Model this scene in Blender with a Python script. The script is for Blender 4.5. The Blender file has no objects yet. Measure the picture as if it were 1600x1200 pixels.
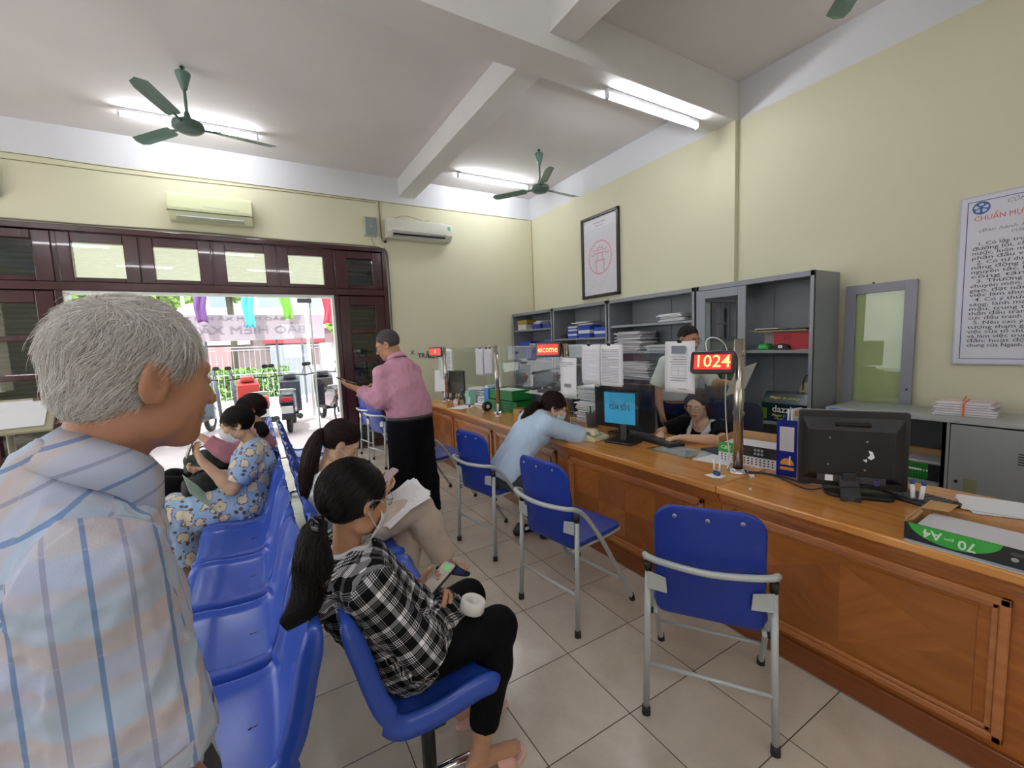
import bpy, bmesh, math, random
import numpy as np
from mathutils import Vector, Matrix, Euler
random.seed(7)
SC = bpy.context.scene
COL = SC.collection
R = math.radians

# ---------------------------------------------------------------- camera, sky, sun, exposure
cam_data = bpy.data.cameras.new('camera'); cam = bpy.data.objects.new('camera', cam_data); COL.objects.link(cam)
cam_data.sensor_width = 36.0; cam_data.lens = 15.113; cam_data.clip_start = 0.05; cam_data.clip_end = 200
YAW, PITCH, ROLL = .53385, .09736, -.04114
_fw = Vector((math.sin(YAW)*math.cos(PITCH), math.cos(YAW)*math.cos(PITCH), -math.sin(PITCH)))
_r = Vector((math.cos(YAW), -math.sin(YAW), 0)); _u = _r.cross(_fw)
_rr = math.cos(ROLL)*_r + math.sin(ROLL)*_u; _uu = -math.sin(ROLL)*_r + math.cos(ROLL)*_u
cam.matrix_world = Matrix(((_rr.x, _uu.x, -_fw.x, 0), (_rr.y, _uu.y, -_fw.y, 0), (_rr.z, _uu.z, -_fw.z, 1.502), (0, 0, 0, 1)))
SC.camera = cam
SC.view_settings.view_transform = 'Standard'
try: SC.view_settings.look = 'None'
except Exception: pass
SC.view_settings.gamma = 1.0
SC.view_settings.use_curve_mapping = False
SC.view_settings.exposure = 0.74

world = bpy.data.worlds.new('sky'); SC.world = world; world.use_nodes = True
_wn = world.node_tree.nodes; _bg = _wn['Background']
_bg.inputs['Color'].default_value = (0.95, 0.97, 1.0, 1); _bg.inputs['Strength'].default_value = 2.3
sun_data = bpy.data.lights.new('sun', 'SUN'); sun_data.energy = 4.5; sun_data.angle = R(3); sun_data.color = (1, .97, .92)
sun = bpy.data.objects.new('sun', sun_data); COL.objects.link(sun); sun.rotation_euler = (R(28), R(-18), 0)

# ---------------------------------------------------------------- materials
def _n(nt, t, **kw):
    n = nt.nodes.new(t)
    for k, v in kw.items(): setattr(n, k, v)
    return n
def _mth(nt, op, a, b=None, c=None, clamp=False):
    n = nt.nodes.new('ShaderNodeMath'); n.operation = op; n.use_clamp = clamp
    for i, x in enumerate((a, b, c)):
        if x is None: continue
        if isinstance(x, (int, float)): n.inputs[i].default_value = x
        else: nt.links.new(x, n.inputs[i])
    return n.outputs[0]
def _mix(nt, fac, a, b, mode='MIX'):
    n = nt.nodes.new('ShaderNodeMix'); n.data_type = 'RGBA'; n.blend_type = mode
    for i, x in ((0, fac), (6, a), (7, b)):
        if isinstance(x, (int, float)): n.inputs[i].default_value = x
        elif isinstance(x, tuple): n.inputs[i].default_value = (x[0], x[1], x[2], 1)
        else: nt.links.new(x, n.inputs[i])
    return n.outputs[2]
MATS = {}
def mat(name, color, rough=.5, metal=0., var=0., vscale=8., bump=0., bscale=60., emit=None, estr=0., spec=.5, coat=0., sheen=0., sss=0., stretch=None, coords='Object'):
    if name in MATS: return MATS[name]
    m = bpy.data.materials.new(name); m.use_nodes = True; nt = m.node_tree; b = nt.nodes['Principled BSDF']
    b.inputs['Base Color'].default_value = (*color, 1); b.inputs['Roughness'].default_value = rough
    b.inputs['Metallic'].default_value = metal; b.inputs['Specular IOR Level'].default_value = spec
    b.inputs['Coat Weight'].default_value = coat; b.inputs['Sheen Weight'].default_value = sheen
    if sss: b.inputs['Subsurface Weight'].default_value = sss; b.inputs['Subsurface Scale'].default_value = .01
    if emit: b.inputs['Emission Color'].default_value = (*emit, 1); b.inputs['Emission Strength'].default_value = estr
    tc = _n(nt, 'ShaderNodeTexCoord'); src = tc.outputs[coords]
    if stretch:
        mp = _n(nt, 'ShaderNodeMapping'); mp.inputs['Scale'].default_value = stretch; nt.links.new(src, mp.inputs[0]); src = mp.outputs[0]
    if var > 0:
        nz = _n(nt, 'ShaderNodeTexNoise'); nz.inputs['Scale'].default_value = vscale; nz.inputs['Detail'].default_value = 5
        nt.links.new(src, nz.inputs['Vector'])
        f = _mth(nt, 'MULTIPLY_ADD', nz.outputs[0], 2.4, -.7, clamp=True)
        lo = tuple(max(0, c*(1-var)) for c in color); hi = tuple(min(1, c*(1+var)) for c in color)
        nt.links.new(_mix(nt, f, lo, hi), b.inputs['Base Color'])
    if bump > 0:
        nz = _n(nt, 'ShaderNodeTexNoise'); nz.inputs['Scale'].default_value = bscale; nz.inputs['Detail'].default_value = 4
        nt.links.new(src, nz.inputs['Vector'])
        bp = _n(nt, 'ShaderNodeBump'); bp.inputs['Strength'].default_value = bump; bp.inputs['Distance'].default_value = .01
        nt.links.new(nz.outputs[0], bp.inputs['Height']); nt.links.new(bp.outputs[0], b.inputs['Normal'])
    MATS[name] = m; return m
def nodes_of(m): return m.node_tree, m.node_tree.nodes['Principled BSDF']
def hexc(h):
    c = [int(h[i:i+2], 16)/255 for i in (0, 2, 4)]
    return tuple(x/12.92 if x <= .04045 else ((x+.055)/1.055)**2.4 for x in c)

# ---------------------------------------------------------------- objects
def tag(o, label=None, cat=None, group=None, kind=None):
    if label: o['label'] = label
    if cat: o['category'] = cat
    if group: o['group'] = group
    if kind: o['kind'] = kind
    return o
def thing(name, label, cat, loc=(0, 0, 0), rz=0., group=None, rot=None):
    o = bpy.data.objects.new(name, None); COL.objects.link(o); o.empty_display_size = .1
    o.location = loc; o.rotation_euler = rot if rot else (0, 0, rz)
    return tag(o, label, cat, group)
def kids(o): return [c for c in bpy.data.objects if c.parent == o]
def copy_tree(o, parent=None):
    c = o.copy(); COL.objects.link(c); c.parent = parent
    for ch in kids(o): copy_tree(ch, c)
    return c
def dup(o, loc, rz=None, label=None, group=None, rot=None):
    c = copy_tree(o); c.location = loc
    if rz is not None: c.rotation_euler = (0, 0, rz)
    if rot is not None: c.rotation_euler = rot
    if label: c['label'] = label
    if group: c['group'] = group
    return c
def frame_of(d, up=(0, 0, 1)):
    d = Vector(d).normalized(); up = Vector(up)
    if abs(d.dot(up)) > .98: up = Vector((1, 0, 0)) if abs(d.x) < .9 else Vector((0, 1, 0))
    x = up.cross(d).normalized(); y = d.cross(x)
    return x, y, d

class MB:
    """collects shapes into ONE mesh"""
    def __init__(s): s.v = []; s.f = []; s.m = []; s.mi = 0; s.sm = []; s.smooth = False
    def add(s, vs, fs, smooth=None):
        n = len(s.v); s.v += [tuple(p) for p in vs]
        for f in fs:
            s.f.append(tuple(i+n for i in f)); s.m.append(s.mi); s.sm.append(s.smooth if smooth is None else smooth)
        return s
    def box(s, x0, x1, y0, y1, z0, z1):
        vs = [(x, y, z) for z in (z0, z1) for y in (y0, y1) for x in (x0, x1)]
        return s.add(vs, [(0, 2, 3, 1), (4, 5, 7, 6), (0, 1, 5, 4), (2, 6, 7, 3), (0, 4, 6, 2), (1, 3, 7, 5)], False)
    def obox(s, c, size, rot=(0, 0, 0)):
        M = rot if isinstance(rot, Matrix) else Euler(rot).to_matrix(); c = Vector(c)
        vs = [c + M @ Vector((x*size[0]/2, y*size[1]/2, z*size[2]/2)) for z in (-1, 1) for y in (-1, 1) for x in (-1, 1)]
        return s.add(vs, [(0, 2, 3, 1), (4, 5, 7, 6), (0, 1, 5, 4), (2, 6, 7, 3), (0, 4, 6, 2), (1, 3, 7, 5)], False)
    def rbox(s, c, size, r=.02, axis='z', rot=None, n=5):
        """box with rounded corners seen along axis"""
        w, h, d = {'z': (size[0], size[1], size[2]), 'y': (size[0], size[2], size[1]), 'x': (size[1], size[2], size[0])}[axis]
        r = min(r, w/2-1e-4, h/2-1e-4); o = []
        for cx, cy, a0 in ((w/2-r, h/2-r, 0), (-w/2+r, h/2-r, 90), (-w/2+r, -h/2+r, 180), (w/2-r, -h/2+r, 270)):
            for i in range(n+1):
                a = R(a0+90*i/n); o.append((cx+r*math.cos(a), cy+r*math.sin(a)))
        M = (rot if isinstance(rot, Matrix) else Euler(rot).to_matrix()) if rot is not None else Matrix.Identity(3); c = Vector(c)
        def P(a, b, t):
            p = {'z': (a, b, t), 'y': (a, t, b), 'x': (t, a, b)}[axis]
            return c + M @ Vector(p)
        k = len(o); vs = [P(a, b, -d/2) for a, b in o] + [P(a, b, d/2) for a, b in o]
        s.add(vs, [tuple(range(k))[::-1], tuple(range(k, 2*k))], False)
        n0 = len(s.v)-2*k
        for i in range(k):
            s.f.append((n0+i, n0+(i+1) % k, n0+k+(i+1) % k, n0+k+i)); s.m.append(s.mi); s.sm.append(True)
        return s
    def cyl(s, a, b, r0, r1=None, n=16, caps=True):
        r1 = r0 if r1 is None else r1; a = Vector(a); b = Vector(b); x, y, d = frame_of(b-a)
        vs = []
        for p, r in ((a, r0), (b, r1)):
            vs += [p + x*(r*math.cos(2*math.pi*i/n)) + y*(r*math.sin(2*math.pi*i/n)) for i in range(n)]
        n0 = len(s.v); s.add(vs, [(i, (i+1) % n, n+(i+1) % n, n+i) for i in range(n)], True)
        if caps:
            s.f += [tuple(n0+i for i in range(n))[::-1], tuple(n0+n+i for i in range(n))]; s.m += [s.mi]*2; s.sm += [False]*2
        return s
    def tube(s, path, r, n=10, closed=False, smooth_path=0):
        P = [Vector(p) for p in path]
        for _ in range(smooth_path):
            Q = []; L = len(P)
            rng = range(L) if closed else range(L-1)
            if not closed: Q.append(P[0])
            for i in rng:
                a, b = P[i], P[(i+1) % L]; Q += [a*.75+b*.25, a*.25+b*.75]
            if not closed: Q.append(P[-1])
            P = Q
        L = len(P); rr = r if isinstance(r, (list, tuple)) else None
        vs = []; up = None
        for i, p in enumerate(P):
            a = P[(i-1) % L] if (closed or i > 0) else p; b = P[(i+1) % L] if (closed or i < L-1) else p
            d = (b-a).normalized() if (b-a).length > 1e-9 else Vector((0, 0, 1))
            if up is None: x, y, d = frame_of(d)
            else:
                x = (up - d*up.dot(d)); x = x.normalized() if x.length > 1e-6 else frame_of(d)[0]; y = d.cross(x)
            up = x
            q = (rr[0]+(rr[1]-rr[0])*i/(L-1)) if rr else r
            vs += [p + x*(q*math.cos(2*math.pi*k/n)) + y*(q*math.sin(2*math.pi*k/n)) for k in range(n)]
        fs = []
        for i in range(L if closed else L-1):
            j = (i+1) % L
            fs += [(i*n+k, i*n+(k+1) % n, j*n+(k+1) % n, j*n+k) for k in range(n)]
        s.add(vs, fs, True)
        if not closed:
            n0 = len(s.v)-L*n
            s.f += [tuple(n0+k for k in range(n))[::-1], tuple(n0+(L-1)*n+k for k in range(n))]; s.m += [s.mi]*2; s.sm += [False]*2
        return s
    def lathe(s, prof, c=(0, 0, 0), n=24, axis=(0, 0, 1)):
        x, y, d = frame_of(axis); c = Vector(c); vs = []
        for r, z in prof: vs += [c + d*z + x*(r*math.cos(2*math.pi*i/n)) + y*(r*math.sin(2*math.pi*i/n)) for i in range(n)]
        fs = [(k*n+i, k*n+(i+1) % n, (k+1)*n+(i+1) % n, (k+1)*n+i) for k in range(len(prof)-1) for i in range(n)]
        return s.add(vs, fs, True)
    def prism(s, outline, a, b, plane='xz', smooth=False):
        """extrude an outline; plane xz extrudes along y, xy along z, yz along x"""
        def P(u, v, t): return {'xz': (u, t, v), 'xy': (u, v, t), 'yz': (t, u, v)}[plane]
        k = len(outline); vs = [P(u, v, a) for u, v in outline]+[P(u, v, b) for u, v in outline]
        return s.add(vs, [tuple(range(k)), tuple(range(k, 2*k))[::-1]]+[(i, k+i, k+(i+1) % k, (i+1) % k) for i in range(k)], smooth)
    def ell(s, c, r, n=16, m=10, rot=None):
        M = (rot if isinstance(rot, Matrix) else Euler(rot).to_matrix()) if rot is not None else Matrix.Identity(3); c = Vector(c); vs = []
        for j in range(m+1):
            t = math.pi*j/m
            for i in range(n):
                a = 2*math.pi*i/n; vs.append(c + M @ Vector((r[0]*math.sin(t)*math.cos(a), r[1]*math.sin(t)*math.sin(a), r[2]*math.cos(t))))
        return s.add(vs, [(j*n+i, (j+1)*n+i, (j+1)*n+(i+1) % n, j*n+(i+1) % n) for j in range(m) for i in range(n)], True)
    def quad(s, a, b, c, d): return s.add([a, b, c, d], [(0, 1, 2, 3)], False)
    def sheet(s, c, w, h, rot=(0, 0, 0), t=.0006): return s.obox(c, (w, h, t), rot)
    def build(s, name, m, parent=None, bevel=0., seg=2, kind=None, fix=True):
        me = bpy.data.meshes.new(name); me.from_pydata(s.v, [], s.f)
        ms = m if isinstance(m, (list, tuple)) else [m]
        for q in ms: me.materials.append(q)
        me.polygons.foreach_set('material_index', s.m); me.polygons.foreach_set('use_smooth', s.sm)
        if fix:
            bm = bmesh.new(); bm.from_mesh(me); bmesh.ops.recalc_face_normals(bm, faces=bm.faces); bm.to_mesh(me); bm.free()
        me.update()
        o = bpy.data.objects.new(name, me); COL.objects.link(o); o.parent = parent
        if bevel > 0:
            b = o.modifiers.new('bevel', 'BEVEL'); b.width = bevel; b.segments = seg; b.limit_method = 'ANGLE'; b.angle_limit = R(35); b.harden_normals = False
        if kind: o['kind'] = kind
        return o
def np_mesh(name, verts, faces, m, parent=None, smooth=True, attrs=None):
    me = bpy.data.meshes.new(name); nv, nf = len(verts), len(faces); k = faces.shape[1]
    me.vertices.add(nv); me.vertices.foreach_set('co', np.asarray(verts, np.float32).ravel())
    me.loops.add(nf*k); me.loops.foreach_set('vertex_index', faces.astype(np.int32).ravel())
    me.polygons.add(nf); me.polygons.foreach_set('loop_start', np.arange(0, nf*k, k, dtype=np.int32))
    me.polygons.foreach_set('use_smooth', np.full(nf, smooth))
    for q in (m if isinstance(m, (list, tuple)) else [m]): me.materials.append(q)
    me.update(calc_edges=True); me.validate()
    for an, arr in (attrs or {}).items():
        if arr.ndim == 1:
            a = me.attributes.new(an, 'FLOAT', 'POINT'); a.data.foreach_set('value', arr.astype(np.float32))
        else:
            a = me.attributes.new(an, 'FLOAT_VECTOR', 'POINT'); a.data.foreach_set('vector', arr.astype(np.float32).ravel())
    o = bpy.data.objects.new(name, me); COL.objects.link(o); o.parent = parent
    return o
def text_mesh(name, body, size, m, parent, M, extrude=.0004, align='CENTER', bold=0., width=None, shear=0.):
    cu = bpy.data.curves.new(name, 'FONT'); cu.body = body; cu.size = size; cu.extrude = extrude; cu.align_x = align; cu.align_y = 'CENTER'
    cu.offset = bold; cu.resolution_u = 2; cu.shear = shear
    t = bpy.data.objects.new(name+'_src', cu); COL.objects.link(t)
    dg = bpy.context.evaluated_depsgraph_get(); me = bpy.data.meshes.new_from_object(t.evaluated_get(dg))
    bpy.data.objects.remove(t); bpy.data.curves.remove(cu)
    me.materials.clear(); me.materials.append(m)
    if width and len(me.vertices):
        xs = [v.co.x for v in me.vertices]; w = max(xs)-min(xs)
        if w > 0:
            k = width/w
            for v in me.vertices: v.co.x *= k
    o = bpy.data.objects.new(name, me); COL.objects.link(o); o.parent = parent; o.matrix_local = M
    return o
def TM(loc, xdir, ydir):
    """placement for a flat text: its x along xdir, its y along ydir"""
    x = Vector(xdir).normalized(); y = Vector(ydir).normalized(); z = x.cross(y)
    return Matrix(((x.x, y.x, z.x, loc[0]), (x.y, y.y, z.y, loc[1]), (x.z, y.z, z.z, loc[2]), (0, 0, 0, 1)))
# ---------------------------------------------------------------- room shell
XR, YF, ZC, XL, YB = 4.45, 6.65, 4.03, -4.6, -3.4
def wall_mat():
    m = mat('painted_wall', (.72, .70, .46), rough=.75, spec=.25); nt, b = nodes_of(m)
    g = _n(nt, 'ShaderNodeNewGeometry'); sp = _n(nt, 'ShaderNodeSeparateXYZ'); nt.links.new(g.outputs['Position'], sp.inputs[0])
    up = _mth(nt, 'GREATER_THAN', sp.outputs[2], 3.67)
    nz = _n(nt, 'ShaderNodeTexNoise'); nz.inputs['Scale'].default_value = 1.3; nz.inputs['Detail'].default_value = 4
    nt.links.new(g.outputs['Position'], nz.inputs['Vector'])
    yel = _mix(nt, nz.outputs[0], hexc('d0cdb1'), hexc('d5d2b8'))
    nt.links.new(_mix(nt, up, yel, hexc('d8d8dd')), b.inputs['Base Color'])
    n2 = _n(nt, 'ShaderNodeTexNoise'); n2.inputs['Scale'].default_value = 90; nt.links.new(g.outputs['Position'], n2.inputs['Vector'])
    bp = _n(nt, 'ShaderNodeBump'); bp.inputs['Strength'].default_value = .12; bp.inputs['Distance'].default_value = .004
    nt.links.new(n2.outputs[0], bp.inputs['Height']); nt.links.new(bp.outputs[0], b.inputs['Normal'])
    return m
WALL = wall_mat()
WHITE_PAINT = mat('white_ceiling_paint', hexc('e0dbdc'), rough=.8, spec=.2, var=.03, vscale=1.2)
BEAM_PAINT = mat('white_beam_paint', hexc('e0dfdf'), rough=.8, spec=.2, var=.02, vscale=2)
def floor_mat():
    m = mat('ceramic_floor_tile', (.4, .35, .3), rough=.2, spec=.5); nt, b = nodes_of(m)
    g = _n(nt, 'ShaderNodeNewGeometry'); sp = _n(nt, 'ShaderNodeSeparateXYZ'); nt.links.new(g.outputs['Position'], sp.inputs[0])
    ax = _mth(nt, 'DIVIDE', _mth(nt, 'SUBTRACT', sp.outputs[0], .369), .4); ay = _mth(nt, 'DIVIDE', _mth(nt, 'SUBTRACT', sp.outputs[1], .354), .4)
    def edge(a):
        f = _mth(nt, 'FRACT', a); return _mth(nt, 'LESS_THAN', _mth(nt, 'MINIMUM', f, _mth(nt, 'SUBTRACT', 1, f)), .0052)
    line = _mth(nt, 'MAXIMUM', edge(ax), edge(ay))
    cb = _n(nt, 'ShaderNodeCombineXYZ'); nt.links.new(_mth(nt, 'FLOOR', ax), cb.inputs[0]); nt.links.new(_mth(nt, 'FLOOR', ay), cb.inputs[1])
    wn = _n(nt, 'ShaderNodeTexWhiteNoise'); nt.links.new(cb.outputs[0], wn.inputs['Vector'])
    n1 = _n(nt, 'ShaderNodeTexNoise'); n1.inputs['Scale'].default_value = 3.2; n1.inputs['Detail'].default_value = 6; n1.inputs['Distortion'].default_value = .6
    ad = _n(nt, 'ShaderNodeVectorMath'); ad.operation = 'ADD'; nt.links.new(g.outputs['Position'], ad.inputs[0]); nt.links.new(wn.outputs['Color'], ad.inputs[1])
    nt.links.new(ad.outputs[0], n1.inputs['Vector'])
    n2 = _n(nt, 'ShaderNodeTexNoise'); n2.inputs['Scale'].default_value = 45; n2.inputs['Detail'].default_value = 3; nt.links.new(g.outputs['Position'], n2.inputs['Vector'])
    f = _mth(nt, 'ADD', _mth(nt, 'MULTIPLY_ADD', n1.outputs[0], 2.1, -.6), _mth(nt, 'MULTIPLY_ADD', n2.outputs[0], .3, -.15), clamp=True)
    c = _mix(nt, f, hexc('b4a898'), hexc('d3c9bb'))
    c = _mix(nt, _mth(nt, 'MULTIPLY', wn.outputs['Value'], .25), c, hexc('c2b9ad'))
    nt.links.new(_mix(nt, line, c, hexc('4c4037')), b.inputs['Base Color'])
    nt.links.new(_mth(nt, 'MULTIPLY_ADD', line, .5, _mth(nt, 'MULTIPLY_ADD', n1.outputs[0], .16, .16)), b.inputs['Roughness'])
    bp = _n(nt, 'ShaderNodeBump'); bp.inputs['Strength'].default_value = .5; bp.inputs['Distance'].default_value = .002; bp.invert = True
    nt.links.new(line, bp.inputs['Height']); nt.links.new(bp.outputs[0], b.inputs['Normal'])
    return m
MB().box(XL-.2, XR+.2, YB-.2, YF+.2, -.12, 0).build('floor', floor_mat(), kind='structure')
MB().box(XL-.2, XR+.2, YB-.2, YF+.2, ZC, ZC+.15).build('ceiling', WHITE_PAINT, kind='structure')
MB().box(1.80, XR+.2, YF, YF+.2, 0, ZC).box(XL-.2, 1.80, YF, YF+.2, 2.97, ZC).build('wall_front', WALL, kind='structure')
MB().box(XR, XR+.2, YB, YF, 0, ZC).build('wall_right', WALL, kind='structure')
MB().box(XL-.2, XL, YB, YF, 0, .9).box(XL-.2, XL, YB, YF, 3.0, ZC).box(XL-.2, XL, YB, -.3, .9, 3.).box(XL-.2, XL, 1.2, 2.2, .9, 3.).box(XL-.2, XL, 5.6, YF, .9, 3.).build('wall_left', WALL, kind='structure')  # unseen wall, its openings added to let sky light in
MB().box(XL-.2, XR+.2, YB-.2, YB, 0, 1.2).box(XL-.2, XR+.2, YB-.2, YB, 2.5, ZC).box(XL-.2, -3.2, YB-.2, YB, 1.2, 2.5).box(2.6, XR+.2, YB-.2, YB, 1.2, 2.5).box(-1.4, .8, YB-.2, YB, 1.2, 2.5).build('wall_back', WALL, kind='structure')
MB().box(XR-.06, XR, 2.75, 3.06, 0, 3.66).build('trim_4', WALL, kind='structure')
MB().box(XL, XR, 2.75, 3.06, 3.65, ZC).build('trim_1', BEAM_PAINT, kind='structure', bevel=.004)
MB().box(2.07, 2.32, 3.06, YF, 3.77, ZC).build('trim_2', BEAM_PAINT, kind='structure', bevel=.004)
MB().box(2.07, 2.32, YB, 2.75, 3.77, ZC).build('trim_3', BEAM_PAINT, kind='structure', bevel=.004)
# frames for unseen back wall windows, added to let daylight in
WFR = mat('dark_window_wood', hexc('3b1a1e'), rough=.35)
for i, (a, b) in enumerate(((-3.2, -1.4), (.8, 2.6))):
    m_ = MB()
    for x in (a, (a+b)/2-.03, b-.06): m_.box(x, x+.06, YB-.14, YB-.06, 1.2, 2.5)
    for z in (1.2, 1.9, 2.44): m_.box(a, b, YB-.14, YB-.06, z, z+.06)
    m_.build('window_%d' % (i+1), WFR, kind='structure')

# ---------------------------------------------------------------- maroon wooden door front
MAROON = mat('maroon_varnished_wood', hexc('3d171e'), rough=.22, var=.25, vscale=5, bump=.25, bscale=14, coat=.3, stretch=(1, 1, .25))
def glass_mat(name, tint=(.9, .95, .93), refl=.12, rough=.0):
    m = bpy.data.materials.new(name); m.use_nodes = True; nt = m.node_tree; nt.nodes.clear()
    out = nt.nodes.new('ShaderNodeOutputMaterial'); tr = nt.nodes.new('ShaderNodeBsdfTransparent'); gl = nt.nodes.new('ShaderNodeBsdfGlossy')
    tr.inputs[0].default_value = (*tint, 1); gl.inputs['Roughness'].default_value = rough; gl.inputs[0].default_value = (1, 1, 1, 1)
    fr = nt.nodes.new('ShaderNodeFresnel'); fr.inputs[0].default_value = 1.5; ge = nt.nodes.new('ShaderNodeNewGeometry'); fro = _mth(nt, 'SUBTRACT', 1, ge.outputs['Backfacing'])
    mx = nt.nodes.new('ShaderNodeMixShader'); nt.links.new(_mth(nt, 'MULTIPLY', _mth(nt, 'ADD', fr.outputs[0], refl-.04, clamp=True), fro), mx.inputs[0])
    nt.links.new(tr.outputs[0], mx.inputs[1]); nt.links.new(gl.outputs[0], mx.inputs[2]); nt.links.new(mx.outputs[0], out.inputs[0])
    return m
GLASS = glass_mat('clear_glass', (.93, .97, .95), .05)
GLASS_SCREEN = glass_mat('screen_glass', (.955, .985, .97), .08)
GLASS_DARK = glass_mat('old_window_glass', (.72, .77, .77), .10)
door = thing('door_1', None, None, (0, 0, 0)); door['kind'] = 'structure'
y0, y1 = YF-.03, YF+.12
# outer frame
MB().box(1.74, 1.80, y0-.02, y1, 0, 2.97).box(-4.3, 1.74, y0-.02, y1, 2.91, 2.97).box(-4.3, 1.74, y0-.015, y1, 2.27, 2.36).box(1.03, 1.09, y0-.01, y1, 0, 2.27).box(-1.09, -1.04, y0+.03, y1, 2.36, 2.91).box(-.385, -.335, y0+.03, y1, 2.36, 2.91).box(.33, .38, y0+.03, y1, 2.36, 2.91).box(1.03, 1.09, y0+.03, y1, 2.36, 2.91).box(-1.82, -1.75, y0+.03, y1, 2.36, 2.91).box(-1.82, -1.76, y0-.01, y1, 0, 2.27).build('door_frame', MAROON, door, bevel=.006)
def sash(name, x0, x1, z0, z1, panes, paneparent, w=.12, gm=GLASS_DARK, yo=0.):
    """wooden sash with its glass panes; panes = list of (x0,x1,z0,z1)"""
    m_ = MB(); ya, yb = y0+.01+yo, y1-.05+yo
    xs0 = min(p[0] for p in panes); xs1 = max(p[1] for p in panes)
    m_.box(x0, xs0, ya, yb, z0, z1).box(xs1, x1, ya, yb, z0, z1)
    zz = z0
    for p in sorted(panes, key=lambda p: p[2]):
        m_.box(xs0, xs1, ya, yb, zz, p[2]); zz = p[3]
    m_.box(xs0, xs1, ya, yb, zz, z1)
    s_ = m_.build(name, MAROON, paneparent, bevel=.008)
    for p in panes: MB().box(p[0]-.005, p[1]+.005, (ya+yb)/2-.003, (ya+yb)/2+.003, p[2]-.005, p[3]+.005).build('glass_pane', gm, s_)
    return s_
for x0, x1, p0, p1 in ((-1.76, -1.07, -1.645, -1.205), (-1.06, -.37, -.935, -.505), (-.35, .345, -.22, .21), (.365, 1.05, .49, .92), (1.07, 1.74, 1.24, 1.60)):
    sash('transom_sash', x0, x1, 2.365, 2.905, [(p0, p1, 2.415, 2.80)], door, gm=GLASS if x1 < 1.06 else GLASS_DARK)
for i in range(3): sash('transom_sash', -1.80-.72*(i+1), -1.80-.72*i, 2.365, 2.905, [(-1.80-.72*i-.57, -1.80-.72*i-.15, 2.42, 2.81)], door)
sash('side_leaf', 1.09, 1.74, .02, 2.265, [(1.235, 1.60, a, b) for a, b in ((.10, .42), (.50, .86), (.93, 1.30), (1.37, 1.72), (1.78, 2.13))], door)
for i in range(3): sash('side_leaf', -1.82-.72*(i+1), -1.83-.72*i, .02, 2.265, [(-1.83-.72*i-.57, -1.83-.72*i-.15, a, b) for a, b in ((.10, .42), (.50, .86), (.93, 1.30), (1.37, 1.72), (1.78, 2.13))], door)
# rolling shutter slats behind the transoms and sidelights
def slat_mat():
    m = bpy.data.materials.new('cream_shutter_slats'); m.use_nodes = True; nt = m.node_tree; b = nt.nodes['Principled BSDF']
    b.inputs['Base Color'].default_value = (*hexc('dedcd0'), 1); b.inputs['Roughness'].default_value = .5
    t = nt.nodes.new('ShaderNodeBsdfTranslucent'); t.inputs[0].default_value = (*hexc('efefe6'), 1)  # translucency added so the opaque rolling shutter looks lit from outside
    mx = nt.nodes.new('ShaderNodeMixShader'); mx.inputs[0].default_value = .85
    nt.links.new(b.outputs[0], mx.inputs[1]); nt.links.new(t.outputs[0], mx.inputs[2]); nt.links.new(mx.outputs[0], nt.nodes['Material Output'].inputs[0])
    return m
def slats(name, x0, x1, z0, z1, m, parent, yy, pitch=.055):
    prof = []; z = z0
    while z < z1:
        prof += [(yy, z), (yy-.014, z+pitch*.3), (yy-.014, z+pitch*.7), (yy, z+pitch*.98)]; z += pitch
    back = [(yy+.012, z) for _, z in prof[::-1]]
    vs = []; k = len(prof)
    m_ = MB()
    for i in range(k-1):
        (ya, za), (yb, zb) = prof[i], prof[i+1]
        m_.add([(x0, ya, za), (x1, ya, za), (x1, yb, zb), (x0, yb, zb)], [(0, 1, 2, 3)], False)
    m_.box(x0, x1, yy+.001, yy+.008, z0, z)
    return m_.build(name, m, parent, fix=False)
slats('shutter_slats', -1.78, 1.06, 2.30, 2.97, slat_mat(), door, YF+.23)
DARKSH = mat('dark_grey_shutter', hexc('4a5250'), rough=.5)
slats('shutter_slats', 1.06, 1.86, 0, 2.97, DARKSH, door, YF+.20, .06)
slats('shutter_slats', -4.3, -1.80, 0, 2.97, DARKSH, door, YF+.20, .06)
# glass door with its pale edge strips
gd = thing('door_2', None, None, (0, 0, 0)); gd['kind'] = 'structure'
MB().box(-1.72, .72, YF+.055, YF+.065, .02, 2.24).build('glass_pane', GLASS, gd)
MB().box(1.0, 1.035, YF-.02, YF+.10, 0, 2.27).box(-1.76, 1.0, YF-.02, YF+.10, 2.235, 2.265).box(-1.76, -1.72, YF-.02, YF+.1, 0, 2.24).build('pale_door_rim', mat('pale_aluminium', hexc('d5dcd2'), rough=.35, metal=.3), gd)
MB().box(.56, .74, YF+.04, YF+.08, 2.165, 2.225).box(.56, .74, YF+.04, YF+.08, .03, .1).build('patch_fitting', mat('brushed_fitting', hexc('6d6a6e'), rough=.4, metal=.7), gd, bevel=.004)
MB().box(.705, .725, YF+.05, YF+.07, .1, 2.17).build('glass_edge', mat('glass_edge_pale', hexc('e2ebe6'), rough=.2), gd)
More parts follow.
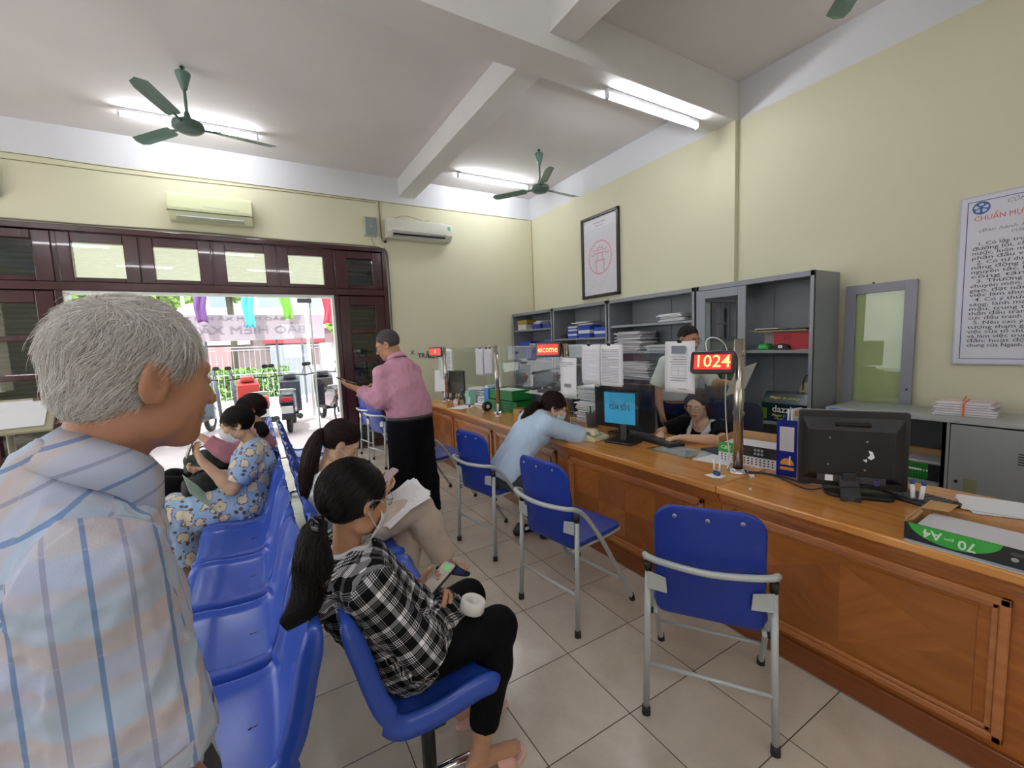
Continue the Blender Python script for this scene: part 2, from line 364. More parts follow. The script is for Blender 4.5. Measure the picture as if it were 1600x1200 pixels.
# frame line cables round the opening and along the white band
WIRE = mat('thin_wire_cover', hexc('8d8458'), rough=.6)
def wire(name, path, r, m, label=None, cat='cable', group=None, sp=1):
    o = MB().tube(path, r, 6, smooth_path=sp).build(name, m); tag(o, label, cat, group); return o
wire('wall_cable', [(-4.0, YF-.006, 3.675), (-2, YF-.006, 3.675), (-1.2, YF-.006, 3.655), (.4, YF-.006, 3.665), (1.72, YF-.006, 3.655), (4.40, YF-.006, 3.66)], .004, WIRE, 'thin upper cable run along the edge of the white band on the door wall', 'cable')
wire('wall_cable', [(-4.0, YF-.006, 3.61), (-2, YF-.006, 3.605), (-1.0, YF-.006, 3.60), (.4, YF-.006, 3.63), (1.71, YF-.006, 3.63)], .004, WIRE, 'thin lower cable below the white band above the maroon doors', 'cable')
wire('wall_cable', [(1.76, YF-.01, 3.65), (1.765, YF-.01, 3.3), (1.77, YF-.01, 3.12)], .011, WIRE, 'short upright yellow cable duct between grey box and right air conditioner', 'cable')
wire('wall_cable', [(-3.6, YF-.012, 3.02), (-1.8, YF-.015, 2.99), (-.6, YF-.012, 3.01), (.5, YF-.015, 2.985), (1.4, YF-.012, 3.0), (1.82, YF-.012, 2.985), (1.845, YF-.012, 2.8), (1.83, YF-.012, 1.4), (1.83, YF-.012, .1)], .009, mat('grey_cable', hexc('77706a'), rough=.6), 'grey cable draped over the top and down the right of the maroon door frame', 'cable')
wire('wall_cable', [(XR-.012, YF-.05, 3.66), (XR-.012, YF-.05, 3.0), (XR-.012, YF-.045, 2.0)], .005, WIRE, 'thin upright cable in the corner left of the framed certificate', 'cable')
# ---------------------------------------------------------------- lamps, fans, air conditioners
LAMP_W = mat('lamp_batten_white', hexc('d8d8dc'), rough=.4)
TUBE = mat('lit_fluorescent_tube', (1, 1, 1), rough=.4, emit=(.93, .97, 1.0), estr=44)
CHROME = mat('chrome', (.75, .75, .77), rough=.12, metal=1.)
def tube_lamp(label, c, group=None, L=1.22):
    t = thing('tube_lamp', label, 'ceiling lamp', c, group=group)   # hangs below c.z
    MB().box(-L/2, L/2, -.022, .022, -.035, 0).build('batten', LAMP_W, t, bevel=.004)
    MB().cyl((-L/2+.03, 0, -.062), (L/2-.03, 0, -.062), .0155, n=16).build('tube', TUBE, t)
    for s in (-1, 1): MB().box(s*L/2-.012, s*L/2+.012, -.02, .02, -.085, -.002).build('lamp_holder', LAMP_W, t, bevel=.004)
    return t
tl = tube_lamp('lit fluorescent tube on the ceiling right behind the nearer green fan', (-.375, 5.95, ZC))
dup(tl, (3.40, 6.03, ZC), 0, 'lit fluorescent tube on the ceiling near the corner, beside the farther fan')
dup(tl, (3.42, 2.93, 3.65), 0, 'lit fluorescent tube under the big white cross beam above the counter')
for k, (x, y) in enumerate(((-.4, .3), (-3.0, 3.9), (-3.2, .3), (.6, -2.0), (-2.4, -2.2))):  # unseen extra tubes, added as fill light for the near room
    dup(tl, (x, y, ZC), 0, 'unseen fluorescent tube added on the ceiling to brighten the near room', 'added ceiling tubes outside the view')
FAN_G = mat('sea_green_enamel', hexc('67877c'), rough=.3, var=.08, vscale=4)
FAN_D = mat('fan_green_dark', hexc('566f67'), rough=.35)
def ceiling_fan(label, c, a0, drop=.50, group='green ceiling fans'):
    t = thing('ceiling_fan', label, 'ceiling fan', c, group=group)
    MB().cyl((0, 0, 0), (0, 0, -.08), .008).cyl((0, 0, -.01), (0, 0, -.02), .02).build('hook', mat('dark_steel', hexc('4c4c4c'), rough=.4, metal=.6), t)
    MB().lathe([(.001, -.055), (.055, -.055), (.06, -.065), (.056, -.08), (.03, -.17), (.022, -.20), (.012, -.205)], n=24).build('canopy', FAN_G, t)
    MB().cyl((0, 0, -.19), (0, 0, -drop+.05), .0125, n=12).build('down_rod', FAN_G, t)
    MB().lathe([(.014, -drop+.12), (.022, -drop+.10), (.03, -drop+.06), (.07, -drop+.045), (.115, -drop+.02), (.125, -drop), (.12, -drop-.025), (.09, -drop-.05), (.04, -drop-.06), (.001, -drop-.062)], n=32).build('motor_housing', FAN_D, t)
    for k in range(3):
        a = a0+2*math.pi*k/3; M = Matrix.Rotation(a, 3, 'Z'); tilt = Matrix.Rotation(R(12), 3, 'X')
        ol = [(.20, -.048), (.24, -.058), (.62, -.064), (.69, -.05), (.71, 0), (.66, .06), (.24, .058), (.20, .048)]
        vs = []
        for z in (-.0015, .0015): vs += [M @ (tilt @ Vector((0, y, z+.012-.05*(y/.06)**2*.2)) + Vector((x, 0, -drop-.01))) for x, y in ol]
        k_ = len(ol)
        b_ = MB().add(vs, [tuple(range(k_))[::-1], tuple(range(k_, 2*k_))]+[(i, (i+1) % k_, k_+(i+1) % k_, k_+i) for i in range(k_)], False)
        bl = b_.build('fan_blade', FAN_G, t)
        a_ = MB(); p = [M @ Vector(q) for q in ((.10, 0, -drop-.012), (.17, 0, -drop-.008), (.25, 0, -drop+.004))]
        a_.tube(p, .011, 8); a_.build('blade_arm', FAN_D, bl)
    return t
f1 = ceiling_fan('green ceiling fan in front of the far left fluorescent tube', (-.34, 4.89, ZC), R(10))
dup(f1, (3.455, 4.895, ZC), R(-5), 'green ceiling fan above the far end of the counter, near the corner')
dup(f1, (2.93, 1.02, ZC), R(32), 'green ceiling fan cut off by the top edge of the photo, over the near counter')

AC1 = mat('aged_cream_plastic', hexc('d9dcb4'), rough=.3); AC2 = mat('white_ac_plastic', hexc('d5d5c8'), rough=.35)
DARK = mat('black_slot', hexc('1b1a1c'), rough=.5); GREYP = mat('grey_vane', hexc('a9aba8'), rough=.4)
def ac_unit(label, c, w, h, m, style):
    t = thing('air_conditioner', label, 'air conditioner', c)   # back on wall at y=0, top at z=0, faces -y
    d = .19
    ol = [(0, 0), (-d*.8, 0), (-d, -.03), (-d, -h*.58), (-d*.93, -h*.72), (-d*.62, -h), (0, -h)] if style == 0 else [(0, 0), (-d*.75, 0), (-d*.93, -.025), (-d, -h*.5), (-d*.98, -h*.72), (-d*.6, -h*.98), (0, -h)]
    MB().prism(ol, -w/2, w/2, 'yz').build('casing', m, t, bevel=.012, seg=3)
    if style == 0:
        MB().box(-w/2-.002, w/2+.002, -d*.97, -d*.6, -h*.71, -h*.68).build('air_slot', DARK, t)
        MB().obox((-.01, -d*.80, -h*.84), (w*.80, .012, .055), (R(-38), 0, 0)).obox((-.01, -d*.70, -h*.97), (w*.80, .012, .03), (R(-65), 0, 0)).build('louver', GREYP, t, bevel=.003)
        MB().obox((.10, -d-.002, -h*.50), (w*.42, .004, .006), (0, R(2), 0)).build('pale_strip', mat('chrome_trim', hexc('e8e8dd'), rough=.2, metal=.3), t)  # thin pale strip, slightly slanted, on the casing front
    else:
        MB().obox((-.02, -d*.86, -h*.80), (w*.80, .02, .035), (R(-35), 0, 0)).build('air_slot', DARK, t)
        MB().obox((-.02, -d*.97, -h*.68), (w*.84, .012, .022), (R(-10), 0, 0)).obox((-.02, -d*.80, -h*.95), (w*.82, .01, .045), (R(-50), 0, 0)).build('louver', GREYP, t, bevel=.003)
        MB().box(w/2-.075, w/2-.035, -d-.004, -d+.01, -h*.42, -h*.22).build('energy_sticker', mat('green_sticker', hexc('5fa58a'), rough=.5), t)
    return t
ac_unit('older cream air conditioner on the wall above the maroon doors', (-.31, YF, 3.42), .86, .31, AC1, 0)
ac_unit('white air conditioner on the wall right of the small grey box', (2.33, YF, 3.40), 1.02, .28, AC2, 1)
wire('ac_wire', [(1.95, YF-.1, 3.41), (2.1, YF-.09, 3.47), (2.3, YF-.09, 3.44), (2.45, YF-.08, 3.41), (2.5, YF-.09, 3.44)], .004, WIRE, 'loose wire looping on top of the white air conditioner', 'cable')
b_ = thing('junction_box', 'small grey metal box on the wall left of the white air conditioner', 'wall box', (1.60, YF, 3.27))
MB().box(-.085, .095, -.06, 0, -.135, .135).build('box_body', mat('pale_box', hexc('b5b9ae'), rough=.5), b_, bevel=.004)
MB().box(-.068, .098, -.066, -.058, -.128, .128).build('box_lid', mat('grey_lid', hexc('7f8a88'), rough=.4), b_, bevel=.002)
MB().lathe([(.001, 0), (.008, 0), (.008, .004), (.001, .006)], (.012, -.066, .0), 10, (0, -1, 0)).build('lid_knob', mat('yellow_dot', hexc('d8d27a'), rough=.5), b_)
wire('wall_cable', [(1.62, YF-.01, 3.13), (1.625, YF-.01, 3.08), (1.65, YF-.01, 3.02), (1.66, YF-.01, 2.99)], .004, WIRE, 'thin wire hanging from the bottom of the small grey box', 'cable')
c_ = thing('security_camera', 'small dark security camera on the wall below the white air conditioner', 'camera', (1.80, YF, 3.10))
MB().lathe([(.028, 0), (.028, .012), (.012, .02), (.01, .05)], (0, 0, 0), 16, (0, -1, 0)).build('mount', mat('cam_grey', hexc('8c8878'), rough=.4), c_)
MB().cyl((0, -.03, .005), (-.01, -.11, -.045), .024, n=18).build('camera_body', mat('cam_grey', (0, 0, 0)), c_, bevel=.003)
MB().cyl((-.0098, -.108, -.044), (-.0106, -.115, -.048), .021, n=18).build('lens', DARK, c_)
w_ = MB().rbox((-2.33, YF-.045, 3.36), (.42, .09, .30), .015, 'y').build('wall_unit', mat('white_box_plastic', hexc('d6d5cc'), rough=.4)); tag(w_, 'white wall box cut off by the left edge of the photo above the doors', 'wall box')

# ---------------------------------------------------------------- framed certificate and rules board on the right wall
FRAME_DK = mat('dark_picture_frame', hexc('33292b'), rough=.3); PAPER = mat('white_paper', hexc('e6e6ea'), rough=.6, var=.015, vscale=20)
PAPERG = mat('greyish_paper', hexc('c9c6cd'), rough=.6, var=.04, vscale=8); INK = mat('black_ink', hexc('3a3a42'), rough=.6); INKL = mat('faint_ink', hexc('8b8990'), rough=.6); INKF = mat('very_faint_ink', hexc('b4b2b9'), rough=.6)
c_ = thing('framed_certificate', 'tall dark framed certificate with a faint pink emblem on the wall above the grey cabinets', 'framed certificate', (XR, 4.83, 2.70))
hw, hh = .395, .595
m_ = MB()
for (a, b, c, d) in ((-hw, hw, hh-.045, hh), (-hw, hw, -hh, -hh+.045), (-hw, -hw+.045, -hh, hh), (hw-.045, hw, -hh, hh)): m_.box(-.04, -.002, a, b, c, d)
m_.build('frame', FRAME_DK, c_, bevel=.008)
MB().box(-.018, -.006, -hw+.03, hw-.03, -hh+.03, hh-.03).build('certificate_sheet', mat('certificate_paper', hexc('d9d5dd'), rough=.4), c_)
PINK = mat('faded_pink_print', hexc('cf9fae'), rough=.6)
e_ = MB(); N = 48
for i in range(N):
    a, b = 2*math.pi*i/N, 2*math.pi*(i+1)/N; r0, r1 = .225, .245
    e_.add([(-.0195, r*math.cos(t), r*math.sin(t)-.02) for r, t in ((r0, a), (r1, a), (r1, b), (r0, b))], [(0, 1, 2, 3)], False)
for (ya, yb, za, zb) in ((-.09, -.07, -.24, -.06), (.07, .09, -.24, -.06), (-.11, .11, -.075, -.055), (-.06, -.045, -.055, .04), (.045, .06, -.055, .04), (-.12, .12, .035, .05), (-.17, -.10, .015, .03), (.10, .17, .015, .03), (-.18, -.165, .02, .06), (.165, .18, .02, .06), (-.12, .12, .075, .088), (-.06, .06, .11, .12), (-.06, -.05, .088, .13), (.05, .06, .088, .13), (-.015, .015, .12, .14), (-.14, -.125, .07, .1), (.125, .14, .07, .1), (-.09, -.05, -.245, -.235), (.05, .09, -.245, -.235)):
    e_.box(-.0196, -.0185, ya, yb, za, zb)
e_.build('printed_emblem', PINK, c_)
l_ = MB()
for k in range(40):
    z = hh-.20-k*.0245
    if -.27 < z < .23 and k % 2: l_.box(-.0192, -.0184, -hw+.07, hw-.07, z-.0015, z+.0015)
    else: l_.box(-.0192, -.0184, -hw+.07, hw-.07-random.random()*.1*(k % 5 == 0), z-.002, z+.002)
l_.build('text_lines', INKF, c_)
for s_, z in ((.036, hh-.12), (.024, hh-.16)): text_mesh('heading', 'CHUNG NHAN' if s_ > .03 else 'Bao hiem xa hoi', s_, INKL, c_, TM((-.0195, 0, z), (0, -1, 0), (0, 0, 1)))
k_ = MB()
for sy in (-1, 1):
    for sz in (-1, 1):
        k_.box(-.0195, -.0185, sy*(hw-.06)-.02*(sy > 0), sy*(hw-.06)+.02*(sy < 0), sz*(hh-.07)-.003, sz*(hh-.07)+.003).box(-.0195, -.0185, sy*(hw-.06)-.003, sy*(hw-.06)+.003, sz*(hh-.07)-.03*(sz > 0), sz*(hh-.07)+.03*(sz < 0))
k_.build('corner_ornaments', INKL, c_)

s_ = thing('rules_board', 'large white rules board with red heading on the wall, cut off by the right edge', 'sign', (XR, 1.075, 2.385))
W_, H_ = .90, 1.18
MB().box(-.028, -.001, -W_, 0, -H_, 0).build('board', mat('board_edge_grey', hexc('b9bac6'), rough=.4), s_, bevel=.003)
MB().box(-.030, -.027, -W_+.012, -.012, -H_+.012, -.012).build('board_face', mat('board_face', hexc('cfcfdb'), rough=.35), s_)
BLUEL = mat('navy_print', hexc('3c4a86'), rough=.5); b_ = MB(); q = .04; t_ = .0045
for (a, b, c, d) in ((-W_+q, -q, -q-t_, -q), (-W_+q, -q, -H_+q, -H_+q+t_), (-q-t_, -q, -H_+q, -q), (-W_+q, -W_+q+t_, -H_+q, -q)): b_.box(-.0310, -.0298, a, b, c, d)
b_.build('border_line', BLUEL, s_)
e_ = MB(); N = 28
e_.add([(-.0312, -.108+.044*math.cos(2*math.pi*i/N), -.090+.044*math.sin(2*math.pi*i/N)) for i in range(N)], [tuple(range(N))], False)
e_.mi = 1
for i in range(5):
    a = math.pi/2+2*math.pi*i/5
    pts = [(.012, a-.35), (.034, a-.42), (.038, a), (.034, a+.42), (.012, a+.35)]
    e_.add([(-.0316, -.108+r*math.cos(t), -.090+r*.86*math.sin(t)) for r, t in pts], [(0, 1, 2, 3, 4)], False)
e_.mi = 0; e_.add([(-.0320, -.108+y, -.090+z*.85) for y, z in ((-.006, -.028), (.006, -.028), (.004, .02), (-.004, .02))], [(0, 1, 2, 3)], False)
e_.build('round_emblem', [mat('emblem_blue', hexc('3f5c9c'), rough=.5), mat('emblem_pale', hexc('b9c4de'), rough=.5)], s_, fix=False)
REDP = mat('orange_red_print', hexc('d2522e'), rough=.5)
def brd(txt, z, size, y, m=INK, al='LEFT', w=None, bold=.0, name='text_line', shear=0.):
    text_mesh(name, txt, size, m, s_, TM((-.0306, y, z), (0, -1, 0), (0, 0, 1)), align=al, bold=bold, width=w, shear=shear)
brd('CỘNG HÒA XÃ HỘI CHỦ NGHĨA', -.075, .034, -.225, INKL, 'LEFT', .60, .0001, 'heading', .2)
brd('CHUẨN MỰC ĐẠO ĐỨC NGHỀ NGHIỆP', -.162, .046, -.075, REDP, 'LEFT', .76, .0, 'red_heading')
brd('(Ban hành kèm theo Quyết định số', -.245, .031, -.100, INKL, 'LEFT', .66, .0001, 'text_line', .3)
brd('của Ban Chấp hành', -.275, .031, -.25, INKL, 'LEFT', .34, .0001, 'text_line', .3)
LN = ['  1. Có lập trường tư tưởng vững vàng, chấp', 'đường lối, chủ trương của Đảng, Nhà', 'nước, luôn nêu cao tinh thần yêu nước,', 'phấn đấu vượt qua mọi khó khăn.',
 '  2. Có tư duy và phương pháp làm việc,', 'năng động sáng tạo, nắm vững các', 'nguyên tắc, kỷ cương của ngành, chí', 'công tâm, có lý, có tình.',
 '  3. Thường xuyên học tập nâng cao', 'chuyên môn, năng lực công tác được', 'giao, đạt năng suất, hiệu quả trong', 'việc làm thuộc đo đánh giá cán bộ.',
 '  4. Có ý thức rèn luyện lối sống trong', 'sáng, lành mạnh, nói đi đôi với làm,', 'mẫu, trung thực, tiêu biểu; có tinh', 'thần đấu tranh, xây dựng; kiên quyết,', 'cực đấu tranh phòng chống tham nhũng.',
 '  5. Nêu cao ý thức trách nhiệm với đối', 'tượng tham gia, thụ hưởng; coi công', 'việc của tổ chức, cá nhân như của mình,', 'và làm việc trung thực, minh bạch, đúng', 'đắn; hoạt động vì lợi ích phát triển', 'chung của Ngành.']
z = -.335
for i, t in enumerate(LN):
    last = t.endswith('khó khăn.') or t.endswith('có tình.') or t.endswith('cán bộ.') or t.endswith('tham nhũng.') or t.endswith('Ngành.')
    brd(t, z, .0335, -.075, INK, 'LEFT', (.72 if not t.startswith('chung') else .27), .00012); z -= .0335 if last else .0318
brd('BẢO HIỂM XÃ HỘI', -H_+.075, .026, -.50, INK, 'LEFT', None, .0001)
# ---------------------------------------------------------------- service counter
def wood(name, c0, c1, rough=.3, stretch=(1, 8, 8), scale=3., rot=(0, 0, 0), coat=.25):
    m = mat(name, c0, rough=rough, coat=coat); nt, b = nodes_of(m)
    tc = _n(nt, 'ShaderNodeTexCoord'); mp = _n(nt, 'ShaderNodeMapping'); mp.inputs['Rotation'].default_value = rot
    mp2 = _n(nt, 'ShaderNodeMapping'); mp2.inputs['Scale'].default_value = stretch
    nt.links.new(tc.outputs['Object'], mp.inputs[0]); nt.links.new(mp.outputs[0], mp2.inputs[0])
    nz = _n(nt, 'ShaderNodeTexNoise'); nz.inputs['Scale'].default_value = scale; nz.inputs['Detail'].default_value = 8; nz.inputs['Distortion'].default_value = .7
    nt.links.new(mp2.outputs[0], nz.inputs['Vector'])
    n2 = _n(nt, 'ShaderNodeTexNoise'); n2.inputs['Scale'].default_value = 1.6; nt.links.new(tc.outputs['Object'], n2.inputs['Vector'])
    f = _mth(nt, 'ADD', _mth(nt, 'MULTIPLY_ADD', nz.outputs[0], 1.6, -.3), _mth(nt, 'MULTIPLY_ADD', n2.outputs[0], .6, -.3), clamp=True)
    nt.links.new(_mix(nt, f, c0, c1), b.inputs['Base Color'])
    bp = _n(nt, 'ShaderNodeBump'); bp.inputs['Strength'].default_value = .08; bp.inputs['Distance'].default_value = .003
    nt.links.new(nz.outputs[0], bp.inputs['Height']); nt.links.new(bp.outputs[0], b.inputs['Normal'])
    return m
WT = wood('counter_top_wood', hexc('b57331'), hexc('d6984f'), .2, (9, .7, 9))
WF = wood('counter_front_wood', hexc('83430f'), hexc('ad6624'), .3, (6, .8, 9))
WK = wood('counter_plinth_wood', hexc('6b3210'), hexc('8a4a1e'), .33, (6, .8, 9))
WV = wood('counter_stile_wood', hexc('874817'), hexc('a5622b'), .3, (8, 8, .8))
WP = [wood('veneer_diagonal', hexc('8a4c18'), hexc('ad6a30'), .3, (8, 1.2, 8), rot=(R(40), 0, 0)), wood('veneer_dark', hexc('7a4014'), hexc('9d5c2a'), .3, (8, 1.2, 8), rot=(R(-42), 0, 0)),
      wood('veneer_field', hexc('80450f'), hexc('a56428'), .3, (8, 1.2, 5))]
WM = wood('moulding_wood', hexc('9a5a2c'), hexc('b87949'), .25, (6, .8, 6))
def counter_section(label, ya, yb, panels, loc=(0, 0, 0)):
    """front face x = 1.99; a thing whose base is on the floor"""
    t = thing('service_counter', label, 'counter', (1.99, (ya+yb)/2, 0)); o = -(ya+yb)/2; a, b = ya+o, yb+o
    MB().box(-.055, .745, a, b, .700, .735).build('countertop', WT, t, bevel=.007, seg=3)
    MB().box(-.03, -.0, a, b, .665, .70).box(-.015, .0, a, b, .645, .665).build('cornice', WF, t, bevel=.006)
    MB().box(0, .03, a, b, .10, .70).box(.03, .70, a, a+.02, 0, .70).box(.03, .70, b-.02, b, 0, .70).box(.66, .70, a, b, .62, .70).build('carcass', WF, t)
    MB().box(-.018, .02, a, b, 0, .10).build('plinth', WK, t, bevel=.003)
    for (pa, pb, style) in panels:
        p0, p1 = pa+o, pb+o; z0, z1 = .125, .625
        fr = MB()
        w = .026
        for k, (x, q) in enumerate(((-.016, 0.), (-.009, w))):   # stepped picture-frame moulding
            ww = w if k == 0 else .018
            fr.box(x, .002, p0+q, p1-q, z1-q-ww, z1-q).box(x, .002, p0+q, p1-q, z0+q, z0+q+ww).box(x, .002, p0+q, p0+q+ww, z0+q, z1-q).box(x, .002, p1-q-ww, p1-q, z0+q, z1-q)
        f_ = fr.build('panel_moulding', WM, t, bevel=.004)
        i0, i1, k0, k1 = p0+.075, p1-.075, z0+.06, z1-.06
        m_ = MB()
        if style == 'check':
            n = 4; dy = (i1-i0)/n; dz = (k1-k0)/2
            for i in range(n):
                for j in range(2):
                    m_.mi = (i+j) % 2; m_.box(-.006, -.0005, i0+i*dy+.0006, i0+(i+1)*dy-.0006, k0+j*dz+.0006, k0+(j+1)*dz-.0006)
        else:
            m_.mi = 2; m_.box(-.005, -.0005, i0, i1, k0, k1)
            cy, cz = (i0+i1)/2, (k0+k1)/2
            m_.mi = 0; m_.add([(-.0056, cy-.36, cz), (-.0056, cy, k0+.02), (-.0056, cy, k1-.02)], [(0, 1, 2)], False)
            m_.mi = 1; m_.add([(-.0056, cy+.36, cz), (-.0056, cy, k0+.02), (-.0056, cy, k1-.02)], [(0, 1, 2)], False)
        m_.build('veneer_panel', WP, t, fix=False)
    return t
counter_section('near stretch of the long wooden counter, with the black monitor seen from behind on it', -.9, 1.30, [(.31, 1.24, 'diamond'), (-.80, .16, 'diamond')])
counter_section('far stretch of the long wooden counter with glass screens and steel posts', 1.303, 5.75, [(1.40, 2.55, 'check'), (2.72, 3.72, 'check'), (3.80, 4.72, 'check'), (4.80, 5.68, 'check')])

# ---------------------------------------------------------------- folding chairs
BLUEV = mat('blue_vinyl', hexc('1a3492'), rough=.33, bump=.05, bscale=300, spec=.45)
BLUED = mat('dark_blue_vinyl_back', hexc('1b2a72'), rough=.45, bump=.08, bscale=260)
TUBEG = mat('light_grey_enamel_tube', hexc('b4b9b9'), rough=.32, metal=.15)
RUB = mat('black_rubber', hexc('1c1b1d'), rough=.6)
SCREW = mat('screw_head', hexc('8d90a0'), rough=.3, metal=.6)
def bowed_panel(w, h, t, r, bow, n=14, nc=6):
    """padded panel in the yz plane, rounded corners, bowed towards -x at its sides; returns verts, faces"""
    ol = []
    for cx, cz, a0 in ((w/2-r[0], h-r[0], 0), (-w/2+r[0], h-r[0], 90), (-w/2+r[1], r[1], 180), (w/2-r[1], r[1], 270)):
        rr = r[0] if a0 < 180 else r[1]
        for i in range(nc+1):
            a = R(a0+90*i/nc); ol.append((cx+rr*math.cos(a), cz+rr*math.sin(a)))
    return ol
def pad(name, m, parent, ol, X, thick, z_of=None):
    """closed pad: outline rings stepped inwards, front and back; X(u,v,t)->point"""
    N = len(ol); cu = sum(p[0] for p in ol)/N; cv = sum(p[1] for p in ol)/N
    rings = []
    for side in (-1, 1):
        rs = [(1., .0), (.985, .55), (.95, .85), (.88, 1.), (.6, 1.06), (.3, 1.1)] if side > 0 else [(1., .0), (.99, .5), (.96, .8), (.9, .9), (.6, .9), (.3, .9)]
        rings.append([[(cu+(u-cu)*k, cv+(v-cv)*k, side*q*thick/2) for u, v in ol] for k, q in rs])
    m_ = MB(); vs = []; fs = []
    seq = rings[0][::-1]+rings[1][1:]
    for rg in seq: vs += [X(*p) for p in rg]
    L = len(seq)
    for j in range(L-1): fs += [(j*N+i, j*N+(i+1) % N, (j+1)*N+(i+1) % N, (j+1)*N+i) for i in range(N)]
    vs.append(X(cu, cv, -.9*thick/2)); vs.append(X(cu, cv, 1.1*thick/2)); a, b = len(vs)-2, len(vs)-1
    fs += [(i, (i+1) % N, a) for i in range(N)]+[((L-1)*N+i, (L-1)*N+(i+1) % N, b) for i in range(N)]
    return m_.add(vs, fs, True).build(name, m, parent)
def folding_chair(label, loc, rz):
    t = thing('folding_chair', label, 'chair', loc, rz, 'blue folding chairs along the counter')
    def XB(u, v, th):      # backrest: u lateral, v up, th thickness
        return (.015-.055*(v/.47)**1.2 + .10*(u/.2)**2*.35 + th, u, .43+v)
    ol = bowed_panel(.375, .46, .03, (.085, .03), 0)
    b_ = pad('backrest', BLUEV, t, ol, XB, .022)
    s_ = MB()
    for y in (-.11, 0, .11):
        p = XB(y, .42, -.013); s_.lathe([(.001, .003), (.006, .002), (.008, 0)], p, 10, (-1, 0, 0))
    s_.build('screws', SCREW, b_)
    def XS(u, v, th): return (.035+v, u, .445+.012*(u/.2)**2 + .02*max(0, (v-.05)/.35)**2*.3 + th)
    ol2 = bowed_panel(.40, .385, .03, (.06, .05), 0)
    pad('seat', BLUEV, t, ol2, XS, .03)
    MB().tube([(.02, -.185, .43), (.40, -.19, .433), (.425, -.15, .433), (.425, .15, .433), (.40, .19, .433), (.02, .185, .43)], .0085, 8, smooth_path=2).build('seat_frame', TUBEG, t)
    for s in (-1, 1):
        l_ = MB().cyl((0, s*.222, .02), (.025, s*.212, .60), .0125, n=14).build('rear_leg', TUBEG, t)
        MB().cyl((-.001, s*.2225, 0), (0, s*.222, .035), .017, .0155, n=14).build('rubber_foot', RUB, l_)
        MB().cyl((.0245, s*.2122, .592), (.026, s*.212, .63), .0145, n=14).build('black_cap', RUB, l_)
        f_ = MB().tube([(.46, s*.215, .02), (.33, s*.22, .24), (.20, s*.222, .45), (.10, s*.222, .585), (.045, s*.222, .64)], .0125, 12, smooth_path=2).build('front_leg', TUBEG, t)
        MB().cyl((.465, s*.2148, 0), (.458, s*.215, .035), .017, .0155, n=14).build('rubber_foot', RUB, f_)
        MB().add([(.0, s*.212, .53), (.0, s*.212, .60), (.0, s*.145, .585), (-.002, s*.14, .525), (.006, s*.212, .53), (.006, s*.212, .60), (.006, s*.145, .585), (.004, s*.14, .525)],
                 [(0, 1, 2, 3), (7, 6, 5, 4), (0, 4, 5, 1), (1, 5, 6, 2), (2, 6, 7, 3), (3, 7, 4, 0)]).build('hinge_plate', TUBEG, t, bevel=.002)
        MB().cyl((.03, s*.195, .425), (.03, s*.218, .425), .012, n=12).build('pivot_bolt', RUB, t)
    MB().tube([(.045, -.222, .64), (.0, -.222, .668), (-.035, -.20, .672), (-.058, -.10, .668), (-.062, 0, .662), (-.058, .10, .668), (-.035, .20, .672), (.0, .222, .668), (.045, .222, .64)], .0125, 12, smooth_path=2).build('arm_loop', TUBEG, t)
    MB().cyl((.006, -.218, .215), (.006, .218, .215), .0085, n=12).build('rear_stretcher', TUBEG, t)
    MB().cyl((.38, -.218, .155), (.38, .218, .155), .0085, n=12).build('front_stretcher', TUBEG, t)
    return t
ch = folding_chair('nearest blue folding chair, seen from behind, at the near counter panel', (1.348, .935, 0), R(34))
dup(ch, (1.253, 1.838, 0), R(8), 'blue folding chair second nearest, empty, between the leaning woman and the nearest chair')
dup(ch, (1.268, 2.752, 0), R(10), 'blue folding chair holding the woman in light blue who leans on the counter')
dup(ch, (1.25, 3.87, 0), R(12), 'empty blue folding chair partly hidden by the man in pink shirt, on his right')
dup(ch, (1.215, 5.50, 0), R(14), 'blue folding chair left of the man in pink, the nearer of the far two')
dup(ch, (1.22, 6.08, 0), R(9), 'blue folding chair farthest away beside the maroon door frame')

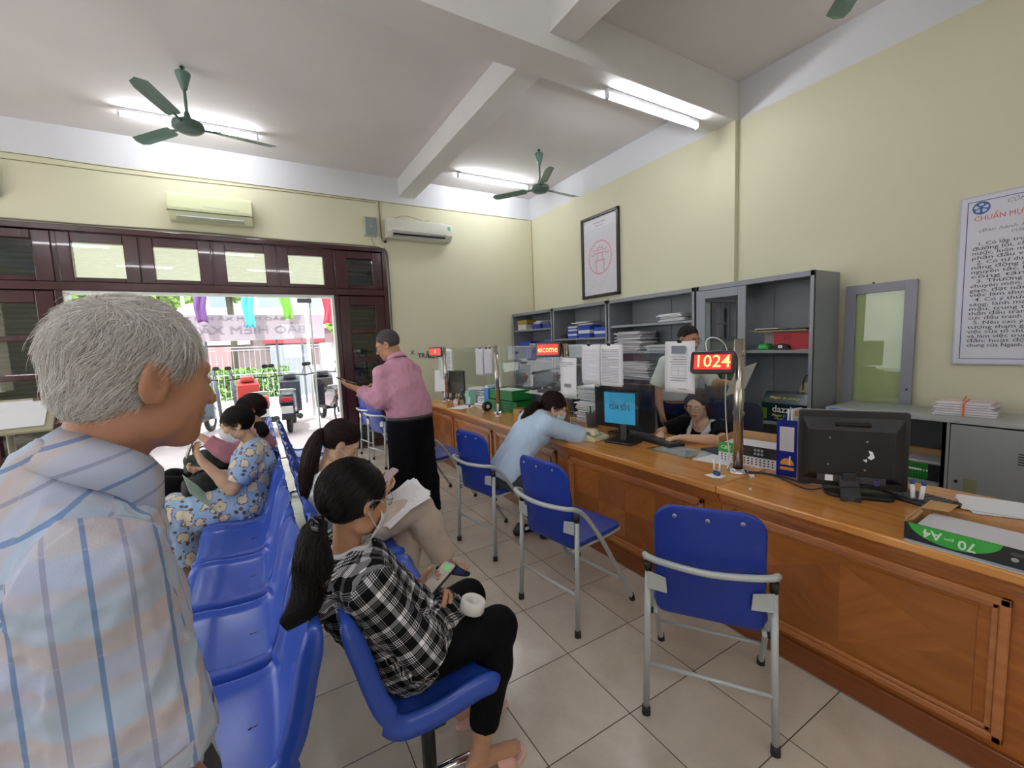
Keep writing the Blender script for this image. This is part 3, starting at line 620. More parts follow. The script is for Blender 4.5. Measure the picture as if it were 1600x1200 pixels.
# ---------------------------------------------------------------- waiting benches: beams with plastic shell seats
SHELL = mat('blue_moulded_plastic', hexc('294cac'), rough=.26, spec=.5, bump=.03, bscale=500)
BLKM = mat('black_steel', hexc('1a1a1c'), rough=.4, metal=.3)
def _spline(pts, n):
    P = [np.array(p, float) for p in pts]; out = []
    P = [2*P[0]-P[1]]+P+[2*P[-1]-P[-2]]; m = len(P)-3
    for i in range(n):
        t = m*i/(n-1); k = min(int(t), m-1); t -= k; a, b, c, d = P[k:k+4]
        out.append(.5*((2*b)+(-a+c)*t+(2*a-5*b+4*c-d)*t*t+(-a+3*b-3*c+d)*t**3))
    return np.array(out)
def shell_mesh():
    prof = _spline([(-.070, .780), (-.063, .762), (-.036, .67), (-.014, .58), (.012, .50), (.055, .435), (.12, .418), (.22, .422), (.30, .434), (.36, .430), (.39, .405)], 60)
    T = np.gradient(prof, axis=0); T /= np.linalg.norm(T, axis=1)[:, None]; Nn = np.stack([T[:, 1], -T[:, 0]], 1)*-1   # towards the sitter
    Nn = np.stack([-T[:, 1], T[:, 0]], 1)
    S = np.concatenate([np.linspace(-1, -.8, 9), np.linspace(-.74, .74, 17), np.linspace(.8, 1, 9)])
    V = np.zeros((len(prof), len(S), 3)); L = len(prof)
    for i in range(L):
        u = i/(L-1)
        hw = .229
        if u < .20: hw = .229-.12*(1-math.sqrt(max(0, 1-(1-u/.20)**2)))
        if u > .93: hw = .229*(1-.12*((u-.93)/.07)**2)
        dish = .030 if u < .45 else .016
        for j, s in enumerate(S):
            a = abs(s)
            h = dish*a**2.2*min(1, .25+u/.2) + .012*max(0, (a-.78)/.12 if a < .9 else (1-(a-.9)/.1*1.0))
            if a > .93: h -= .045*((a-.93)/.07)**1.5*min(1, u/.15)
            if u > .9: h *= (1-(u-.9)/.1*.6)
            if .60 < u < .93:     # shallow cross ribs near the front edge
                h += .0035*math.exp(-((u-.84)/.018)**2)*(1-a**4) + .003*math.exp(-((u-.76)/.018)**2)*(1-a**4)
            p = prof[i]+Nn[i]*h
            V[i, j] = (p[0], s*hw, p[1])
    n, k = V.shape[:2]; f = []
    for i in range(n-1):
        for j in range(k-1): f.append((i*k+j, i*k+j+1, (i+1)*k+j+1, (i+1)*k+j))
    return V.reshape(-1, 3), np.array(f)
_sv, _sf = shell_mesh()
def shell_seat(parent):
    o = np_mesh('seat_shell', _sv, _sf, SHELL, parent)
    md = o.modifiers.new('thick', 'SOLIDIFY'); md.thickness = .006; md.offset = 0
    h = MB()
    for (x, y) in ((.10, -.02), (.10, .02), (.125, 0), (.085, 0), (.11, 0)): h.obox((x, y, .4215), (.010, .005, .002), (0, 0, R(35)))
    h.build('drain_holes', RUB, o)
    MB().obox((.19, 0, .395), (.22, .05, .03)).box(.10, .30, -.17, -.15, .385, .405).box(.10, .30, .15, .17, .385, .405).build('seat_bracket', BLKM, o)
    return o
def waiting_bench(label, x, ys, rz, group):
    """ys = world y of the seats; rz 0 faces +x"""
    yc = sum(ys)/len(ys); t = thing('waiting_bench', label, 'bench', (x, yc, 0), rz, group); sg = 1 if rz == 0 else -1
    first = None; L = (max(ys)-min(ys))/2+.17
    for y in ys:
        if first is None: first = shell_seat(t); o = first
        else: o = copy_tree(first, t)
        o.location = (0, (y-yc)*sg, 0)
    MB().box(.165, .215, -L, L, .32, .38).build('beam', BLKM, t, bevel=.004)
    for s in (-1, 1):
        yy = s*(L-.12)
        l_ = MB().tube([(.19, yy, .32), (.19, yy, .10), (.19, yy, .05)], .024, 12).build('leg', BLKM, t)
        MB().tube([(-.02, yy, .016), (.02, yy, .035), (.19, yy, .055), (.36, yy, .035), (.40, yy, .016)], .018, 12, smooth_path=2).lathe([(.02, 0), (.02, .012), (.001, .014)], (-.015, yy, 0), 12).lathe([(.02, 0), (.02, .012), (.001, .014)], (.395, yy, 0), 12).build('chrome_foot', CHROME, l_)
    return t
waiting_bench('blue shell seat bench of the left row nearest the camera, its four seats empty', .02, [1.39, 1.88, 2.38, 2.87], math.pi, 'left row benches')
waiting_bench('blue shell seat bench of the left row holding the woman in flowered dress', .02, [3.37, 3.86, 4.36, 4.85, 5.34], math.pi, 'left row benches')
waiting_bench('blue shell seat bench of the right row holding the girl in checked hoodie', .20, [1.36, 1.88, 2.40], 0, 'right row benches')
waiting_bench('empty blue shell seat bench at the far end of the right row', .20, [2.92, 3.42, 3.92, 4.42, 4.92], 0, 'right row benches')

# ---------------------------------------------------------------- grey steel cabinets along the right wall
STEEL = mat('grey_painted_steel', hexc('8a8d93'), rough=.42, metal=.15, var=.05, vscale=3)
STEELF = mat('grey_steel_front_edge', hexc('8c8f98'), rough=.4, metal=.15)
STEELI = mat('grey_steel_inside', hexc('8d9097'), rough=.5)
def cabinet(label, ya, yb, shelves, half_door=False):
    x0, x1, h = 3.95, 4.385, 1.985; yc = (ya+yb)/2
    t = thing('steel_cabinet', label, 'cabinet', (x0, yc, 0), group='open grey steel cabinets'); a, b = ya-yc+.002, yb-yc-.002; d = x1-x0
    MB().box(0, d, a, a+.018, 0, h).build('side_panel', STEEL, t, bevel=.002)
    MB().box(0, d, b-.018, b, 0, h).build('side_panel', STEEL, t, bevel=.002)
    MB().box(0, d, a+.018, b-.018, h-.022, h).build('top_panel', STEELF, t)
    MB().box(0, d, a+.018, b-.018, 0, .07).build('base', STEEL, t)
    MB().box(d-.012, d, a+.018, b-.018, .07, h-.022).box(d-.020, d-.012, -.012, .012, .07, h-.022).build('back_panel', STEELI, t)
    MB().box(-.004, .018, a, a+.030, 0, h).box(-.004, .018, b-.030, b, 0, h).box(-.004, .016, a, b, h-.045, h).build('front_frame', STEELF, t, bevel=.002)
    for z in shelves:
        MB().box(.012, d-.014, a+.02, b-.02, z-.028, z).build('shelf', STEELF, t, bevel=.002)
    if half_door:
        dd = MB(); q0, q1 = .02, b-.03
        dd.box(-.012, .006, q0, q0+.075, .09, h-.05).box(-.012, .006, q1-.075, q1, .09, h-.05).box(-.012, .006, q0+.075, q1-.075, h-.13, h-.05).box(-.012, .006, q0+.075, q1-.075, .09, .17)
        o = dd.build('sliding_door', STEELF, t, bevel=.002)
        MB().box(-.005, 0, q0+.07, q1-.07, .165, h-.125).build('glass_pane', GLASS_DARK, o)
    return t
cabinet('grey steel cabinet in the far corner, narrow shelves with yellow box and blue trays', 5.40, 6.58, [.75, 1.19, 1.43, 1.70])
cabinet('grey steel cabinet with blue and white boxes on its top shelf', 4.20, 5.38, [.72, 1.15, 1.52])
cabinet('grey steel cabinet with stacks of papers, behind the standing clerk', 2.90, 4.18, [.74, 1.01, 1.33, 1.655])
cabinet('grey steel cabinet nearest, glass sliding door on its left, red box on the right', 1.785, 2.88, [.69, 1.335], True)
lf = thing('cabinet_door', 'loose grey framed glass door leaning on the wall right of the tall cabinets', 'door panel', (4.372, 1.52, 0), rot=(0, R(1.6), 0))
w_ = .235
MB().box(0, .02, -w_, -w_+.075, .0, 1.86).box(0, .02, w_-.075, w_, .0, 1.86).box(0, .02, -w_+.075, w_-.075, 1.785, 1.86).box(0, .02, -w_+.075, w_-.075, .0, .09).build('door_frame', mat('lilac_grey_frame', hexc('8b8b98'), rough=.4), lf, bevel=.002)
MB().box(.008, .012, -w_+.07, w_-.07, .085, 1.79).build('glass_pane', glass_mat('greenish_glass', (.90, .95, .86), .05), lf)
MB().cyl((0, -w_+.03, 1.0), (-.004, -w_+.03, 1.0), .008).cyl((.01, w_*.2, 1.86), (.01, w_*.2, 1.872), .008).build('knob', DARK, lf)
# low cabinet
lc = thing('low_cabinet', 'low grey metal cabinet behind the counter with a tied bundle of papers on top', 'cabinet', (3.90, .35, 0))
LG = mat('light_grey_metal', hexc('96999a'), rough=.38, metal=.15, var=.04, vscale=3)
LGT = mat('light_grey_top', hexc('a9acad'), rough=.35, metal=.15)
MB().box(-.012, .452, -1.3, 1.305, .855, .885).build('top_panel', LGT, lc, bevel=.003)
MB().box(0, .45, 1.28, 1.30, 0, .855).build('side_panel', LG, lc)
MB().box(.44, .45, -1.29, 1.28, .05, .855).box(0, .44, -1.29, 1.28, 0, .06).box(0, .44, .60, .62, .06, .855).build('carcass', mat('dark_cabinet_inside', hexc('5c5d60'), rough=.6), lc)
MB().box(0, .02, .585, .62, .06, .855).box(0, .02, 1.27, 1.30, .06, .855).build('front_frame', LG, lc)
for k, (a, b) in enumerate(((.08, .58), (-.45, .07), (-.98, -.46))):
    d_ = MB().box(-.006, .012, a, b, .07, .845).build('door', LG, lc, bevel=.003)
    MB().box(-.010, -.005, b-.135, b-.075, .38, .50).build('handle_plate', mat('worn_label_plate', hexc('8f9070'), rough=.4, metal=.3), d_, bevel=.002)
    MB().cyl((-.006, b-.04, .47), (-.012, b-.04, .47), .009).build('lock', DARK, d_)
    v = MB()
    for j in range(5): v.box(-.008, -.005, a+.06, a+.20, .70-j*.016, .707-j*.016)
    v.build('vent_slots', DARK, d_)
MB().box(-.0135, -.012, 1.20, 1.275, .859, .878).build('small_blue_sticker', mat('sticker_blue', hexc('3d7fc0'), rough=.4), lc)
# ---------------------------------------------------------------- smooth-union surfaces for bodies and clothes
def v3(p): return np.array(p, float)
def unit(a): a = v3(a); return a/max(np.linalg.norm(a), 1e-9)
class Field:
    def __init__(s, res=.006): s.res = res; s.ops = []; s.cuts = []; s.disp = None
    def cap(s, a, b, ra, rb=None, k=.02, flat=None, end=False, op='u', start=False):
        s.ops.append(('cap', v3(a), v3(b), ra, ra if rb is None else rb, k, flat, (start, end), op)); return s
    def ell(s, c, r, rot=None, k=.02, op='u'):
        s.ops.append(('ell', v3(c), v3(r), np.eye(3) if rot is None else np.array(rot, float), k, op)); return s
    def cut(s, p, n, lim=None): s.cuts.append((v3(p), unit(n), lim)); return s
    def chain(s, pts, rs, k=.012, **kw):
        for i in range(len(pts)-1): s.cap(pts[i], pts[i+1], rs[i], rs[i+1], k, **kw)
        return s
    def run(s):
        lo = np.full(3, 1e9); hi = -lo; bb = []
        for o in s.ops:
            if o[0] == 'cap':
                r = max(o[3], o[4]); l = np.minimum(o[1], o[2])-r; h = np.maximum(o[1], o[2])+r; k = o[5]; op = o[8]
            else:
                e = np.sqrt(((o[3]*o[2][None, :])**2).sum(1)); l = o[1]-e; h = o[1]+e; k = o[4]; op = o[5]
            bb.append((l-k-2*s.res, h+k+2*s.res))
            if op == 'u': lo = np.minimum(lo, l); hi = np.maximum(hi, h)
        lo -= 3*s.res+.012; hi += 3*s.res+.012
        n = np.ceil((hi-lo)/s.res).astype(int)+1
        ax = [(lo[i]+s.res*np.arange(n[i])).astype(np.float32) for i in range(3)]
        D = np.full(n, .05, np.float32)
        for o, (l, h) in zip(s.ops, bb):
            i0 = np.clip(((l-lo)/s.res).astype(int), 0, n-1); i1 = np.clip(((h-lo)/s.res).astype(int)+2, 1, n)
            if (i1 <= i0).any(): continue
            sl = tuple(slice(i0[i], i1[i]) for i in range(3))
            X = ax[0][sl[0]][:, None, None]; Y = ax[1][sl[1]][None, :, None]; Z = ax[2][sl[2]][None, None, :]
            if o[0] == 'cap':
                _, a, b, ra, rb, k, flat, ends, op = o; d = b-a; L2 = max(float(d@d), 1e-10)
                x, y, z = X-a[0], Y-a[1], Z-a[2]; t = (x*d[0]+y*d[1]+z*d[2])/L2; tc = np.clip(t, 0, 1)
                x = x-tc*d[0]; y = y-tc*d[1]; z = z-tc*d[2]
                if flat is not None:
                    nn, sc = unit(flat[0]), flat[1]; q = (x*nn[0]+y*nn[1]+z*nn[2])*(sc-1)
                    x = x+q*nn[0]; y = y+q*nn[1]; z = z+q*nn[2]
                f = np.sqrt(x*x+y*y+z*z)-(ra+(rb-ra)*tc)
                if flat is not None: f = f/(1+(flat[1]-1)*.45)
                L = L2**.5
                if ends[1]: f = np.maximum(f, (t-1)*L)
                if ends[0]: f = np.maximum(f, -t*L)
            else:
                _, c, r, Rm, k, op = o; x, y, z = X-c[0], Y-c[1], Z-c[2]
                u = x*Rm[0, 0]+y*Rm[1, 0]+z*Rm[2, 0]; v = x*Rm[0, 1]+y*Rm[1, 1]+z*Rm[2, 1]; w = x*Rm[0, 2]+y*Rm[1, 2]+z*Rm[2, 2]
                k0 = np.sqrt((u/r[0])**2+(v/r[1])**2+(w/r[2])**2); k1 = np.sqrt((u/r[0]**2)**2+(v/r[1]**2)**2+(w/r[2]**2)**2)
                f = k0*(k0-1)/np.maximum(k1, 1e-6)
            A = D[sl]; f = f.astype(np.float32)
            if op == 'u':
                hh = np.clip(.5+.5*(A-f)/k, 0, 1); D[sl] = A*(1-hh)+f*hh-k*hh*(1-hh)
            elif op == 's':
                f = -f; hh = np.clip(.5-.5*(A-f)/k, 0, 1); D[sl] = A*(1-hh)+f*hh+k*hh*(1-hh)
        X = ax[0][:, None, None]; Y = ax[1][None, :, None]; Z = ax[2][None, None, :]
        if s.disp is not None: D = D+s.disp(X, Y, Z).astype(np.float32)
        for p, nn, lim in s.cuts:
            f = (X-p[0])*nn[0]+(Y-p[1])*nn[1]+(Z-p[2])*nn[2]
            if lim is not None: f = np.where((X-p[0])**2+(Y-p[1])**2+(Z-p[2])**2 < lim*lim, f, -1)
            D = np.maximum(D, f)
        return nets(D.astype(np.float32), lo, s.res)
def nets(D, lo, res):
    I = D < 0; n = np.array(D.shape); c = [slice(0, -1), slice(1, None)]
    cnt = np.zeros(n-1, np.int8)
    for i in (0, 1):
        for j in (0, 1):
            for k in (0, 1): cnt += I[c[i], c[j], c[k]]
    act = np.argwhere((cnt > 0) & (cnt < 8))
    idx = -np.ones(n-1, np.int32); idx[act[:, 0], act[:, 1], act[:, 2]] = np.arange(len(act))
    C8 = [(i, j, k) for i in (0, 1) for j in (0, 1) for k in (0, 1)]
    val = np.stack([D[act[:, 0]+i, act[:, 1]+j, act[:, 2]+k] for i, j, k in C8], 1)
    P = np.zeros((len(act), 3)); W = np.zeros(len(act))
    for a in range(8):
        for b in range(a+1, 8):
            da = np.array(C8[a]); db = np.array(C8[b])
            if np.abs(da-db).sum() != 1: continue
            va, vb = val[:, a], val[:, b]; m = (va < 0) != (vb < 0)
            t = np.where(m, va/np.where(m, va-vb, 1), 0); P += np.where(m[:, None], da+(db-da)*t[:, None], 0); W += m
    V = lo+res*(act+P/W[:, None]); F = []
    for axn in range(3):
        sl0 = [slice(None)]*3; sl1 = [slice(None)]*3; sl0[axn] = slice(0, -1); sl1[axn] = slice(1, None)
        e = I[tuple(sl0)] != I[tuple(sl1)]; o1, o2 = [a for a in range(3) if a != axn]
        pts = np.argwhere(e); ok = (pts[:, o1] > 0) & (pts[:, o2] > 0) & (pts[:, o1] < n[o1]-1) & (pts[:, o2] < n[o2]-1); pts = pts[ok]
        def ix(a, b):
            q = pts.copy(); q[:, o1] -= a; q[:, o2] -= b; return idx[q[:, 0], q[:, 1], q[:, 2]]
        quad = np.stack([ix(1, 1), ix(0, 1), ix(0, 0), ix(1, 0)], 1)
        fl = I[pts[:, 0], pts[:, 1], pts[:, 2]]
        if axn == 1: fl = ~fl
        quad[~fl] = quad[~fl][:, ::-1]; F.append(quad)
    return V, np.concatenate(F)
def folds(seed, amp, freq, stretch=(1, 1, 1)):
    """soft cloth wrinkles"""
    rs = np.random.RandomState(seed); W = []
    for i in range(6):
        d = unit(rs.normal(size=3)*np.array(stretch)); e = unit(rs.normal(size=3)); W.append((d*freq*rs.uniform(.6, 1.5), e*freq*.45, rs.uniform(0, 6.3), rs.uniform(0, 6.3), rs.uniform(.5, 1)))
    def f(X, Y, Z):
        o = 0
        for d, e, p, q, a in W:
            w = np.sin(X*e[0]+Y*e[1]+Z*e[2]+q)*1.8; sgn = np.sin(X*d[0]+Y*d[1]+Z*d[2]+p+w); o = o+a*(1-np.abs(sgn))**1.6
        return -amp*(o/3.5-.35)
    return f
def hrot(yaw, pitch=0., roll=0.):
    """columns: right, forward, up of a head; yaw is where it faces (degrees from +x)"""
    y, p, r = R(yaw), R(pitch), R(roll)
    f = np.array([math.cos(y)*math.cos(p), math.sin(y)*math.cos(p), -math.sin(p)]); rt = np.array([math.sin(y), -math.cos(y), 0]); up = np.cross(rt, f)
    return np.stack([rt*math.cos(r)+up*math.sin(r), f, -rt*math.sin(r)+up*math.cos(r)], 1)

def head_ops(S, H, M, s=1., old=False, female=False, ears=True):
    def P(x, y, z): return H+M@(np.array([x, y, z])*s)
    q = s
    S.ell(P(0, -.015, .035), v3((.074, .087, .083))*q, M, .01)
    S.ell(P(0, .022, -.012), v3((.062, .070, .080))*q, M, .03)
    S.ell(P(0, .045, -.062), v3((.047 if female else .052, .045, .040))*q, M, .03)
    S.ell(P(0, .070, -.092), v3((.022 if female else .028, .020, .018))*q, M, .025)
    for sx in (-1, 1):
        S.ell(P(sx*.040, .060, -.022), v3((.022, .022, .026))*q, M, .02)
        S.ell(P(sx*.052, .005, -.070), v3((.012, .030, .022))*q, M, .025)
    S.cap(P(-.040, .074, .026), P(.040, .074, .026), .0105*q, None, .016)
    for sx in (-1, 1): S.ell(P(sx*.031, .094, .006), v3((.016, .010, .010))*q, M, .012, 's')
    S.cap(P(0, .088, .010), P(0, .108, -.026), .0075*q, .0115*q, .010)
    for sx in (-1, 1): S.ell(P(sx*.012, .098, -.030), v3((.009, .010, .007))*q, M, .006)
    for sx in (-1, 1): S.ell(P(sx*.031, .080, .004), v3((.0145, .012, .0085))*q, M, .003)
    S.ell(P(0, .092, -.052), v3((.022, .009, .0052))*q, M, .004); S.ell(P(0, .090, -.062), v3((.018, .009, .0058))*q, M, .004)
    if old:
        for sx in (-1, 1): S.cap(P(sx*.026, .090, -.030), P(sx*.036, .074, -.062), .003*q, None, .005, op='s')
    for sx in (-1, 1):
        E = M@np.array(Euler((0, 0, R(sx*22))).to_matrix())@np.array(Euler((R(-10), R(0), 0)).to_matrix())
        eo = 1.22 if old else 1.
        S.ell(P(sx*.078, -.008, -.004), v3((.0085, .0185*eo, .031*eo))*q, E, .004)
        S.ell(P(sx*.074, .004, -.012), v3((.007, .012, .020))*q, E, .004)
        S.ell(P(sx*.0885, -.002, .004), v3((.0085, .0125*eo, .021*eo))*q, E, .0025, 's'); S.ell(P(sx*.082, .001, -.010), v3((.007, .006, .007))*q, E, .003, 's')
        S.ell(P(sx*.079, .0, -.030), v3((.006, .009, .009))*q, E, .005)
def hand_ops(S, W, d, n, thumb, s=1., curl=25., fc=None, pose=None):
    """W wrist, d towards the fingers, n out of the palm, thumb: +-1 side along d x n"""
    d = unit(d); n = unit(v3(n)-d*float(np.dot(v3(n), d))); l = np.cross(d, n)*thumb; W = v3(W)
    S.cap(W, W+d*.035*s, .023*s, .026*s, .012, flat=(n, 1.35))
    for q in (-.026, -.008, .010, .027): S.cap(W+d*.03*s+l*q*.6*s, W+d*.082*s+l*q*s, .015*s, .0115*s, .010)
    L = [(.027, .066, .086), (.010, .076, .088), (-.008, .070, .085), (-.025, .055, .078)]
    for i, (q, ln, b0) in enumerate(L):
        c = curl if fc is None else fc[i]; p = W+d*b0*s+l*q*s; dd = unit(d+l*q*2.2); r = .0088*s
        for j, fr in enumerate((.42, .32, .26)):
            a = R(c*(j+.6)); v = dd*math.cos(a)+n*math.sin(a); e = p+v*ln*fr*s
            S.cap(p, e, r, r*.93, .0028 if j else .006); p = e; r *= .92
    t0 = W+d*.022*s+l*.020*s+n*.006*s; t1 = t0+unit(d*.75+l*.62+n*.35)*.042*s; t2 = t1+unit(d*.9+l*.25+n*.5)*.030*s; t3 = t2+unit(d*.9+l*.0+n*.55)*.022*s
    S.cap(t0, t1, .0145*s, .0115*s, .010); S.cap(t1, t2, .0108*s, .0098*s, .004); S.cap(t2, t3, .0098*s, .0085*s, .003)
def torso_ops(S, J, s, infl=0., female=False, k=.035, skirt=False):
    lat = unit(v3(J['SR'])-v3(J['SL'])); up = unit(v3(J['N'])-v3(J['P'])); n = unit(np.cross(lat, up))
    P, C, N = v3(J['P']), v3(J['C']), v3(J['N']); Wp = J.get('W'); Wp = (P*.55+C*.45) if Wp is None else v3(Wp)
    hipr, wr, cr = (.158, .128, .142) if female else (.155, .145, .158)
    i = infl
    w = unit(v3(J['HR'])-v3(J['HL'])) if 'HR' in J else lat
    def fl(a, r, dep):     # flattened cross sections
        return (n, r/dep)
    S.cap(P, Wp, hipr*s+i, wr*s+i, k, flat=(n, (hipr*s+i)/(.108*s+i)))
    S.cap(Wp, C, wr*s+i, cr*s+i, k, flat=(n, (cr*s+i)/(.105*s+i)))
    T = (C*.25+N*.75)-unit(N-C)*.035*s
    S.cap(C, T, cr*s+i, .105*s+i, k, flat=(n, (cr*s+i)/(.105*s+i)))
    for a in ('SL', 'SR'):
        A = v3(J[a]); S.cap(N-unit(N-C)*.035*s, A, .046*s+i, .054*s+i, k*.9)
    if female:
        for sx in (-1, 1): S.ell(C+lat*sx*.065*s+n*(-.07*s)*J.get('nb', 1)+up*.02, v3((.058, .05, .058))*s+i, None, .04)
    return lat, up, n
def arm_ops(S, Sh, El, Wr, s, infl=0., frac=2., k=.02, rs=(.050, .043, .038, .026), end=True):
    """frac: 0..1 upper arm, 1..2 forearm"""
    Sh, El, Wr = v3(Sh), v3(El), v3(Wr); r = [q*s+infl for q in rs]
    if frac <= 1: S.cap(Sh, Sh+(El-Sh)*frac, r[0], r[0]+(r[1]-r[0])*frac, k, end=end); return
    S.cap(Sh, El, r[0], r[1], k)
    f = frac-1; mid = El+(Wr-El)*.3
    if f <= .3: S.cap(El, El+(Wr-El)*f, r[1], r[2], k, end=end); return
    S.cap(El, mid, r[1]*.98, r[2]+.003*s, k); S.cap(mid, El+(Wr-El)*f, r[2]+.003*s, r[2]+(r[3]-r[2])*((f-.3)/.7), k, end=end and f < 1)
def leg_ops(S, Hp, K, A, s, infl=0., frac=2., k=.025, rs=(.085, .056, .052, .036), end=True, loose=0.):
    Hp, K, A = v3(Hp), v3(K), v3(A); r = [q*s+infl for q in rs]
    S.cap(Hp, K, r[0], r[1]+loose*.5, k)
    f = frac-1; mid = K+(A-K)*.3
    if f <= 0: return
    r3 = r[2]+(r[3]-r[2])*max(0, (f-.3)/.7)+loose
    S.cap(K, mid, r[1]*.97+loose*.5, r[2]+.004+loose*.8, k); S.cap(mid, K+(A-K)*f, r[2]+.004+loose*.8, r3, k, end=end)
def foot_ops(S, A, T, s=1., k=.015):
    """ankle A, toe tip T"""
    A, T = v3(A), v3(T); d = unit(T-A-np.array([0, 0, (T-A)[2]])) if abs((T-A)[2]) < .12 else unit(T-A)
    heel = A+v3((0, 0, -.045*s))-d*.035*s if abs((T-A)[2]) < .12 else A-d*.02
    S.cap(A, heel, .034*s, .026*s, k); b = T-d*.045*s
    S.cap(A+v3((0, 0, -.02)), b, .032*s, .024*s, k); S.cap(heel, b, .025*s, .028*s, k)
    lat = unit(np.cross(d, (0, 0, 1)))
    for i, q in enumerate((-.022, -.009, .003, .013, .023)):
        S.cap(b+lat*q*s, T+lat*q*s*1.05-d*abs(q+.01)*.5*s, .0095*s, .009*s, .004)
SKINS = {}
def skin(name, col, ruddy=.12):
    if name in SKINS: return SKINS[name]
    m = mat(name, hexc(col), rough=.5, sss=.12, var=.10, vscale=14, bump=.12, bscale=180, spec=.35); SKINS[name] = m; return m
SK_OLD = skin('weathered_tan_skin', 'ad7d63'); SK_MED = skin('light_brown_skin', 'b98a6c'); SK_FAIR = skin('fair_skin', 'd0a88c')
def surf(name, S, m, parent, base, pat=None, attrs=None):
    V, F = S.run(); at = dict(attrs or {})
    if pat is not None: at['pat'] = pat(V)
    return np_mesh(name, V-base, F, m, parent, True, at)
def hair_mat(name, c0, c1, rough=.45, grey=False):
    m = mat(name, hexc(c0), rough=rough, spec=.35); nt, b = nodes_of(m)
    a = _n(nt, 'ShaderNodeAttribute'); a.attribute_name = 'rnd'
    nt.links.new(_mix(nt, a.outputs['Fac'], hexc(c0), hexc(c1)), b.inputs['Base Color'])
    return m
def strands(name, paths, widths, rnd, m, parent, base):
    """paths (N,K,3): each a tapered three-sided strand"""
    N, K, _ = paths.shape; T = np.gradient(paths, axis=1); T /= np.maximum(np.linalg.norm(T, axis=2, keepdims=True), 1e-9)
    ref = np.random.RandomState(3).normal(size=(N, 1, 3)); A = np.cross(T, ref); A /= np.maximum(np.linalg.norm(A, axis=2, keepdims=True), 1e-9); B = np.cross(T, A)
    w = widths[:, None]*np.linspace(1, .25, K)[None, :]; R3 = []
    for i in range(3):
        an = 2*math.pi*i/3; R3.append(paths+w[..., None]*(A*math.cos(an)+B*math.sin(an)))
    V = np.stack(R3, 2).reshape(-1, 3)      # n,k,3
    n = np.arange(N)[:, None, None]; k = np.arange(K-1)[None, :, None]; i = np.arange(3)[None, None, :]
    q = lambda kk, ii: (n*K+kk)*3+ii
    F = np.stack([q(k, i)+0*n, q(k, (i+1) % 3), q(k+1, (i+1) % 3), q(k+1, i)], -1).reshape(-1, 4)
    at = {'rnd': np.repeat(rnd, K*3)}
    return np_mesh(name, V-base, F, m, parent, True, at)
def bez(P, K):
    P = [v3(p) for p in P]; return _spline(P, K)
def locks(name, curve, r, n, m, parent, base, seed=1, w=.0011, flare=0., wave=0., K=14, flat=None):
    """a tail of hair: strands that follow a curve; r = list of radii along it"""
    rs = np.random.RandomState(seed); C = bez(curve, K); T = np.gradient(C, axis=0); T /= np.linalg.norm(T, axis=1)[:, None]
    A = np.cross(T, [0.3, 1, .2]); A /= np.linalg.norm(A, axis=1)[:, None]; B = np.cross(T, A)
    rr = np.interp(np.linspace(0, 1, K), np.linspace(0, 1, len(r)), r)
    an = rs.uniform(0, 6.283, n); q = np.sqrt(rs.uniform(.02, 1, n)); L = rs.uniform(.78, 1.05, n)
    a = q*np.cos(an); b = q*np.sin(an); t = np.linspace(0, 1, K)
    ph = rs.uniform(0, 6.28, n)
    out = np.zeros((n, K, 3))
    for j in range(K):
        tt = t[j]*np.minimum(L, 1.0); ii = tt*(K-1); i0 = np.clip(ii.astype(int), 0, K-2); fr = (ii-i0)[:, None]
        c = C[i0]*(1-fr)+C[i0+1]*fr; ra = (rr[i0]*(1-fr[:, 0])+rr[i0+1]*fr[:, 0])
        wv = wave*np.sin(t[j]*9+ph)
        out[:, j] = c+A[i0]*((a*ra+wv)[:, None])+B[i0]*((b*ra+wv*.6)[:, None])
    return strands(name, out, np.full(n, w), rs.uniform(0, 1, n), m, parent, base)
def scalp_flow(name, H, M, s, tie, n, m, parent, base, seed=1, w=.0011, front=.05, low=-.07, lift=.006, ax=(.083, .103, .095), cz=.030, cy=-.018, part=False):
    """strands over the skull that run back to the tie point (head coords)"""
    rs = np.random.RandomState(seed); c0 = np.array([0, cy, cz]); A = np.array(ax)
    tie = v3(tie); td = unit((tie-c0)/A); P = []
    while len(P) < n:
        d = unit(rs.normal(size=3)); p = d*A
        face = (p[1]+cy > front-.25*max(0, .02-(p[2]+cz))*0) and (p[2]+cz < .075-.0*p[1])
        if p[1]+cy > .060 and p[2]+cz < .062: continue
        if p[1]+cy > -.005 and p[2]+cz < .018 + (p[1]+cy)*.55: continue
        if p[2]+cz < low: continue
        P.append(d)
    P = np.array(P); K = 9; dot = np.clip(P@td, -1, 1); om = np.arccos(dot); so = np.maximum(np.sin(om), 1e-3); t = np.linspace(0, .97, K)
    Q = (np.sin((1-t)[None]*om[:, None])/so[:, None])[..., None]*P[:, None, :]+(np.sin(t[None]*om[:, None])/so[:, None])[..., None]*td
    Q /= np.linalg.norm(Q, axis=2, keepdims=True)
    rad = 1+rs.uniform(.0, lift/.09, n)[:, None, None]*np.sin(np.pi*np.clip(t*1.1, 0, 1))[None, :, None]
    X = (c0+Q*A*rad)*s
    return strands(name, H+X@M.T, np.full(n, w*s), rs.uniform(0, 1, n), m, parent, base)
def hair_cap(S, H, M, s, ax=(.080, .100, .092), cz=.030, cy=-.018, low=-.055, hairline=.055):
    """smooth under-layer of hair with the face opened"""
    def P(x, y, z): return H+M@(np.array([x, y, z])*s)
    S.ell(P(0, cy, cz), v3(ax)*s, M, .01)
    S.cut(P(0, 0, low), M@v3((0, -.25, -1)))
    S.ell(P(0, .100, -.010), v3((.066, .062, .085))*s, M, .006, 's'); S.ell(P(0, .07, -.06), v3((.1, .072, .072))*s, M, .006, 's')
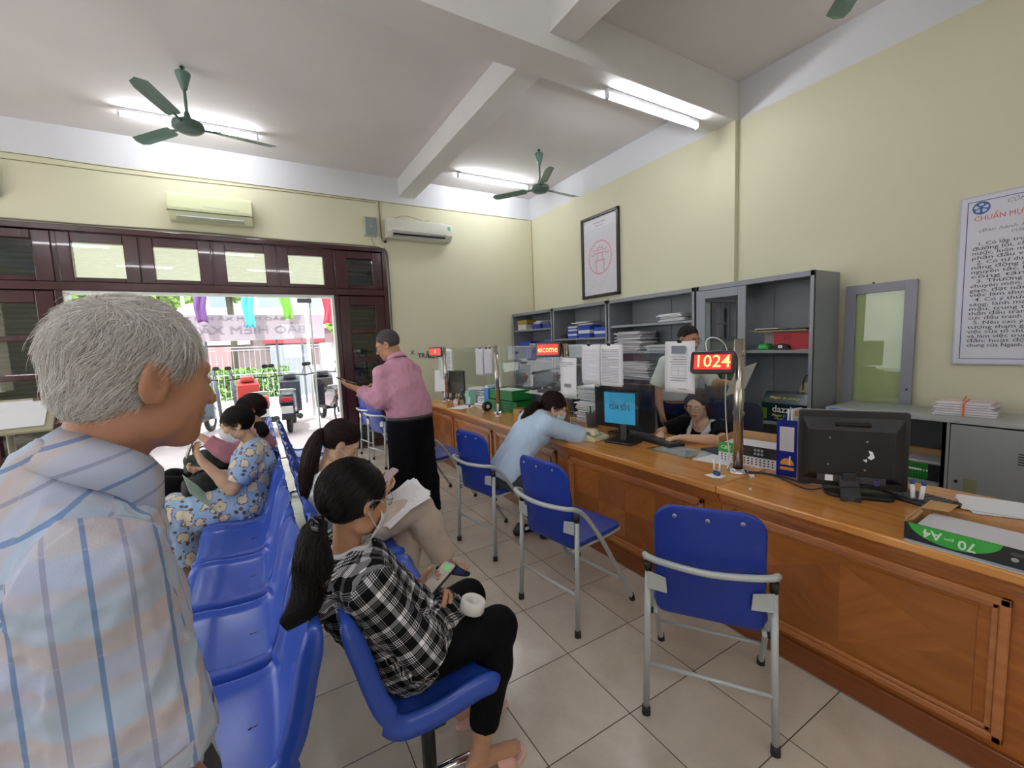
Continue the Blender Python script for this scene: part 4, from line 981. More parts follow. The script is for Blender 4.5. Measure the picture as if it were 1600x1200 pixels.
def eyes(parent, base, H, M, s, half=False, brow='3a2a22'):
    W = mat('eye_white', hexc('e2dcd4'), rough=.2); Ir = mat('dark_iris', hexc('1d1310'), rough=.15); Bm = mat('eyebrow_'+brow, hexc(brow), rough=.8)
    for sx in (-1, 1):
        c = H+M@(v3((sx*.031, .0795, .006))*s); e = MB(); e.ell(c-base, v3((.0125, .0125, .0095 if not half else .006))*s, 14, 10, Matrix(M.tolist())); e.build('eye', W, parent)
        d = c+M@(v3((0, .0092, -.001))*s); e = MB(); e.ell(d-base, v3((.0055, .0038, .0055))*s, 12, 8, Matrix(M.tolist())); e.build('iris', Ir, parent)
        b = MB(); b.tube([(H+M@(v3((sx*x, y, z))*s))-base for x, y, z in ((.014, .0915, .026), (.028, .0895, .031), (.046, .079, .026))], (.0034*s, .0016*s), 6, smooth_path=1); b.build('eyebrow', Bm, parent)
def lips(parent, base, H, M, s, col='9a5a50'):
    m = mat('lips_'+col, hexc(col), rough=.45); e = MB()
    e.ell(H+M@(v3((0, .0945, -.0520))*s)-base, v3((.021, .0075, .0042))*s, 14, 8, Matrix(M.tolist())).ell(H+M@(v3((0, .0925, -.0615))*s)-base, v3((.0165, .0075, .0050))*s, 14, 8, Matrix(M.tolist())); e.build('lips', m, parent)
def mask_(parent, base, H, M, s, name='face_mask'):
    m = mat('white_mask_cloth', hexc('dfe1e6'), rough=.7, bump=.2, bscale=120); V = []; n, k = 15, 9
    for j in range(k):
        v = j/(k-1); z = .000-.105*v
        for i in range(n):
            u = -1+2*i/(n-1); w = .060+.006*math.sin(v*3.14); y = (.122-.02*abs(v-.45)*1.6)-(.066)*abs(u)**1.9-(.03*max(0, v-.55))
            if v < .2: y += .004*(1-abs(u))
            V.append((u*w, y, z+.012*(abs(u)**2)*(1-2*v)*.8))
    V = (H+(np.array(V)*s)@M.T); F = np.array([(j*n+i, j*n+i+1, (j+1)*n+i+1, (j+1)*n+i) for j in range(k-1) for i in range(n-1)])
    o = np_mesh(name, V-base, F, m, parent); md = o.modifiers.new('t', 'SOLIDIFY'); md.thickness = .0016
    t = MB()
    for sx in (-1, 1):
        a, b = (sx*.059, .062, -.004), (sx*.060, .055, -.088); e1, e2, e0 = (sx*.083, .006, .018), (sx*.084, .0, -.036), (sx*.088, -.022, -.004)
        t = MB().tube([H+M@(v3(p)*s)-base for p in (a, e1, e0, e2, b)], .0012, 6, smooth_path=2); t.build('ear_loop', mat('white_elastic', hexc('e6e6ea'), rough=.6), o)
def glasses(parent, base, H, M, s, col='2a2226', rw=.025, rh=.018, metal=.2):
    m = mat('spectacle_'+col, hexc(col), rough=.3, metal=metal); t = MB()
    def P(x, y, z): return H+M@(v3((x, y, z))*s)-base
    for sx in (-1, 1):
        t.tube([P(sx*.033+rw*math.cos(a), .104-.010*abs((sx*.033+rw*math.cos(a))/.055)**2, .002+rh*math.sin(a)) for a in [2*math.pi*i/20 for i in range(20)]], .0013*s, 6, closed=True)
        t.tube([P(sx*.058, .094, .006), P(sx*.074, .085, .008), P(sx*.083, .01, .010), P(sx*.084, -.014, -.004)], .0014*s, 6)
    t.tube([P(-.008, .104, .006), P(0, .108, .008), P(.008, .104, .006)], .0012*s, 6)
    g = t.build('glasses', m, parent)
    for sx in (-1, 1):
        l = MB(); l.add([P(sx*.033+rw*math.cos(a), .104-.010*abs((sx*.033+rw*math.cos(a))/.055)**2, .002+rh*math.sin(a)) for a in [2*math.pi*i/20 for i in range(20)]], [tuple(range(20))]); l.build('lens', GLASS, g)
def collar(name, parent, base, N, ax, fw, rt, rb, h, m, gap=25, pt=.03, pat=None, lift=0.):
    """shirt collar folded over: cone strip round the neck"""
    ax, fw = unit(ax), unit(fw); fw = unit(fw-ax*float(fw@ax)); lt = np.cross(fw, ax); n = 40; V = []
    for i in range(n+1):
        a = R(gap)+(2*math.pi-2*R(gap))*i/n; c, s_ = math.cos(a), math.sin(a); front = max(0, c)**2
        d = fw*c+lt*s_
        top = v3(N)+d*(rt*.96)+ax*(lift+h*.9-.018*front*1.2); mid = v3(N)+d*(rt*1.06)+ax*(lift+h-.018*front*1.2)
        out = v3(N)+d*(rb+pt*.35*front)+ax*(lift-.002-pt*front); low = v3(N)+d*(rt*1.0)+ax*(lift-.02)
        V += [low, top, mid, (mid*.5+out*.5)+d*.002, out]
    k = 5; F = np.array([(i*k+j, (i+1)*k+j, (i+1)*k+j+1, i*k+j+1) for i in range(n) for j in range(k-1)]); V = np.array(V)
    o = np_mesh(name, V-base, F, m, parent, True, {'pat': pat(V)} if pat else None)
    md = o.modifiers.new('t', 'SOLIDIFY'); md.thickness = .003; md.offset = 0; return o
# ---------------------------------------------------------------- cloth patterns
def att(nt, name='pat'):
    a = _n(nt, 'ShaderNodeAttribute'); a.attribute_name = name; sp = _n(nt, 'ShaderNodeSeparateXYZ'); nt.links.new(a.outputs['Vector'], sp.inputs[0]); return sp.outputs, a.outputs['Vector']
def weave(nt, b, vec, scale=900, strength=.15):
    w = _n(nt, 'ShaderNodeTexNoise'); w.inputs['Scale'].default_value = scale; w.inputs['Detail'].default_value = 2; nt.links.new(vec, w.inputs['Vector'])
    bp = _n(nt, 'ShaderNodeBump'); bp.inputs['Strength'].default_value = strength; bp.inputs['Distance'].default_value = .002; nt.links.new(w.outputs[0], bp.inputs['Height']); nt.links.new(bp.outputs[0], b.inputs['Normal'])
def ramp(nt, x, stops, mode='LINEAR'):
    r = _n(nt, 'ShaderNodeValToRGB'); r.color_ramp.interpolation = mode; e = r.color_ramp.elements
    while len(e) > 1: e.remove(e[-1])
    e[0].position = stops[0][0]; e[0].color = (*stops[0][1], 1)
    for p, c in stops[1:]:
        q = e.new(p); q.color = (*c, 1)
    nt.links.new(x, r.inputs[0]); return r.outputs[0]
def mat_pastel_plaid():
    m = mat('pastel_checked_cotton', (.7, .7, .75), rough=.8, sheen=.0); nt, b = nodes_of(m); (u, v, w), vec = att(nt)
    fr = _mth(nt, 'FRACT', _mth(nt, 'DIVIDE', u, .068)); g = lambda q: (q, q, q)
    nz = _n(nt, 'ShaderNodeTexNoise'); nz.inputs['Scale'].default_value = 9; nt.links.new(vec, nz.inputs['Vector'])
    bandv = _mth(nt, 'FRACT', _mth(nt, 'DIVIDE', v, .115))
    A = ramp(nt, bandv, [(0, hexc('a3b6cc')), (.22, hexc('a8bace')), (.28, hexc('bba9a6')), (.48, hexc('b9b0b2')), (.55, hexc('aeb5d0')), (.75, hexc('a7b0ce')), (.82, hexc('b6abb4')), (.97, hexc('a3b6cc'))])
    bandu = ramp(nt, _mth(nt, 'FRACT', _mth(nt, 'DIVIDE', u, .26)), [(0, hexc('adbdd4')), (.3, hexc('c4bfc8')), (.5, hexc('a2bbcc')), (.75, hexc('b9b6ca')), (1, hexc('adbdd4'))])
    c = _mix(nt, .35, A, bandu)
    def line(c, pos, wd, col, op):
        f = _mth(nt, 'LESS_THAN', _mth(nt, 'ABSOLUTE', _mth(nt, 'SUBTRACT', fr, pos)), wd/.068/2); return _mix(nt, _mth(nt, 'MULTIPLY', f, op), c, col)
    c = line(c, .25, .0048, hexc('5579ad'), .8); c = line(c, .75, .0048, hexc('7d7fa2'), .6)
    fv = _mth(nt, 'LESS_THAN', _mth(nt, 'ABSOLUTE', _mth(nt, 'SUBTRACT', bandv, .5)), .006); c = _mix(nt, _mth(nt, 'MULTIPLY', fv, .25), c, hexc('cbc3b6'))
    nt.links.new(c, b.inputs['Base Color']); weave(nt, b, vec, 500, .25); return m
def mat_bw_plaid():
    m = mat('black_white_checked_flannel', (.1, .1, .1), rough=.9, spec=.12); nt, b = nodes_of(m); (u, v, w), vec = att(nt)
    st = [(0, 0), (.10, 1), (.24, 0), (.275, .9), (.30, 0), (.33, .9), (.355, 0), (.385, .9), (.41, 0), (.60, .9), (.625, 0), (.655, .9), (.68, 0), (.71, .9), (.735, 0), (.77, .9), (.80, 0)]
    stops = [(p, (q, q, q)) for p, q in st]
    a = ramp(nt, _mth(nt, 'FRACT', _mth(nt, 'DIVIDE', u, .095)), stops, 'CONSTANT'); c = ramp(nt, _mth(nt, 'FRACT', _mth(nt, 'DIVIDE', v, .095)), stops, 'CONSTANT')
    s_ = _mix(nt, .5, a, c); bw = _n(nt, 'ShaderNodeRGBToBW'); nt.links.new(s_, bw.inputs[0])
    col = ramp(nt, bw.outputs[0], [(0, hexc('101013')), (.3, hexc('131316')), (.5, hexc('77777b')), (.8, hexc('e6e6e9'))])
    nt.links.new(col, b.inputs['Base Color']); weave(nt, b, vec, 700, .2); return m
def mat_flowers():
    m = mat('light_blue_flowered_cotton', (.5, .6, .8), rough=.75, sheen=.15); nt, b = nodes_of(m); (u, v, w), vec = att(nt)
    vo = _n(nt, 'ShaderNodeTexVoronoi'); vo.inputs['Scale'].default_value = 11.5; vo.inputs['Randomness'].default_value = .8; nt.links.new(vec, vo.inputs['Vector'])
    nz = _n(nt, 'ShaderNodeTexNoise'); nz.inputs['Scale'].default_value = 45; nz.inputs['Detail'].default_value = 1; nt.links.new(vec, nz.inputs['Vector'])
    d = _mth(nt, 'ADD', vo.outputs['Distance'], _mth(nt, 'MULTIPLY_ADD', nz.outputs[0], .36, -.18))
    c = ramp(nt, d, [(0, hexc('c9a27c')), (.10, hexc('dccfb8')), (.34, hexc('ddd2be')), (.40, hexc('7d6464')), (.455, hexc('9dbbe0')), (1, hexc('9dbbe0'))], 'CONSTANT')
    v2 = _n(nt, 'ShaderNodeTexVoronoi'); v2.inputs['Scale'].default_value = 24; nt.links.new(vec, v2.inputs['Vector'])
    sel = _mth(nt, 'MULTIPLY', _mth(nt, 'LESS_THAN', _mth(nt, 'ADD', v2.outputs['Distance'], _mth(nt, 'MULTIPLY', nz.outputs[0], .3)), .44), _mth(nt, 'GREATER_THAN', vo.outputs['Distance'], .47))
    nt.links.new(_mix(nt, sel, c, hexc('6a4a4c')), b.inputs['Base Color']); weave(nt, b, vec, 600, .12); return m
def pat_shirt(base_f, N, up, f, r, SR, SL):
    def g(V):
        out, best = base_f(V, True); d = V-N; h = d@up
        yk = (h > -.115+.25*np.abs(d@r)*0) & (d@f < .03) & (best > 1)
        out[yk, 0] = (d[yk]@up)*.9-(d[yk]@f)*.5; out[yk, 1] = d[yk]@r
        for S_, q in ((SR, 1), (SL, -1)):
            m = ((V-S_)@r*q > -.022) & ((V-S_)@up < .10); out[m, 0] = (V[m]-S_)@f*1.0+.02; out[m, 1] = (V[m]-S_)@up*-1
        return out
    return g
def pat_frames(frames):
    """frames: list of (a, b, origin, uaxis, vaxis, weight): each vertex takes the frame of its nearest bone"""
    def f(V, full=False):
        best = np.full(len(V), 1e9); out = np.zeros((len(V), 3)); who = np.zeros(len(V), int)
        for i_, (a, b, o, ua, va, r) in enumerate(frames):
            a, b, o = v3(a), v3(b), v3(o); d = b-a; t = np.clip(((V-a)@d)/max(d@d, 1e-9), 0, 1); q = np.linalg.norm(V-a-t[:, None]*d, axis=1)-r
            m = q < best; best[m] = q[m]; who[m] = i_; out[m, 0] = (V[m]-o)@unit(ua); out[m, 1] = (V[m]-o)@unit(va)
        return (out, who) if full else out
    return f
def person(label, base, J, s, female, head, skinm, hands, res=.006, old=False, group=None, feet=True, mouth=True):
    base = v3((base[0], base[1], 0 if len(base) < 3 else base[2])); S = Field(res); M = hrot(*head); H = v3(J['H']); hs = J.get('hs', 1.)
    torso_ops(S, J, s, -.004, female)
    N = v3(J['N']); nk = H+M@v3((0, -.02, -.05))*hs
    S.cap(N-v3((0, 0, .02)), nk, .056*s if not female else .048*s, .054*s if not female else .046*s, .02)
    head_ops(S, H, M, hs, old, female)
    for a in 'LR':
        arm_ops(S, J['S'+a], J['E'+a], J['W'+a], s)
        h = hands[a]; hand_ops(S, J['W'+a], h[0], h[1], h[2], s*h[4] if len(h) > 4 else s*.98, h[3])
        leg_ops(S, J['H'+a], J['K'+a], J['A'+a], s)
        if feet: foot_ops(S, J['A'+a], J['T'+a], s)
    V, F = S.run(); o = np_mesh('person', V-base, F, skinm); o.location = base.tolist()
    tag(o, label, 'person', group); return o, base, H, M, hs
def top(name, o, base, J, s, female, m, infl=.014, sl=(1.9, 1.9), res=.006, pat=None, wr=(1, .005, 30), hem=None, nk=None, sleeve=.006, seed=1, extra=None, rs=(.050, .043, .038, .026), kk=.035, stretch=(1, 1, .4)):
    S = Field(res); torso_ops(S, J, s, infl, female, kk)
    for a, f in zip('LR', sl): arm_ops(S, J['S'+a], J['E'+a], J['W'+a], s, infl+sleeve, f, .025, rs)
    if extra: extra(S)
    S.disp = folds(seed, wr[1]*.9, wr[2]*1.9, stretch)
    if hem is not None: S.cut(*hem)
    if nk is not None: S.cut(*nk)
    return surf(name, S, m, o, base, pat)
def bottoms(name, o, base, J, s, m, infl=.012, lg=(1.92, 1.92), loose=0., res=.006, waist=None, seed=2, wr=(.004, 28), rs=(.085, .056, .052, .036), pat=None, extra=None):
    S = Field(res); P = v3(J['P']); lat = unit(v3(J['HR'])-v3(J['HL'])); up = unit(v3(J['C'])-P); n = np.cross(lat, up)
    S.cap(P-lat*.0, P+up*.07*s, .155*s+infl, .145*s+infl, .03, flat=(n, (.155*s+infl)/(.11*s+infl)))
    for a, f in zip('LR', lg): leg_ops(S, J['H'+a], J['K'+a], J['A'+a], s, infl, f, .03, rs, True, loose)
    if extra: extra(S)
    S.disp = folds(seed, wr[0]*.9, wr[1]*1.8)
    if waist is not None: S.cut(P+up*waist, up)
    return surf(name, S, m, o, base, pat)
def sandal(parent, base, A, T, sole, strap, name='sandal', s=1., z=None):
    A, T = v3(A), v3(T); d = unit(T-A); flatf = A[2] < .13
    if flatf: d = unit(v3((d[0], d[1], 0))); upv = v3((0, 0, 1))
    else: upv = unit(np.cross(np.cross(d, (0, 0, 1)), d))
    lat = np.cross(d, upv); c = (T-d*.085*s)+upv*(0 if flatf else 0); g = A-upv*.065*s if not flatf else v3((A[0], A[1], 0)); heel = g-d*.055*s; toe = heel+d*.255*s
    if flatf: heel[2] = 0; toe[2] = 0
    ol = []
    for i in range(28):
        a = 2*math.pi*i/28; L = .1275*s; x = math.cos(a)*L; y = math.sin(a)*.044*s*(1+.12*math.cos(a)); ol.append((heel+toe)/2+d*x+lat*y)
    vs = [p for p in ol]+[p+upv*.018 for p in ol]; k = 28
    b = MB().add([p-base for p in vs], [tuple(range(k))[::-1], tuple(range(k, 2*k))]+[(i, (i+1) % k, k+(i+1) % k, k+i) for i in range(k)], False).build(name, sole, parent, bevel=.003)
    V = []; m0 = heel+d*.15*s
    for j in range(5):
        for i in range(13):
            a = math.pi*i/12; V.append(m0+d*(j-2)*.019*s+lat*math.cos(a)*.047*s+upv*(.012+math.sin(a)*(.056-.006*j)*s))
    F = np.array([(j*13+i, j*13+i+1, (j+1)*13+i+1, (j+1)*13+i) for j in range(4) for i in range(12)])
    st = np_mesh('strap', np.array(V)-base, F, strap, b); md = st.modifiers.new('t', 'SOLIDIFY'); md.thickness = .004
    return b
HBLK = hair_mat('black_hair', '0c0a0b', '241d1e', .32); HBRN = hair_mat('dark_brown_hair', '140c0b', '3a2420', .35); HCAPB = mat('hair_underlayer_black', hexc('0e0b0c'), rough=.5); HGREY = hair_mat('grey_white_hair', '9f9692', 'fffdfa', .42)

def fuzz(V, F, n, l0, l1, w, m, o, base, H, M, seed=3, K=4):
    """short hair growing from the under-layer, combed down and back"""
    rs = np.random.RandomState(seed); q = V[F[rs.randint(0, len(F), n)]]; nr = np.cross(q[:, 2]-q[:, 0], q[:, 3]-q[:, 1]); nr /= np.maximum(np.linalg.norm(nr, axis=1), 1e-9)[:, None]
    p = q.mean(1); nr *= np.sign((nr*(p-H)).sum(1))[:, None]; c = -M[:, 2]*.8-M[:, 1]*.3+rs.normal(size=(n, 3))*.3; c = c-(c*nr).sum(1)[:, None]*nr; c /= np.linalg.norm(c, axis=1)[:, None]
    L = rs.uniform(l0, l1, n); t = np.linspace(0, 1, K); P = p[:, None]-nr[:, None]*.001+c[:, None]*(L[:, None]*t)[..., None]+nr[:, None]*((L*.45)[:, None]*(t-.5*t**2)[None])[..., None]
    return strands('short_hair', P, np.full(n, w), rs.uniform(0, 1, n), m, o, base)
# ---- old man in the foreground
def deg(v): return math.degrees(v)
def old_man():
    H = v3((-.158, .862, 1.470)); M = hrot(30, 11); f = v3((math.cos(R(16)), math.sin(R(16)), 0)); r = v3((f[1], -f[0], 0)); up = v3((0, 0, 1)); s = .95
    N = H-f*.080-up*.165
    J = dict(H=H, N=N, C=N-up*.19-f*.015, P=N-up*.50-f*.0, SR=N+r*.150-up*.075, SL=N-r*.160-up*.080, hs=.95)
    J['ER'] = J['SR']+r*.02+f*.03-up*.265; J['WR'] = J['ER']+f*.06-up*.23-r*.01; J['EL'] = J['SL']-r*.05-f*.02-up*.26; J['WL'] = J['EL']+f*.09-up*.22
    for a, q in (('L', -1), ('R', 1)):
        J['H'+a] = J['P']+r*q*.085-up*.04; J['K'+a] = v3((J['H'+a][0], J['H'+a][1], .45))+f*.02; J['A'+a] = v3((J['K'+a][0], J['K'+a][1], .075))-f*.02; J['T'+a] = J['A'+a]+f*.17-up*.05
    hd = {'L': (-up+f*.2, r, 1, 18), 'R': (-up+f*.2, -r, -1, 18)}
    o, base, H, M, hs = person('old man with grey-white hair and pastel checked shirt standing close at the left', (N[0], N[1]), J, s, False, (30, 11), SK_OLD, hd, .0042, True)
    mp = mat_pastel_plaid(); arm = J['ER']-J['SR']
    ud = unit(arm); ua = unit(np.cross(ud, f+r*.4)); back_u = r
    fr = [(J['SR']+ud*.03, J['ER'], J['SR'], np.cross(ud, unit(r*.8-f*.6))*-1, ud, .045), (J['SL'], J['EL'], J['SL'], unit(f), unit(J['EL']-J['SL']), .05),
          (J['P'], N-up*.03, N, unit(r+up*.10), -up, .15)]
    PS = pat_shirt(pat_frames(fr), N, up, f, r, J['SR'], J['SL'])
    S = Field(.0045); torso_ops(S, J, s, .016, False, .04)
    S.cap(J['C']-f*.02, J['P']-f*.02, .14, .15, .05, flat=(f, 1.4))
    S.ell(N-f*.045-up*.055, (.11, .06, .07), None, .05); S.cap(N-up*.05, N+up*.028+f*.004, .085, .072, .04)
    for a, fr_ in (('R', .90), ('L', .9)):
        Sh, El = J['S'+a], J['E'+a]; S.cap(Sh, Sh+(El-Sh)*fr_, .060, .080, .035, end=True)
    def neck_open(): S.ell(N+up*.085+f*.04, (.075, .075, .075), None, .01, 's')
    neck_open()
    g1 = folds(11, .014, 30, (1, 1, .35)); g2 = folds(5, .0065, 75, (1, 1, .5)); S.disp = lambda X, Y, Z: g1(X, Y, Z)+g2(X, Y, Z)
    for a in 'RL':
        ud_ = unit(J['E'+a]-J['S'+a]); hp = J['S'+a]+(J['E'+a]-J['S'+a])*.90; hem = MB()
    surf('checked_shirt', S, mp, o, base, PS)
    # turned-up sleeve hems
    for a in 'RL':
        d = unit(J['E'+a]-J['S'+a]); c = J['S'+a]+(J['E'+a]-J['S'+a])*.90; x, y, _ = frame_of(d); x, y = v3(x), v3(y); V = []; n = 36
        for k_, (rr, t) in enumerate(((.070, .004), (.0785, .004), (.0815, -.012), (.0805, -.026))):
            for i in range(n): V.append(c+d*t+(x*math.cos(2*math.pi*i/n)+y*math.sin(2*math.pi*i/n))*rr*(1+.03*math.sin(3*2*math.pi*i/n)))
        F = np.array([(k_*n+i, k_*n+(i+1) % n, (k_+1)*n+(i+1) % n, (k_+1)*n+i) for k_ in range(3) for i in range(n)]); V = np.array(V)
        np_mesh('sleeve_hem', V-base, F, mp, o, True, {'pat': pat_frames(fr)(V)})
    cfr = [(N, N+up*.01, N, unit(up*1.-f*.25), r, 0)]
    S_ = 0; collar('shirt_collar', o, base, N+f*.012+up*.008, unit(up*1.+f*.62), f, .063, .090, .056, mp, 22, .045, pat_frames(cfr), .018)
    bottoms('trousers', o, base, J, s, mat('dark_grey_trousers', hexc('3a3c42'), rough=.8), .02, (1.98, 1.98), .02, .008, .09)
    eyes(o, base, H, M, hs, True, '8d8580')
    # hair: soft under-layer, then strands combed back from the forehead and down at the sides
    def Pt(p): return H+(np.asarray(p)*hs)@M.T
    S = Field(.004); S.ell(Pt((0, -.016, .037)), v3((.0775, .0905, .0865)), M, .01)
    S.ell(Pt((0, -.046, -.026)), v3((.062, .048, .048)), M, .03)
    S.ell(Pt((0, .106, -.012)), v3((.080, .060, .066)), M, .012, 's'); S.ell(Pt((0, .055, -.085)), v3((.1, .085, .080)), M, .012, 's')
    for sx in (-1, 1): S.ell(Pt((sx*.082, .004, -.012)), v3((.022, .026, .034)), M, .008, 's')
    S.cut(Pt((0, -.05, -.066)), M@v3((0, .12, -1)))
    uV, uF = S.run(); np_mesh('grey_hair_underlayer', uV-base, uF, mat('grey_scalp_hair', hexc('a59c98'), rough=.8, var=.2, vscale=60, bump=.6, bscale=220), o)
    rs = np.random.RandomState(4); n = 15000; K = 6
    fi = rs.randint(0, len(uF), n); q4 = uV[uF[fi]]; nr = np.cross(q4[:, 2]-q4[:, 0], q4[:, 3]-q4[:, 1]); nr /= np.maximum(np.linalg.norm(nr, axis=1), 1e-9)[:, None]
    pw = q4.mean(1)+rs.normal(size=(n, 3))*.0015; P0 = (pw-H)@M/hs; D0 = nr@M; D0 *= np.sign((D0*(P0-v3((0, -.02, .0)))).sum(1))[:, None]
    P0 = P0-D0*.001
    side = np.abs(D0[:, 0]); topw = np.clip(D0[:, 2], 0, 1)
    comb = np.zeros_like(P0); comb[:, 1] = -.15+1.15*topw*(.4+.6*(D0[:, 1] > -.4)); comb[:, 2] = -1.0*(1-topw)-.1; comb[:, 0] = -.42*topw-.25*np.sign(D0[:, 0])*0
    comb[:, 1] += -.75*(1-topw)*(side > .45)
    clump = np.sin(P0@v3((95, 40, 60)))*.35+np.sin(P0@v3((-50, 120, 80))+1.)*.35; comb[:, 0] += clump*.8; comb[:, 1] += clump*.4
    comb += rs.normal(size=comb.shape)*.20; comb -= (comb*D0).sum(1)[:, None]*D0; comb /= np.linalg.norm(comb, axis=1)[:, None]
    ln = rs.uniform(.018, .034, n)*(1+.55*topw); ln[D0[:, 2] < -.2] *= .6
    lift = rs.uniform(.10, .34, n)+.10*topw*(D0[:, 1] > .3); fly = rs.rand(n) < .012; lift[fly] = .8; ln[fly] *= 1.2
    t = np.linspace(0, 1, K); path = P0[:, None]+comb[:, None]*(ln[:, None]*t)[..., None]+D0[:, None]*((ln*lift)[:, None]*(t-.75*t**2)[None])[..., None]-v3((0, 0, 1))*(ln[:, None]*.18*t**2)[..., None]
    rn = np.clip(rs.normal(.62, .26, n)-.30*np.clip(-P0[:, 2]/.06, 0, 1)*0-.35*(P0[:, 1] > .03)*(P0[:, 2] < .06), 0, 1)
    strands('grey_hair', Pt(path.reshape(-1, 3)).reshape(n, K, 3), np.full(n, .00050), rn, HGREY, o, base)
    return o
old_man()
Z_ = v3((0, 0, 1))
# ---- girl in black and white checked hoodie
def girl():
    s = .86; base = (.33, 1.36); f = unit((1, .10, 0)); r = v3((f[1], -f[0], 0))
    J = dict(H=(.225, 1.345, 1.045), N=(.185, 1.345, .885), C=(.225, 1.350, .73), P=(.335, 1.36, .515), SR=(.215, 1.205, .835), SL=(.185, 1.490, .835),
             ER=(.345, 1.150, .625), WR=(.425, 1.285, .600), EL=(.31, 1.545, .62), WL=(.415, 1.425, .63),
             HR=(.37, 1.285, .505), KR=(.635, 1.235, .535), AR=(.55, 1.250, .10), TR=(.705, 1.245, .045),
             HL=(.36, 1.435, .505), KL=(.625, 1.455, .53), AL=(.60, 1.47, .10), TL=(.76, 1.47, .045), hs=.99)
    hd = {'R': ((.75, .45, .25), (-.2, .55, .75), 1, 45), 'L': ((.75, -.35, .35), (-.2, -.45, .8), -1, 40)}
    o, b, H, M, hs = person('girl in black and white checked hoodie and black leggings sitting with a phone', base, J, s, True, (22, 14), SK_MED, hd, .0045)
    J = {k: (v3(v) if isinstance(v, tuple) else v) for k, v in J.items()}
    ar, al = unit(J['ER']-J['SR']), unit(J['WR']-J['ER']); N = J['N']; P = J['P']
    fr = [(J['SR']+ar*.03, J['ER'], J['SR'], np.cross(ar, (0, 1, 0)), ar, .05), (J['ER'], J['WR'], J['ER'], np.cross(al, (0, 1, 0)), al, .05),
          (J['SL'], J['EL'], J['SL'], (1, 0, 0), unit(J['EL']-J['SL']), .05), (J['EL'], J['WL'], J['EL'], (0, 0, 1), unit(J['WL']-J['EL']), .05),
          (P, N-Z_*.05, P, unit((.25, -1, .15)), unit((-.35, .1, 1)), .15), (N-v3((.07, .05, .03)), N-v3((.07, -.05, .03)), N, unit((.4, 1, .3)), unit((.6, -.2, -.8)), .06)]
    S = Field(.0045); torso_ops(S, J, s, .026, False, .045); S.cap(J['C']+v3((.015, 0, .02)), P+v3((.02, 0, .06)), .145, .160, .05, flat=((1, 0, 0), 1.4))
    for a in 'LR':
        arm_ops(S, J['S'+a], J['E'+a], J['W'+a], s, .014, 1.86, .03, (.052, .052, .046, .036))
    S.cap(P+v3((.0, -.02, .03)), P+v3((.10, 0, .035)), .140, .135, .05, flat=((0, 0, 1), 1.25))     # loose hem over the lap
    # hood lying on the back and round the neck
    S.cap(N+v3((-.065, -.085, -.035)), N+v3((-.085, 0, -.060)), .036, .050, .02); S.cap(N+v3((-.085, 0, -.060)), N+v3((-.060, .085, -.035)), .050, .036, .02)
    S.cap(N+v3((-.065, -.085, -.035)), N+v3((.060, -.062, -.055)), .034, .022, .02); S.cap(N+v3((-.060, .085, -.035)), N+v3((.060, .062, -.055)), .034, .022, .02)
    S.ell(N+v3((-.090, -.01, -.090)), (.060, .105, .075), None, .03)
    S.ell(N+v3((.010, 0, .050)), (.082, .080, .092), None, .008, 's')
    g1 = folds(21, .011, 44, (1, 1, .6)); g2 = folds(7, .005, 95); S.disp = lambda X, Y, Z: g1(X, Y, Z)+g2(X, Y, Z)
    surf('checked_hoodie', S, mat_bw_plaid(), o, b, pat_frames(fr))
    WH = mat('white_shirt_cloth', hexc('dcdde2'), rough=.8)
    S = Field(.004); S.cap(N+v3((.006, 0, -.03)), N+v3((.014, 0, .034)), .082, .062, .01, end=True); S.ell(N+v3((.020, 0, .055)), (.046, .048, .055), None, .004, 's'); S.cut(N+v3((.0, 0, .026)), (-.35, 0, 1)); S.disp = folds(3, .003, 60)
    surf('white_collar', S, WH, o, b)
    BK = mat('black_legging_cloth', hexc('08080a'), rough=.85, spec=.15)
    bottoms('black_leggings', o, b, J, s, BK, .010, (1.90, 1.78), .006, .0055, .05, 31, (.0035, 45))
    PK = mat('pink_sandal', hexc('d9a79c'), rough=.5); PS = mat('pink_sandal_sole', hexc('d8b0a6'), rough=.6)
    sandal(o, b, J['AR'], J['TR'], PS, PK, s=.9); sandal(o, b, J['AL'], J['TL'], PS, PK, s=.9)
    eyes(o, b, H, M, hs); mask_(o, b, H, M, hs); glasses(o, b, H, M, hs, 'a9a2a0', .024, .020, .6)
    S = Field(.0045); hair_cap(S, H, M, hs, (.079, .098, .092), low=-.05)
    surf('hair_underlayer', S, HCAPB, o, b)
    tie = (0, -.105, -.060); scalp_flow('hair', H, M, hs, tie, 5200, HBLK, o, b, 2, .00085, low=-.07, lift=.010, ax=(.081, .101, .094))
    tw = H+M@(v3(tie)*hs)
    q = [tw+v3((0, 0, .010)), tw+v3((-.022, -.015, -.025)), tw+v3((-.030, -.03, -.085)), tw+v3((-.035, -.04, -.150)), tw+v3((-.065, -.06, -.195)), tw+v3((-.115, -.09, -.215))]
    locks('ponytail', q, [.016, .034, .048, .050, .038, .012], 3600, HBLK, o, b, 5, .0010, wave=.006)
    S = Field(.005); S.chain([v3(p) for p in q[:5]], [.012, .024, .036, .034, .016], .02); surf('ponytail_underlayer', S, HCAPB, o, b)
    cl = MB(); c = tw+v3((-.004, -.002, .004))-b
    for dx in (-.012, .0, .012): cl.obox(c+v3((-.006, -.012, dx)), (.012, .040, .006), (R(12), 0, R(20)))
    cl.cyl(c+v3((-.02, -.032, -.012)), c+v3((-.02, -.032, .016)), .005); cl.obox(c+v3((-.012, -.048, .002)), (.012, .030, .012), (0, 0, R(30))).build('hair_claw', mat('black_plastic_claw', hexc('121213'), rough=.25), o, bevel=.002)
    return o
girl()
